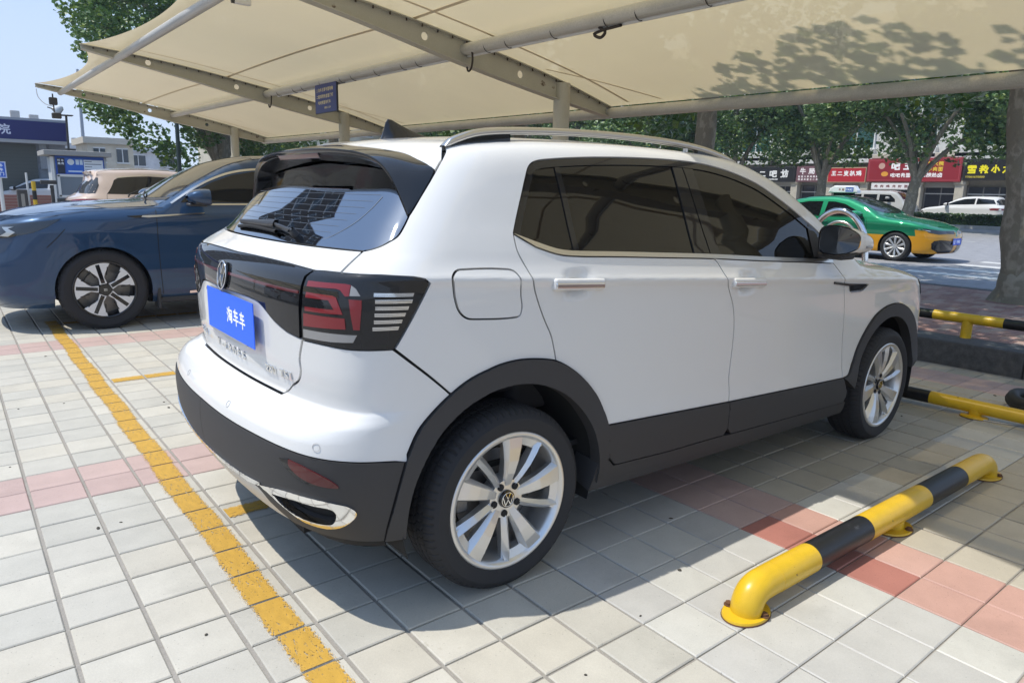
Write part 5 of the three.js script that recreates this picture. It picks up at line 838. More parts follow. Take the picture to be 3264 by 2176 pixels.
    const h = mesh('door_mirror', gridGeo(rows, true), m, car); mesh('mirror_glass', gridGeo([rows[0], rows[0].map(() => V(mx, my, sg * mz))], true), CM.glassBlack, h); mesh('mirror_base', [rbox(.16, .03, .16, .012, mx + .09, my - .072, sg * (mz - .05)), rbox(.15, .04, .20, .015, mx + .06, my - .05, sg * mz)], CM.clad, h); }
  if (o.extra) o.extra(car, B, { X, both, rev });
  return car;
}
const baseSec = (w, k = 1) => [[.16, w - .09], [.22, w - .04], [.30, w - .02], [.46, w - .008], [.62, w - .006], [.85, w - .002], [.97, w], [1.0, w - .004], [1.06, w - .03], [1.12, w - .055], [1.30, w - .115], [1.45, w - .175], [1.60, w - .24], [1.7, w - .31]];
const paint = (r, g, b, o = {}) => MP({ color: lin(r, g, b), roughness: 0.5, specularIntensity: 0.15, clearcoat: 1, clearcoatRoughness: 0.02, ...o });
const flake = tex(256, 256, () => { const f = 0.85 + rnd() * 0.3; return [f, f, f]; });
// ---- dark blue SUV parked nose-out on the left
{
  const bl = paint(0.022, 0.054, 0.115, { roughness: 0.35, metalness: 0.3 });
  simpleCar({
    name: 'blue_suv', label: 'dark blue SUV with black and silver spoked wheels parked nose out on the left', pos: [3.79, 0, -7.245], turn: Math.PI + 0.0, paint: bl, step: 0.032, halfW: .94,
    body: { XF: 3.25, y0: .7, yt: [[-.8, 1.25], [-.6, 1.52], [-.3, 1.60], [.3, 1.665], [.8, 1.68], [1.2, 1.665], [1.55, 1.60], [1.9, 1.44], [2.25, 1.235], [2.36, 1.19], [2.6, 1.175], [3.0, 1.145], [3.4, 1.08], [3.6, 1.01], [3.75, .92]], crown: .085, sec: baseSec(.945).map(([a, b]) => [a + .06, b]), plan: [[-.9, -.12], [-.6, -.05], [0, -.01], [.5, 0], [2.3, 0], [2.9, -.01], [3.3, -.045], [3.6, -.12]], planU: [[-.8, -.1], [-.2, -.02], [.6, 0], [1.4, 0], [2.2, -.03]], shf: [[.2, 0], [.6, 1], [1.3, 1], [1.7, .3]], slope: .02, xr: [[.2, -.80], [.4, -.90], [.8, -.92], [1.05, -.86], [1.1, -.80], [1.3, -.66], [1.5, -.52], [1.62, -.40]], c1: .1, c2: .08, kc: [[.2, .3], [1.5, .25]], xf: [[.18, 3.66], [.35, 3.78], [.6, 3.80], [.8, 3.76], [.95, 3.70], [1.05, 3.60], [1.3, 3.2]], fz: [.16, .20], kf: .30, ktop: .09 },
    axle: 2.85, archR: .40, yb: .22, yTail: 1.60, yNose: .99, xRoof0: -.42, xHood1: 3.52, zd: spline([[-.5, .60], [1.2, .62], [2.1, .74], [2.5, .80], [3.2, .72], [3.52, .58]]),
    wheel: { style: 'suv', R: .375, rr: .262, w: .235 }, spin: 0, mirror: [1.93, 1.225, 1.055], archTrim: [.055, bl],
    windows: [{ name: 'front_side_window', p: [[1.30, 1.17], [1.30, 1.485], [1.40, 1.483], [1.62, 1.44], [1.82, 1.365], [1.98, 1.28], [2.10, 1.205], [2.13, 1.172]] }, { name: 'rear_side_window', p: [[.30, 1.19], [.34, 1.42], [.46, 1.47], [.9, 1.49], [1.22, 1.488], [1.22, 1.175]] }],
    topPanels: [{ name: 'windscreen', m: MP({ color: lin(.012, .014, .016), roughness: .04, ior: 1.52 }), p: [[1.42, 0], [1.40, .3], [1.32, .56], [1.40, .60], [1.7, .66], [2.0, .70], [2.17, .735], [2.27, .5], [2.34, 0]] }, { name: 'panoramic_roof', m: CM.glassBlack, p: [[1.36, 0], [1.34, .3], [1.26, .50], [.0, .50], [-.05, 0]] }, { name: 'cowl', m: CM.clad, p: [[2.345, 0], [2.28, .5], [2.19, .74], [2.24, .755], [2.33, .5], [2.385, 0]] }],
    trims: [{ name: 'window_trim', m: CM.satin, w: .022, p: [[1.10, 1.512], [1.40, 1.506], [1.64, 1.462], [1.84, 1.385], [2.0, 1.30], [2.12, 1.225], [2.22, 1.16]] }, { name: 'belt_trim', m: CM.satin, w: .018, p: [[.25, 1.175], [1.2, 1.160], [2.08, 1.150]] }, { name: 'sill_trim', m: CM.chrome, w: .026, off: .008, p: [[.5, .335], [1.4, .325], [2.12, .305]] }, { name: 'bonnet_seam', m: CM.dark, w: .006, off: .002, p: [[2.30, 1.118], [2.6, 1.105], [3.0, 1.075], [3.30, 1.02]] }, { name: 'shoulder_line', m: bl, w: .014, off: .004, p: [[.2, 1.055], [1.2, 1.04], [2.2, 1.035], [3.0, 1.01]] }],
    topTrims: [{ name: 'roof_rail', m: CM.satin, w: .03, off: .022, p: [[-.2, .60], [.4, .61], [1.0, .61], [1.34, .60]] }],
    endPanels: [{ name: 'head_lamp', m: CM.lampGlass, off: .005, p: [[4.14, 1.02], [4.22, 1.005], [4.40, .975], [4.60, .955], [4.75, .95], [4.75, .86], [4.60, .845], [4.45, .855], [4.32, .90]] }, { name: 'lamp_strip', m: CM.satin, off: .009, p: [[4.42, .945], [4.50, .94], [4.46, .90], [4.50, .865], [4.45, .862], [4.41, .90], [4.455, .93]] }, { name: 'grille', m: CM.gloss, p: [[4.80, .84], [5.1, .84], [5.1, .45], [4.75, .50]] }],
    seams: [[[2.365, 1.10], [2.37, 1.05], [2.375, .8], [2.37, .5], [2.36, .30]], [[1.26, 1.16], [1.27, .8], [1.24, .28]], [[3.12, .93], [3.2, .84], [3.27, .77]], [[2.36, .285], [2.40, .285]]], handles: [[1.45, 1.03], [.45, 1.04]],
    extra: (car, B, { both, X }) => {
      both('fender_blade', panel(B, [[1.93, 1.072], [2.30, 1.052], [2.49, 1.045], [2.50, 1.032], [2.44, 1.028], [2.28, 1.040], [1.95, 1.062]].map(p => X(...p)), { step: .04, off: .008, gap: 0, flange: .008 }), CM.satin); both('fender_vent', panel(B, [[2.44, 1.052], [2.62, 1.043], [2.55, 1.025], [2.44, 1.028]].map(p => X(...p)), { step: .04, off: .005, gap: 0, flange: .006 }), CM.gloss);
      for (const sg of [1, -1]) { mesh('mud_flap', rbox(.03, .20, .16, .01, 2.40, .26, sg * .86), CM.clad, car); }
      mesh('sill', [rbox(1.95, .06, .06, .02, 1.42, .24, .88), rbox(1.95, .06, .06, .02, 1.42, .24, -.88)], CM.clad, car);
      mesh('wiper', [tube([[2.36, 1.21, -.45], [2.34, 1.225, -.30], [2.24, 1.265, .12]], .008, 6), tube([[2.36, 1.20, .35], [2.33, 1.22, .45], [2.20, 1.262, .66]], .008, 6)], CM.rubber, car).userData.kind = 'stuff';
    },
  });
}
// ---- beige SUV behind it, seen from the tail
{
  const be = paint(0.56, 0.455, 0.385);
  simpleCar({
    name: 'beige_suv', label: 'beige pink SUV with red tail lamp parked behind the blue SUV', pos: [2.72, 0, -15.95], turn: 0, paint: be, step: 0.05, halfW: .93,
    body: { XF: 3.15, yt: [[-.7, 1.52], [-.4, 1.60], [0, 1.635], [.5, 1.66], [1.0, 1.64], [1.4, 1.56], [1.8, 1.37], [2.15, 1.17], [2.3, 1.12], [2.9, 1.03], [3.3, .93], [3.6, .8]], crown: .09, sec: baseSec(.93), plan: [[-.9, -.10], [-.5, -.04], [0, -.01], [.5, 0], [2.3, 0], [3.0, -.03], [3.5, -.12]], planU: [[-.7, -.12], [-.3, -.06], [.4, 0], [2.2, -.03]], shf: [[.2, 0], [.6, 1], [1.3, 1], [1.7, .3]], slope: .02, xr: [[.2, -.72], [.4, -.84], [.7, -.88], [.9, -.90], [1.02, -.88], [1.08, -.80], [1.12, -.72], [1.3, -.60], [1.48, -.48], [1.54, -.56], [1.60, -.58]], c1: .10, c2: .10, kc: [[.2, .3], [1.0, .28], [1.5, .2]], xf: [[.16, 3.45], [.5, 3.60], [.8, 3.55], [1.0, 3.40], [1.2, 3.1]] },
    axle: 2.75, archR: .37, yb: .22, yTail: 1.60, yNose: .90, xRoof0: -.50, xHood1: 3.3, zd: spline([[-.5, .58], [1.0, .60], [2.1, .72], [3.3, .60]]), wheel: { style: 'ten', R: .345, rr: .235, w: .22 }, mirror: [1.85, 1.17, 1.0],
    windows: [{ p: [[-.30, 1.13], [-.14, 1.40], [-.02, 1.46], [.5, 1.49], [1.1, 1.46], [1.5, 1.36], [1.9, 1.17], [1.95, 1.12]] }],
    endPanels: [{ name: 'rear_window', one: true, m: MP({ color: lin(.05, .055, .06), roughness: .04 }), p: [[0, 1.47], [.45, 1.465], [.60, 1.44], [.66, 1.30], [.66, 1.14], [.60, 1.125], [0, 1.12]] }, { name: 'tail_lamp', m: CM.red, off: .006, p: [[.40, .985], [.55, 1.02], [.68, 1.03], [.80, 1.0], [.86, .965], [.70, .945], [.50, .935], [.40, .94]] }, { name: 'lamp_band', one: true, m: CM.gloss, p: [[0, .98], [.40, .985], [.40, .92], [0, .92]] }],
    trims: [{ name: 'window_trim', m: CM.satin, w: .02, p: [[-.10, 1.45], [.5, 1.51], [1.1, 1.48], [1.52, 1.38]] }], seams: [[[-.3, 1.12], [-.33, .9], [-.36, .7]]],
  });
}
// ---- green and yellow taxi on the road
{
  const gr = paint(0.012, 0.20, 0.095, { metalness: .35 }), ye = paint(0.60, 0.285, 0.018);
  simpleCar({
    name: 'taxi', label: 'green and yellow taxi sedan with a white roof sign driving on the road', category: 'taxi', pos: [17.02, 0.03, -8.62], turn: -Math.PI / 2 + 0.02, paint: gr, paint2: ye, split: .565, step: 0.045, halfW: .90,
    body: { XF: 3.15, yt: [[-1.05, 1.0], [-.75, 1.08], [-.5, 1.12], [-.2, 1.22], [.2, 1.335], [.6, 1.395], [1.0, 1.410], [1.4, 1.37], [1.7, 1.275], [2.0, 1.15], [2.2, 1.03], [2.35, .985], [2.8, .925], [3.1, .86], [3.4, .76]], crown: .07, sec: [[.14, .82], [.2, .86], [.3, .88], [.5, .885], [.7, .885], [.83, .895], [.86, .89], [.92, .868], [1.0, .84], [1.1, .80], [1.25, .735], [1.38, .675], [1.5, .60]], plan: [[-1.1, -.15], [-.8, -.06], [0, 0], [2.4, 0], [3.0, -.03], [3.4, -.12]], planU: [[-1, -.14], [-.3, -.06], [.5, 0], [1.6, -.01], [2.2, -.05]], shf: [[.2, 0], [.6, 1], [1.2, 1], [1.5, .3]], slope: .03, xr: [[.2, -.95], [.5, -1.06], [.8, -1.07], [.95, -1.04], [1.05, -.96], [1.15, -.5], [1.4, .1]], c1: .12, c2: .1, kc: [[.2, .3], [1.5, .25]], xf: [[.14, 3.42], [.3, 3.54], [.5, 3.57], [.65, 3.54], [.75, 3.49], [.85, 3.38], [1.0, 3.0]], fz: [.18, .2], kf: .28 },
    axle: 2.65, archR: .355, yb: .20, yTail: 1.02, yNose: .76, xRoof0: -.85, xHood1: 3.28, zd: spline([[-1, .62], [-.3, .60], [.6, .585], [1.4, .60], [2.1, .70], [2.8, .68], [3.28, .52]]), wheel: { style: 'ten', R: .318, rr: .222, w: .205 }, spin: .2, mirror: [1.72, .99, .98],
    windows: [{ name: 'front_side_window', p: [[.96, .925], [.98, 1.255], [1.15, 1.255], [1.4, 1.205], [1.62, 1.105], [1.86, .985], [1.88, .94]] }, { name: 'rear_side_window', p: [[.12, .95], [.22, 1.195], [.5, 1.25], [.86, 1.258], [.86, .928]] }, { name: 'quarter_window', p: [[-.25, .985], [.0, 1.10], [.16, 1.17], [.08, .955]] }],
    topPanels: [{ name: 'windscreen', m: MP({ color: lin(.012, .014, .02), roughness: .03 }), p: [[1.36, 0], [1.33, .3], [1.26, .52], [1.5, .575], [1.8, .63], [2.06, .675], [2.19, .4], [2.24, 0]] }],
    endPanels: [{ name: 'bumper_corner', m: ye, off: .002, p: [[4.02, .70], [4.15, .69], [4.5, .665], [5.0, .66], [5.0, .55], [4.05, .55]] }, { name: 'head_lamp', m: CM.lampGlass, off: .006, p: [[4.16, .735], [4.25, .725], [4.45, .70], [4.62, .69], [4.62, .63], [4.42, .62], [4.26, .65]] }, { name: 'grille', one: false, m: CM.gloss, off: .006, p: [[4.62, .69], [4.95, .69], [4.95, .62], [4.62, .63]] }, { name: 'lower_grille', m: CM.gloss, off: .006, p: [[4.32, .42], [4.36, .48], [4.46, .50], [4.95, .47], [4.95, .22], [4.50, .22], [4.34, .30]] }],
    trims: [{ name: 'belt_trim', m: CM.chrome, w: .014, p: [[-.2, .955], [.9, .915], [1.88, .925]] }, { name: 'lamp_strip', m: CM.chrome, w: .01, off: .01, p: [[3.08, .715], [3.2, .70], [3.3, .68]] }], seams: [[[1.95, .92], [2.0, .8], [1.99, .5], [1.96, .27]], [[.92, .9], [.94, .6], [.92, .27]], [[.02, .9], [.12, .7], [.3, .5]]], handles: [[1.0, .80], [.12, .83]],
    extra: (car, B, { both }) => {
      const s = mesh('roof_sign', prism([[-.36, 0], [.36, 0], [.35, .06], [.27, .17], [-.22, .17], [-.33, .10]], .20, .03).translate(.98, 1.465, 0), M({ color: lin(.78, .78, .77), roughness: .4 }), car);
      const t = canvasTex(512, 128, (c, w, h) => { c.fillStyle = '#e9eaec'; c.fillRect(0, 0, w, h); c.fillStyle = '#2b5db8'; c.fillRect(320, 8, 192, 112); c.fillStyle = '#fff'; c.font = 'bold 72px sans-serif'; c.fillText('TAXI', 330, 90); c.strokeStyle = '#8a5a4a'; glyph(c, 'che', 140, 34, 64, 9); glyph(c, 'ju', 226, 34, 64, 9); });
      for (const sg of [1, -1]) { const f = mesh('sign_face', new THREE.PlaneGeometry(.50, .12), M({ map: t, roughness: .5 }), s); f.position.set(.99, 1.542, sg * .103); if (sg < 0) f.rotation.y = Math.PI; }
      mesh('sign_foot', [box(.5, .06, .05, .98, 1.44, 0)], CM.dark, s);
      const pt = canvasTex(256, 80, (c, w, h) => { c.fillStyle = '#1f4fc4'; c.fillRect(0, 0, w, h); c.fillStyle = '#fff'; c.font = 'bold 54px sans-serif'; c.fillText('1990', 96, 60); c.strokeStyle = '#fff'; glyph(c, 'lu', 14, 14, 52, 5); });
      const np = mesh('number_plate', new THREE.BoxGeometry(.01, .14, .44), M({ map: pt, roughness: .5 }), car); np.position.set(3.585, .46, 0);
      mesh('front_badge', logoGeo(.06, .006).rotateY(Math.PI / 2).translate(3.575, .655, 0), CM.chrome, car);
    },
  });
}
// ---- cars across the road and behind the gate: small in the picture
const farBody = (h, k = 1) => ({ XF: 3.05, yt: [[-.8, h - .16], [-.5, h - .05], [0, h - .01], [.5, h], [1.0, h - .02], [1.4, h - .11], [1.8, h - .30], [2.15, h - .50], [2.35, h - .56], [2.9, h - .64], [3.3, h - .75], [3.5, h - .9]], crown: .08, sec: baseSec(.92), plan: [[-.9, -.1], [-.5, -.04], [.3, 0], [2.3, 0], [3.0, -.04], [3.4, -.12]], planU: [[-.7, -.1], [.4, 0], [2.2, -.03]], shf: [[.2, 0], [.6, 1], [1.3, 1], [1.7, .3]], slope: .03, xr: [[.2, -.75], [.5, -.88], [.9, -.90], [1.05, -.86], [1.1, -.78], [1.3, -.62], [h - .1, -.45], [h, -.4]], c1: .1, c2: .1, kc: [[.2, .3], [1.5, .22]], xf: [[.16, 3.40], [.5, 3.52], [.8, 3.46], [1.0, 3.30], [1.2, 3.0]] });
const farCar = (name, label, pos, turn, p, h, extra = {}) => simpleCar({ name, label, pos, turn, paint: p, step: .09, halfW: .91, body: farBody(h), axle: 2.7, archR: .36, yb: .24, yTail: h - .06, yNose: h - .82, xRoof0: -.45, xHood1: 3.2, zd: spline([[-.5, .58], [1.0, .60], [2.1, .72], [3.2, .60]]), wheel: { style: 'ten', R: .335, rr: .23, w: .21 }, mirror: [1.85, h - .48, 1.0],
  windows: [{ p: [[-.45, h - .42], [-.30, h - .20], [.4, h - .14], [.48, h - .14], [.48, h - .46]] }, { p: [[.56, h - .46], [.56, h - .14], [1.1, h - .18], [1.5, h - .30], [1.9, h - .47], [1.95, h - .52]] }], topPanels: [{ name: 'windscreen', m: CM.glassBlack, p: [[1.30, 0], [1.2, .5], [1.7, .60], [2.1, .66], [2.25, 0]] }], endPanels: [{ name: 'rear_window', one: true, m: CM.glassBlack, p: [[0, h - .16], [.5, h - .18], [.62, h - .26], [.64, h - .46], [0, h - .50]] }, { name: 'tail_lamp', m: CM.red, off: .006, p: [[.50, 1.0], [.72, 1.02], [.84, .99], [.80, .90], [.50, .92]] }, { name: 'head_lamp', m: CM.lampGlass, off: .006, p: [[4.1, h - .86], [4.4, h - .90], [4.4, h - .98], [4.15, h - .96]] }], ...extra });
farCar('white_suv', 'white SUV facing left behind the hedge across the road', [45.2, 0.03, -13.6], Math.PI / 2, CM.white, 1.66);
farCar('silver_car', 'silver car standing behind the entrance gate on the left', [4.5, 0, -37.5], Math.PI - 0.5, paint(.55, .57, .60), 1.52);
farCar('yellow_car', 'yellow car behind the hedge at the right edge, beside the plane trunk', [46.5, 0.03, -8.9], Math.PI / 2, paint(.62, .40, .03), 1.55);
farCar('grey_van', 'grey van parked before the shops behind the taxi', [47.2, 0.03, -21.6], -Math.PI / 2, paint(.46, .46, .44), 1.95, { body: { ...farBody(1.95), yt: [[-1.2, 1.9], [-.5, 1.94], [.5, 1.95], [1.6, 1.94], [2.2, 1.86], [2.6, 1.55], [2.9, 1.2], [3.2, 1.05], [3.5, .8]], sec: [[.16, .82], [.3, .9], [.9, .92], [1.2, .89], [1.7, .82], [1.9, .74], [2.0, .68]], xr: [[.2, -1.0], [.6, -1.08], [1.2, -1.05], [1.9, -.95]], xf: [[.16, 3.2], [.6, 3.3], [1.0, 3.2], [1.3, 3.0]] }, xRoof0: -.9, zd: spline([[-.9, .64], [2.2, .66], [3.2, .6]]), yTail: 1.86, windows: [{ p: [[-.7, 1.25], [-.7, 1.68], [.2, 1.68], [.2, 1.25]] }, { p: [[.35, 1.25], [.35, 1.68], [1.2, 1.68], [1.2, 1.25]] }, { p: [[1.35, 1.22], [1.35, 1.68], [2.0, 1.66], [2.3, 1.4], [2.35, 1.22]] }], topPanels: [{ name: 'windscreen', m: CM.glassBlack, p: [[2.22, 0], [2.2, .55], [2.7, .62], [2.75, 0]] }] });
// ---------------------------------------------------------------- buildings, shops, gatehouse
const plaster = (r, g, b) => M({ color: lin(r, g, b), map: grainTex, roughness: 0.9 });
const paneM = M({ color: lin(0.05, 0.065, 0.075), roughness: 0.08 }), paneG = M({ color: lin(0.03, 0.085, 0.07), roughness: 0.08 }), frameW = M({ color: lin(0.68, 0.68, 0.66), roughness: 0.5 });
function signBoard(name, label, pos, turn, w, h, draw, frame, px = 200, depth = 0.18) {
  const s = thing(name, label, 'sign', pos, turn, 'signs over the shops'); if (turn > -1) delete s.userData.group;
  const t = canvasTex(Math.min(2048, Math.round(w * px)), Math.round(h * px), draw);
  mesh('sign_box', rbox(w, h, depth, 0.02), frame, s); mesh('sign_face', new THREE.PlaneGeometry(w - 0.12, h - 0.12).translate(0, 0, depth / 2 + 0.004), M({ map: t, roughness: 0.55 }), s);
  return s;
}
{ // row of shops across the road, facing the car park (-x): wall with recessed bays, upper storeys with green-tinted windows
  const X0 = 52, b = thing('shop_building', 'cream building with shops on the ground floor across the road', 'building', [X0, 0, 0]);
  const cream = plaster(0.62, 0.57, 0.47), white = plaster(0.74, 0.73, 0.70);
  mesh('wall', metreUV(box(8, 14, 64, 4.6, 7, -40), 0.5), plaster(0.50, 0.46, 0.38), b);
  mesh('upper_wall', metreUV(box(0.5, 9.6, 64, 0.42, 9.2, -40), 0.5), white, b);
  const bays = [-58, -53, -48, -43, -38, -34, -29.3, -26.5, -23.9, -20.3, -17.7, -13.5, -9];
  for (let i = 0; i < bays.length; i++) { const c = mesh('pilaster', metreUV(merge([rbox(0.5, 2.9, 0.55, 0.03, -0.05, 1.45, bays[i]), rbox(0.62, 0.22, 0.70, 0.03, -0.05, 2.55, bays[i]), rbox(0.6, 0.3, 0.66, 0.03, -0.05, 0.15, bays[i])]), 0.8), cream, b); c.name = 'pilaster'; }
  for (let i = 0; i < bays.length - 1; i++) {
    const z0 = bays[i] + 0.3, z1 = bays[i + 1] - 0.3, w = z1 - z0, zc = (z0 + z1) / 2, d = mesh('shopfront', box(0.08, 2.3, w, 0.45, 1.15, zc), M({ color: lin(0.035, 0.035, 0.04), roughness: 0.15 }), b);
    const n = Math.max(2, Math.round(w / 0.9)); for (let k = 0; k <= n; k++) mesh('mullion', box(0.06, 2.3, 0.06, 0.38, 1.15, lerp(z0, z1, k / n)), M({ color: lin(0.25, 0.24, 0.22), roughness: 0.5 }), d);
    mesh('transom', box(0.07, 0.07, w, 0.37, 1.85, zc), frameW, d); if (i % 2) mesh('shutter_box', box(0.3, 0.34, w, 0.2, 2.42, zc), plaster(0.55, 0.53, 0.50), d);
  }
  for (let f = 0; f < 3; f++) for (let i = 0; i < 15; i++) { const z = -66 + i * 4.1, y = 5.9 + f * 3.1, wd = mesh('window', box(0.12, 1.9, 2.5, 0.16, y, z), paneG, b); mesh('window_frame', [box(0.16, 0.09, 2.66, 0.13, y + 0.98, z), box(0.2, 0.12, 2.8, 0.10, y - 1.0, z), box(0.16, 1.9, 0.08, 0.13, y, z - 1.28), box(0.16, 1.9, 0.08, 0.13, y, z + 1.28), box(0.16, 1.9, 0.08, 0.13, y, z)], frameW, wd); mesh('balcony_panel', box(0.5, 0.9, 2.9, -0.05, y - 1.5, z), white, wd); }
  mesh('cornice', rbox(0.8, 0.3, 64, 0.04, 0.1, 4.35, -40), cream, b);
}
const SX = 51.62, ST = -Math.PI / 2;
const sgn = (name, label, z0, z1, y0, y1, draw, fr) => signBoard(name, label, [SX, (y0 + y1) / 2, (z0 + z1) / 2], ST, Math.abs(z1 - z0), y1 - y0, draw, fr, 180);
const rowG = (c, ks, x, y, s, lw, step = 1.12) => ks.forEach((k, i) => glyph(c, k, x + i * s * step, y, s, lw));
sgn('shop_sign', 'black shop sign with white brush lettering, leftmost of the signs', -29.2, -34.2, 2.58, 3.75, (c, w, h) => { c.fillStyle = '#141414'; c.fillRect(0, 0, w, h); c.strokeStyle = '#e6e6e2'; rowG(c, ['er', 'ba', 'fang'], 330, 36, 118, 19, 1.5); rowG(c, ['pei', 'xian', 'lao', 're', 'lu', 'mian'], 500, 172, 22, 4); }, M({ color: lin(.02, .02, .02), roughness: .6 }));
sgn('shop_sign', 'purple brown shop sign with two lines of small white lettering', -26.6, -29.1, 2.58, 3.75, (c, w, h) => { c.fillStyle = '#6d4a50'; c.fillRect(0, 0, w, h); c.strokeStyle = '#efe9e6'; rowG(c, ['niu', 'ju', 'bei'], 40, 14, 92, 14, 1.5); rowG(c, ['pei', 'mian', 'da', 'lang', 'ji', 'xian', 'lao', 're'], 24, 128, 28, 5, 1.6); rowG(c, ['yuan', 'lu', 'rou', 'mian', 'san', 'er', 'long', 'ju'], 24, 170, 28, 5, 1.6); }, M({ color: lin(.16, .075, .085), roughness: .6 }));
sgn('shop_sign', 'small red shop sign with white brush lettering in a tan frame', -23.75, -26.6, 2.54, 3.62, (c, w, h) => { c.fillStyle = '#b3202b'; c.fillRect(0, 0, w, h); c.strokeStyle = '#f2eeea'; rowG(c, ['wang', 'er', 'sou', 'pa', 'ji'], 42, 36, 72, 13, 1.2); }, M({ color: lin(.42, .30, .18), roughness: .6 }));
sgn('shop_sign', 'long dark red shop sign with white and yellow lettering', -17.65, -23.7, 2.61, 4.17, (c, w, h) => { c.fillStyle = '#8f1d28'; c.fillRect(0, 0, w, h); c.strokeStyle = '#b8555a'; c.lineWidth = 5; c.strokeRect(10, 10, w - 20, h - 20); c.strokeStyle = '#f4f2ef'; rowG(c, ['ba', 'san', 'lang'], 290, 36, 104, 20, 1.42); rowG(c, ['chi', 'ba', 'bei', 'mian'], 288, 178, 56, 9, 1.12); rowG(c, ['pei', 'xian', 'lao', 're', 'lu'], 590, 178, 56, 9, 1.12); c.fillStyle = '#f4f2ef'; c.beginPath(); c.arc(556, 206, 7, 0, 7); c.fill(); c.strokeStyle = '#e6c33a'; rowG(c, ['lang', 'da', 'yuan'], 720, 36, 54, 9, 1.12); rowG(c, ['niu', 'rou', 'mian'], 720, 104, 54, 9, 1.12); c.fillStyle = '#c9a08f'; c.beginPath(); c.arc(170, 84, 40, 0, 7); c.fill(); c.fillStyle = '#e3a03a'; c.beginPath(); c.ellipse(215, 190, 44, 32, 0, 0, 7); c.fill(); }, M({ color: lin(.30, .03, .04), roughness: .6 }));
sgn('shop_sign', 'black shop sign with bright yellow lettering beside the plane trunk', -13.4, -17.55, 2.70, 4.05, (c, w, h) => { c.fillStyle = '#171513'; c.fillRect(0, 0, w, h); c.strokeStyle = '#f5e51c'; rowG(c, ['xue', 'bei', 'xiao', 'long', 'xia'], 30, 66, 100, 17, 1.22); c.fillStyle = '#d9c53a'; c.font = 'bold 34px sans-serif'; c.fillText('17061670000', 18, 222); }, M({ color: lin(.03, .028, .025), roughness: .6 }));
sgn('shop_banner', 'narrow white banner under the long red shop sign', -20.45, -23.3, 2.08, 2.52, (c, w, h) => { c.fillStyle = '#e9e4e2'; c.fillRect(0, 0, w, h); c.strokeStyle = '#6b3b3b'; rowG(c, ['bei', 'rou', 'ji', 'long', 'xia', 'mian'], 30, 14, 46, 7, 1.65); }, frameW);
// hedge on the far side of the road, with its kerb
const leafCol = (g, base, vary, r) => { const n = g.attributes.position.count, c = new Float32Array(n * 3); return c; };
function leafCloud(n, place, size, r, tone) { // many small folded leaves; place() gives a point, tone() a colour
  const pos = new Float32Array(n * 18), col = new Float32Array(n * 18), nor = new Float32Array(n * 18), q = new THREE.Quaternion(), e = new THREE.Euler(), a = V(0, 0, 0), nn = V(0, 0, 0); let o = 0;
  for (let i = 0; i < n; i++) {
    const p = place(r), s = size * (0.65 + 0.7 * r()), c = tone(r); e.set((r() - 0.5) * 2.2, r() * 6.283, (r() - 0.5) * 2.2); q.setFromEuler(e);
    const k = 0.18 * s, T6 = [[0, 0, 0, s * 0.5, k, s * 0.42, 0, 0, s], [0, 0, 0, 0, 0, s, -s * 0.5, k, s * 0.42]];
    for (const t of T6) { for (let v = 0; v < 3; v++) { a.set(t[3 * v], t[3 * v + 1], t[3 * v + 2] - s / 2).applyQuaternion(q); pos[o + 3 * v] = a.x + p[0]; pos[o + 3 * v + 1] = a.y + p[1]; pos[o + 3 * v + 2] = a.z + p[2]; col[o + 3 * v] = c[0]; col[o + 3 * v + 1] = c[1]; col[o + 3 * v + 2] = c[2]; }
      const ux = pos[o + 3] - pos[o], uy = pos[o + 4] - pos[o + 1], uz = pos[o + 5] - pos[o + 2], vx = pos[o + 6] - pos[o], vy = pos[o + 7] - pos[o + 1], vz = pos[o + 8] - pos[o + 2]; nn.set(uy * vz - uz * vy, uz * vx - ux * vz, ux * vy - uy * vx).normalize(); for (let v = 0; v < 3; v++) { nor[o + 3 * v] = nn.x; nor[o + 3 * v + 1] = nn.y; nor[o + 3 * v + 2] = nn.z; } o += 9; }
  }
  const g = new THREE.BufferGeometry(); g.setAttribute('position', new THREE.BufferAttribute(pos, 3)); g.setAttribute('normal', new THREE.BufferAttribute(nor, 3)); g.setAttribute('color', new THREE.BufferAttribute(col, 3)); return g;
}
const leafMat = MP({ vertexColors: true, roughness: 0.5, transmission: 0.45, thickness: 0, side: THREE.DoubleSide });
{
  const r = mulberry(404), h = thing('hedge', 'clipped green hedge along the far side of the road', 'hedge', [41, 0, -20]);
  mesh('foliage', leafCloud(15000, () => { const z = (r() - 0.5) * 34, y = 0.12 + Math.pow(r(), 0.6) * 0.62, x = (r() < 0.6 ? -0.45 + (r() - 0.5) * 0.12 : (r() - 0.5) * 0.95); return [x, y, z]; }, 0.13, r, q => { const k = q(); return [0.08 + 0.04 * k, 0.15 + 0.06 * k, 0.03]; }), leafMat, h);
  mesh('hedge_core', metreUV(box(0.75, 0.55, 33.6, 0, 0.36, 0), 2), M({ color: lin(0.09, 0.16, 0.035), roughness: 1 }), h);
  const k = new THREE.Group(); k.name = 'median_kerb'; tag(k, null, null, null, 'structure'); scene.add(k); for (let i = 0; i < 34; i++) mesh('kerb_stone', rbox(0.16, 0.20, 0.985, 0.012), M({ color: lin(0.5, 0.49, 0.47), roughness: 0.85 }), k).position.set(40.35, 0.10, -3.5 - i);
}
const farPave = mesh('far_pavement', metreUV(new THREE.BoxGeometry(12, 0.12, 120).translate(47, 0.0, -50), 0.5), M({ color: lin(0.34, 0.32, 0.29), map: grainTex, roughness: 0.9 })); tag(farPave, null, null, null, 'structure');
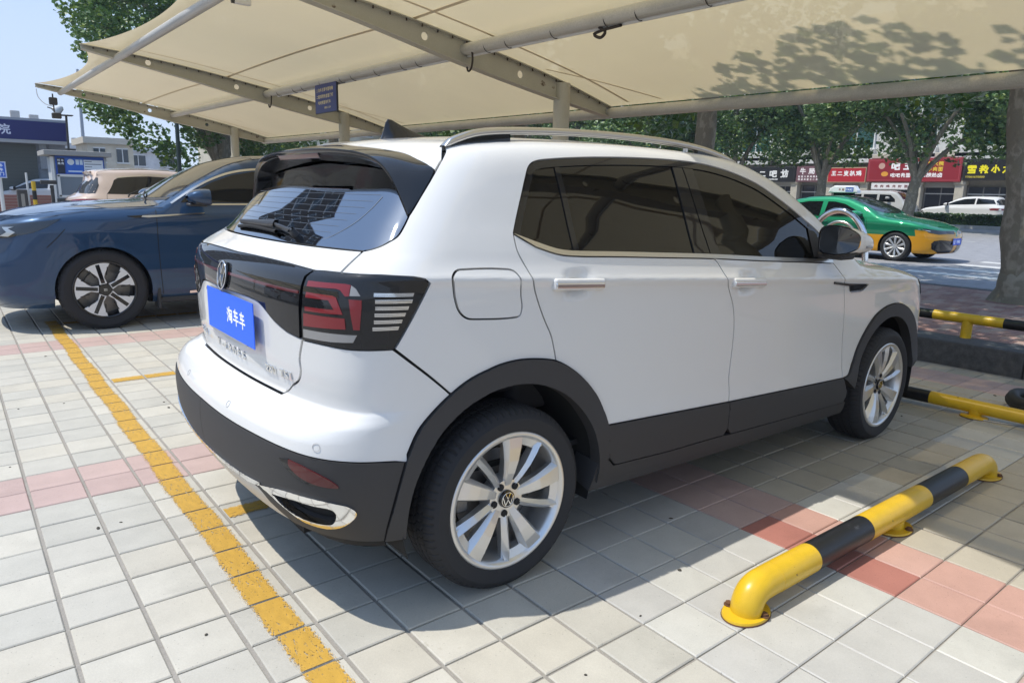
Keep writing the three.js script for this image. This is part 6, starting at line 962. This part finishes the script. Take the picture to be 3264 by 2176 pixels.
{ // motor scooters before the shops
  const mk = (z, label, col) => { const s = thing('scooter', label, 'scooter', [47.5, 0.06, z], Math.PI / 2 + 0.3, 'scooters parked before the shops'); const m = paint(...col); for (const x of [-.6, .6]) mesh('wheel', new THREE.TorusGeometry(.22, .05, 8, 20).translate(x, .25, 0), tyreMat, s); mesh('body', [rbox(.7, .25, .26, .08, -.25, .55, 0), rbox(.12, .55, .3, .05, .45, .62, 0).rotateZ(-.1), rbox(.5, .06, .26, .02, .15, .32, 0)], m, s); mesh('seat', rbox(.6, .1, .26, .04, -.3, .74, 0), CM.seat, s); mesh('handlebar', [rod([.40, .95, -.3], [.40, .95, .3], .015), rod([.5, .6, 0], [.40, .96, 0], .02), rbox(.1, .14, .16, .03, .46, .90, 0)], CM.dark, s); };
  mk(-18.9, 'dark scooter nearer the white SUV before the shops', [.05, .05, .06]); mk(-20.1, 'pale scooter nearer the grey van before the shops', [.5, .5, .5]);
}
// ---- left: gatehouse, kiosk, gate posts, signs, hazy blocks
{
  const g = thing('gate_building', 'grey building with a dark blue sign band and roller door on the left', 'building', [0, 0, -38]), grey = plaster(0.30, 0.335, 0.385);
  mesh('wall', metreUV(box(14, 3.2, 5, -2.45, 1.6, -2.6), 0.5), grey, g); mesh('roller_door', box(9, 2.95, 0.06, -1.1, 1.48, -0.06), M({ color: lin(0.085, 0.10, 0.095), roughness: 0.6 }), g); for (let i = 0; i < 18; i++) mesh('door_slat', box(9, 0.02, 0.03, -1.1, 0.2 + i * 0.155, -0.025), M({ color: lin(0.07, 0.085, 0.08), roughness: 0.6 }), g);
  mesh('wall_groove', [box(1.1, 0.02, 0.02, 3.98, 2.2, -0.09), box(1.1, 0.02, 0.02, 3.98, 1.2, -0.09), box(0.02, 3, 0.02, 3.9, 1.5, -0.09)], M({ color: lin(.16, .18, .21), roughness: .9 }), g).userData.kind = 'stuff'; mesh('downpipe', rbox(0.28, 1.1, 0.12, 0.02, 3.66, 2.45, 0.0), plaster(.35, .39, .44), g);
  mesh('roof_edge', box(14.1, 0.14, 5.6, -2.4, 3.07, -2.4), plaster(.50, .52, .55), g); mesh('roof_cap', box(14.1, 0.12, 5.4, -2.4, 4.02, -2.5), plaster(.55, .57, .60), g);
  const t = canvasTex(2048, 148, (c, w, h) => { c.fillStyle = '#1d2568'; c.fillRect(0, 0, w, h); c.strokeStyle = '#dfe3f2'; glyph(c, 'yuan', 1667, 33, 82, 9, 0.9); glyph(c, 'da', 1462, 33, 82, 9); }), band = mesh('sign_band', box(14, 0.82, 0.12, -2.35, 3.55, 0.25), M({ color: lin(0.018, 0.022, 0.11), roughness: 0.5 }), g); mesh('sign_face', new THREE.PlaneGeometry(13.9, 0.8).translate(-2.35, 3.55, 0.314), M({ map: t, roughness: 0.5 }), band);
}
{
  const k = thing('guard_kiosk', 'small blue and white guard kiosk with posters behind the beige SUV', 'kiosk', [3.6, 0, -27]);
  mesh('kiosk_wall', metreUV(box(1.55, 2.15, 1.5, 0, 1.08, -0.8), 1), plaster(.50, .55, .60), k); mesh('kiosk_roof', rbox(1.95, 0.16, 1.9, 0.02, -0.05, 2.28, -0.75), plaster(.42, .41, .39), k); mesh('corner_post', box(0.09, 2.15, 0.09, -0.80, 1.08, -0.02), frameW, k);
  const t = canvasTex(800, 360, (c, w, h) => { c.fillStyle = '#2350a8'; c.fillRect(0, 0, w, h); c.fillStyle = '#2e68c8'; c.fillRect(170, 40, 280, 280); c.fillStyle = '#20283c'; c.fillRect(30, 40, 120, 290); c.fillStyle = '#dde6ef'; c.fillRect(460, 60, 320, 280); c.beginPath(); c.arc(250, 110, 56, 0, 7); c.fill(); c.fillStyle = '#cfe0f2'; c.fillRect(330, 60, 54, 96); c.fillRect(396, 60, 48, 96); c.fillRect(200, 270, 230, 26); c.strokeStyle = '#dfe6ee'; glyph(c, 'ting', 40, 60, 46, 7); glyph(c, 'che', 94, 60, 46, 7); glyph(c, 'ju', 40, 118, 46, 7); glyph(c, 'bei', 94, 118, 46, 7); c.fillStyle = '#4a5568'; for (let i = 0; i < 5; i++) c.fillRect(474, 84 + i * 50, i % 2 ? 280 : 120, 12); });
  mesh('poster', new THREE.PlaneGeometry(1.42, 0.62).translate(0.0, 1.88, -0.03), M({ map: t, roughness: .5 }), k); const w = mesh('window', box(1.0, 0.62, 0.05, -0.12, 1.22, -0.03), M({ color: lin(.16, .20, .24), roughness: .1 }), k); mesh('window_frame', [box(1.14, .08, .08, -.12, 1.56, -.02), box(1.14, .08, .08, -.12, .88, -.02), box(.08, .7, .08, -.66, 1.22, -.02), box(.08, .7, .08, .42, 1.22, -.02)], frameW, w);
  mesh('lower_panel', box(1.5, 0.78, 0.03, 0, 0.42, -0.03), M({ color: lin(.06, .22, .55), roughness: .5 }), k);
  const l = thing('solar_floodlight', 'white floodlight on a black pole above the guard kiosk roof', 'floodlight', [3.37, 2.36, -27.5]); mesh('pole', rod([0, 0, 0], [0.03, 1.15, 0], 0.035), CM_dark(), l); mesh('solar_panel', rbox(0.42, 0.03, 0.36, 0.008, 0.03, 1.16, 0).rotateZ(0.02), CM_dark(), l); mesh('lamp_head', lathe([[0.02, 0.14], [0.09, 0.10], [0.15, -0.10], [0.165, -0.16], [0.14, -0.165], [0.0, -0.17]], 24).rotateZ(-0.9).translate(-0.16, 1.34, 0.02), M({ color: lin(.55, .57, .58), roughness: .35 }), l); mesh('bracket', box(.3, .05, .2, .05, .06, 0), CM_dark(), l);
}
{
  const gp = (x, z, name, label, f) => { const t = thing(name, label, 'post', [x, 0, z]); f(t); };
  gp(1.74, -25, 'gate_machine', 'dark gate barrier cabinet with a pale front', t => { mesh('cabinet', rbox(.26, 1.1, .3, .02, 0, .55, 0), M({ color: lin(.06, .055, .05), roughness: .6 }), t); mesh('cabinet_panel', box(.09, .85, .01, 0, .55, .156), M({ color: lin(.32, .30, .26), roughness: .6 }), t); });
  gp(2.02, -24.6, 'striped_bollard', 'yellow and black striped bollard by the gate', t => { for (let i = 0; i < 5; i++) mesh('stripe', cyl(.055, .055, .27, 16, 0, .135 + i * .27, 0), i % 2 ? barBlack : barYellow, t); });
  gp(1.93, -25.4, 'gate_pole', 'thin white pole beside the striped bollard', t => mesh('pole', cyl(.03, .03, 1.6, 12, 0, .8, 0), frameW, t));
  gp(2.52, -25, 'number_camera', 'dark plate camera on a post before the kiosk', t => { mesh('post', cyl(.05, .05, 1.25, 12, 0, .62, 0), CM_dark(), t); mesh('camera_body', rbox(.42, .12, .16, .02, -.08, 1.33, .05).rotateZ(-.0), CM_dark(), t); mesh('control_box', rbox(.34, .6, .3, .02, .28, .55, 0), M({ color: lin(.045, .05, .048), roughness: .6 }), t); });
  const s = thing('direction_sign', 'small blue direction sign with white lettering at the left edge', 'sign', [1.08, 0, -22]); mesh('post', cyl(.045, .045, 1.98, 14, 0, .99, 0), frameW, s); const t = canvasTex(160, 220, (c, w, h) => { c.fillStyle = '#2d5fc4'; c.fillRect(0, 0, w, h); c.strokeStyle = '#e8eef8'; c.lineWidth = 6; c.strokeRect(6, 6, w - 12, h - 12); glyph(c, 'ting', 28, 24, 46, 7); glyph(c, 'che', 84, 24, 46, 7); glyph(c, 'bei3', 28, 140, 50, 8); glyph(c, 'men', 86, 140, 50, 8); glyph(c, 'che', 84, 84, 46, 7); }); mesh('board', rbox(.32, .42, .03, .006, -.0, 1.62, .05), frameW, s); mesh('board_face', new THREE.PlaneGeometry(.30, .40).translate(0, 1.62, .068), M({ map: t, roughness: .5 }), s);
  const p = thing('lamp_post', 'dark green lamp post beside the large tree on the left', 'post', [5.95, 0, -24]); mesh('pole', rod([0, 0, 0], [0.05, 4.6, 0], .075, .055, 16), M({ color: lin(.018, .035, .03), roughness: .5 }), p);
  const f = thing('tall_pole', 'very tall thin grey pole far behind the kiosk', 'post', [16.6, 0, -120]); mesh('pole', rod([0, 0, 0], [.25, 17, 0], .28, .16, 12), plaster(.32, .36, .42), f);
  const wl = thing('brick_wall', 'low red brick wall behind the gate posts', 'wall', [1.9, 0, -33]); for (let i = 0; i < 7; i++) mesh('brick_course', box(9, .105, .25, 0, .06 + i * .118, 0), M({ color: lin(.36, .17, .14), map: grainTex, roughness: .9 }), wl); mesh('wall_core', box(8.98, .8, .22, 0, .4, 0), M({ color: lin(.42, .38, .36), roughness: .95 }), wl);
}
function block(name, label, pos, turn, w, h, d, floors, cols, wallM, roofM, pane = paneM) {
  const b = thing(name, label, 'building', pos, turn); mesh('wall', metreUV(box(w, h, d, 0, h / 2, 0), 0.3), wallM, b); mesh('roof', box(w + .6, .5, d + .6, 0, h + .2, 0), roofM, b);
  const fw = w / cols, fh = h / floors; for (let i = 0; i < floors; i++) for (let j = 0; j < cols; j++) { const x = -w / 2 + (j + .5) * fw, y = (i + .58) * fh, wn = mesh('window', box(fw * .5, fh * .48, .12, x, y, d / 2 + .02), pane, b); mesh('window_frame', [box(fw * .54, .1, .16, x, y + fh * .25, d / 2 + .03), box(fw * .58, .12, .3, x, y - fh * .26, d / 2 + .06), box(.08, fh * .48, .16, x, y, d / 2 + .03)], frameW, wn); }
  return b;
}
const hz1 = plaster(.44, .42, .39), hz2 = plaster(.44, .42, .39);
scene.fog = new THREE.FogExp2(0xcbd8ec, 0.0009);
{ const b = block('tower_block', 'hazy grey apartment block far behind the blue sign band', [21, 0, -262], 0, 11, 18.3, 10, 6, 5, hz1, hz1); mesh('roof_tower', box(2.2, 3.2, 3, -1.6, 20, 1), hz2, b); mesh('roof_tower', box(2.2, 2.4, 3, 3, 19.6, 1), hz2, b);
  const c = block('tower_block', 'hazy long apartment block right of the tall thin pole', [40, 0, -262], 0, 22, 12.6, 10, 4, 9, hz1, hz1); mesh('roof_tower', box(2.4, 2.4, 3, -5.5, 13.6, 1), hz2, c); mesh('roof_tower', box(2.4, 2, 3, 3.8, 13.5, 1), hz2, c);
  block('low_house', 'low house in haze-paled colour with a wide roof between the kiosk and the tree', [17.3, 0, -100], 0, 13, 5.2, 8, 2, 4, plaster(.80, .80, .80), plaster(.70, .72, .75)); block('apartment_house', 'cream apartment house beside the kiosk roof', [11.4, 0, -71], 0, 3.4, 4.6, 6, 2, 2, plaster(.80, .72, .58), plaster(.7, .64, .54));  // wall and roof colours lightened to stand in for distance haze
  block('apartment_house', 'cream apartment house with grey windows above the blue SUV roof', [25.5, 0, -62], 0.12, 15, 7.6, 8, 3, 7, plaster(.80, .74, .60), plaster(.74, .70, .60));  // cream lightened the same way, haze put into the plaster colour
  const m = block('maroon_hall', 'maroon fronted hall with white lettering behind the roof of the white car', [47.5, 0, -77], 0.0, 27, 11, 8, 3, 8, plaster(.13, .055, .085), plaster(.12, .05, .08)); const t = canvasTex(1024, 128, (c, w, h) => { c.fillStyle = '#5a2a3c'; c.fillRect(0, 0, w, h); c.strokeStyle = '#e6dfe2'; rowG(c, ['pa', 'ju', 'er', 'xiao', 'ting', 'che'], 90, 24, 80, 11, 1.7); }); mesh('sign_face', new THREE.BoxGeometry(20, 2.4, .3).translate(-1.5, 6.9, 4.3), M({ map: t, roughness: .6 }), m); }

{ // polished steel hoop on the pavement beyond the white car
  const h = thing('steel_hoop', 'polished steel hoop standing on the pavement beyond the door mirror', 'hoop', [7.5, 0.19, -2.80]); const pts = [[0, 0, .32], [0, .60, .31], [0, .82, .26], [0, .98, .13], [0, 1.03, -.02], [0, .97, -.18], [0, .80, -.30], [0, .55, -.34], [0, 0, -.35]]; mesh('hoop', tube(pts, .032, 14, 60), CM.chrome, h); mesh('inner_plate', [new THREE.TorusGeometry(.19, .016, 8, 32).rotateY(Math.PI / 2).translate(0, .72, 0)], CM.satin, h);
}
{ // the opposite row of the car park, outside the picture: it shows only as reflections in the tail of the white car
  const c2 = canopy.clone(); c2.name = numbered('carport_canopy'); c2.position.set(-5.6, 0, -17); c2.rotation.y = Math.PI; c2.userData = { label: 'carport canopy over the opposite row, mirrored in the rear window', category: 'canopy' }; scene.add(c2);
  farCar('parked_car', 'dark grey parked car of the opposite row, mirrored in the black light bar', [-7.6, 0, -7.5], Math.PI, paint(.03, .03, .035), 1.62); farCar('parked_car', 'silver parked car of the opposite row, mirrored in the black light bar', [-7.6, 0, -10.2], Math.PI, paint(.5, .5, .5), 1.5); farCar('parked_car', 'white parked car of the opposite row, mirrored in the black light bar', [-7.6, 0, -12.9], Math.PI, CM.white, 1.55);
  block('office_tower', 'dark brown office tower far behind the gate building, mirrored in the rear window', [-7.5, 0, -66], 0.2, 11, 36, 10, 9, 4, plaster(.085, .065, .05), plaster(.10, .07, .06));
}
// ---------------------------------------------------------------- plane trees
const barkTex = tex(512, 512, (u, v) => { const n = noiseAt(u, v, 4, 5, 101), m = noiseAt(u, v, 4, 11, 103), k = clamp((n * 1.2 + m * 0.8) * 7, 0, 1), f = (rnd() - .5) * .06; const a = [0.50, 0.475, 0.41], b = [0.60, 0.575, 0.51], c = [0.43, 0.40, 0.33]; const q = clamp((m - .12) * 6, 0, 1); return [0, 1, 2].map(i => lerp(lerp(a[i], b[i], k), c[i], q * .6) + f); }, true, [1, 1]);
const bark = M({ map: barkTex, color: lin(.95, .95, .95), roughness: .9, bumpMap: bumpTex, bumpScale: .006 });
function limb(pts, r0, r1, n = 12, seg = 14) { // tapered limb along a curve, slightly knotty
  const c = new THREE.CatmullRomCurve3(pts.map(p => V(...p)), false, 'centripetal'), fr = c.computeFrenetFrames(seg, false), rows = [], uv = []; let L = 0, prev = null;
  for (let i = 0; i <= seg; i++) { const t = i / seg, p = c.getPointAt(t), r = lerp(r0, r1, Math.pow(t, .85)), row = []; if (prev) L += p.distanceTo(prev); prev = p; for (let j = 0; j <= n; j++) { const a = j / n * Math.PI * 2, k = r * (1 + .06 * Math.sin(3 * a + i) + .05 * Math.sin(i * 1.7 + a)); row.push(p.clone().addScaledVector(fr.normals[i], Math.cos(a) * k).addScaledVector(fr.binormals[i], Math.sin(a) * k)); uv.push(j / n * 1.2, L * .55); } rows.push(row); }
  const g = gridGeo(rows); g.setAttribute('uv', new THREE.Float32BufferAttribute(uv, 2)); return g;
}
const leafTone = (r) => { const k = r(), m = r(); return m < .14 ? [0.24 + .07 * k, 0.34 + .08 * k, 0.055] : [0.085 + .06 * k, 0.175 + .085 * k, 0.040 + .02 * k]; };
function crownPlace(clusters, r) { // clusters: [x, y, z, radius]
  const w = clusters.map(c => c[3] ** 2), tot = w.reduce((a, b) => a + b); return () => { let t = r() * tot, i = 0; while (i < w.length - 1 && (t -= w[i]) > 0) i++; const c = clusters[i]; let x, y, z; do { x = r() * 2 - 1; y = r() * 2 - 1; z = r() * 2 - 1; } while (x * x + y * y + z * z > 1); const q = Math.pow(Math.hypot(x, y, z) + 1e-6, -.35); return [c[0] + x * q * c[3], c[1] + y * q * c[3] * .72, c[2] + z * q * c[3]]; };
}
function buildTree(o) { // returns {wood, leaves} geometries around the foot of the trunk
  const r = mulberry(o.seed), wood = [], cl = []; wood.push(limb([[0, -.1, 0], [o.lean[0] * .3, o.h * .35, o.lean[1] * .3], [o.lean[0] * .7, o.h * .75, o.lean[1] * .7], [o.lean[0], o.h, o.lean[1]]], o.r, o.r * .72, 16, 16)); if (o.flare) wood.push(limb([[0, -.1, 0], [0, .12, 0], [0, .4, 0]], o.r * 1.45, o.r * .98, 16, 6));
  for (let i = 0; i < o.limbs; i++) { const a = i / o.limbs * 6.283 + r() * .8 + (o.a0 || 0), R = o.R * (.45 + .5 * r()), top = o.h + (o.top - o.h) * (.35 + .6 * r()), p0 = [o.lean[0], o.h - .15, o.lean[1]], p1 = [p0[0] + Math.cos(a) * R * .35, lerp(o.h, top, .45), p0[2] + Math.sin(a) * R * .35], p2 = [p0[0] + Math.cos(a) * R, top, p0[2] + Math.sin(a) * R]; wood.push(limb([p0, p1, p2], o.r * .50, o.r * .12, 9, 9));
    for (let k = 0; k < 4; k++) { const b = a + (r() - .5) * 1.8, t = .45 + .5 * r(), s = [lerp(p1[0], p2[0], t), lerp(p1[1], p2[1], t), lerp(p1[2], p2[2], t)], e = [s[0] + Math.cos(b) * R * .4, s[1] + (r() - .35) * 1.2, s[2] + Math.sin(b) * R * .4]; wood.push(limb([s, [(s[0] + e[0]) / 2, (s[1] + e[1]) / 2 + .15, (s[2] + e[2]) / 2], e], o.r * .16, o.r * .05, 6, 5)); cl.push([e[0], e[1], e[2], o.cr * (.7 + .6 * r())]); } cl.push([p2[0], p2[1], p2[2], o.cr * (.8 + .5 * r())]); }
  for (let i = 0; i < o.extra; i++) { const a = r() * 6.283, q = Math.sqrt(r()), y = lerp(o.low, o.top, Math.pow(r(), .9)), f = Math.sqrt(Math.max(.05, 1 - Math.pow((y - o.mid) / (o.top - o.mid + .6), 2))); cl.push([o.lean[0] + Math.cos(a) * q * o.R * f, y, o.lean[1] + Math.sin(a) * q * o.R * f, o.cr * (.55 + .7 * r())]); }
  for (const c of o.clusters || []) cl.push(c);
  return { wood: merge(wood), leaves: leafCloud(o.leaves, crownPlace(cl, r), o.leaf, r, leafTone) };
}
function tree(t, label, pos, turn, scale, group) { const g = thing('plane_tree', label, 'tree', pos, turn, group); g.scale.setScalar(scale); mesh('trunk', t.wood, bark, g); mesh('crown', t.leaves, leafMat, g); return g; }
const bigTree = buildTree({ seed: 21, h: 2.7, lean: [-.12, -.30], r: .27, flare: true, limbs: 6, R: 3.3, top: 7.4, low: 2.7, mid: 4.8, cr: .8, extra: 24, leaves: 24000, leaf: .13, clusters: [[-5.5, 5.3, -1.3, .8], [-6.1, 5.6, -.7, .6], [-5.0, 5.1, -.3, .7], [-5.4, 5.6, -2.1, .65], [-4.3, 5.4, -1.2, .8], [-4.2, 5.2, .5, .7], [-5.9, 5.5, .6, .55], [-.5, 3.1, -.9, .7], [.2, 2.9, 1.0, .7], [.6, 2.7, -1.6, .7]] });
tree(bigTree, 'large plane tree with a thick trunk at the right edge of the pavement', [9.75, .19, -1.62], 0, 1);
const midTree = buildTree({ seed: 33, h: 3.3, lean: [.05, .1], r: .20, flare: true, limbs: 6, R: 2.9, top: 7.2, low: 2.6, mid: 4.8, cr: .8, extra: 26, leaves: 20000, leaf: .13 });
[[-6.33, 0.4, 'plane tree whose trunk rises above the roof rail of the white car'], [-11.0, 2.2, 'plane tree on the pavement behind the middle carport post'], [-15.6, 4.0, 'plane tree on the pavement behind the second carport post'], [-20.4, 1.1, 'plane tree farthest along the near pavement']].forEach(([z, a, l]) => tree(midTree, l, [9.6, .19, z], a, 1, 'plane trees on the near pavement'));
const farTree = buildTree({ seed: 55, h: 2.4, lean: [.1, .2], r: .30, limbs: 6, R: 3.4, top: 8.8, low: 3.1, mid: 5.6, cr: 1.05, extra: 34, leaves: 14000, leaf: .19 });
[[-13.5, .3, 1, 'plane tree with a forked trunk behind the windscreen of the taxi'], [-18.3, 2.0, 1, 'plane tree with a dark trunk left of the taxi roof sign'], [-8.2, 1.2, 1, 'plane tree across the road behind the large trunk at the right edge'], [-23.4, 3.1, 1.05, 'plane tree across the road just right of the front window of the white car'], [-28.6, 4.4, 1, 'plane tree across the road right of the roof rail end'], [-34.2, 5.3, 1.05, 'plane tree across the road behind the thick near trunk above the roof'], [-40, .9, 1.1, 'plane tree across the road right of the nearest carport post'], [-46.5, 1.8, 1.1, 'plane tree across the road behind the nearest carport post'], [-54, 2.6, 1.15, 'farthest plane tree across the road, left of the nearest carport post']].forEach(([z, a, s, l], i) => tree(farTree, l, [34.5 + (i % 2) * 1.2, .0, z], a, s, 'plane trees across the road'));
const leftTree = buildTree({ seed: 71, h: 2.2, lean: [-.3, .2], r: .34, limbs: 8, R: 4.4, top: 10.5, low: 2.2, mid: 5.8, cr: 1.0, extra: 46, leaves: 40000, leaf: .15, clusters: [[-4.6, 4.0, .5, .6], [-4.9, 4.2, .3, .45], [-4.1, 3.5, .4, .7], [-3.3, 3.0, .8, .8], [-2.4, 2.4, 1, .8]] });
tree(leftTree, 'large leafy plane tree beyond the carport on the left', [9.2, 0, -30], 0.2, 1);
tree(farTree, 'plane tree behind the large one, right of the dark green lamp post', [12.5, 0, -36], 2.7, .95);
renderer.render(scene, camera);
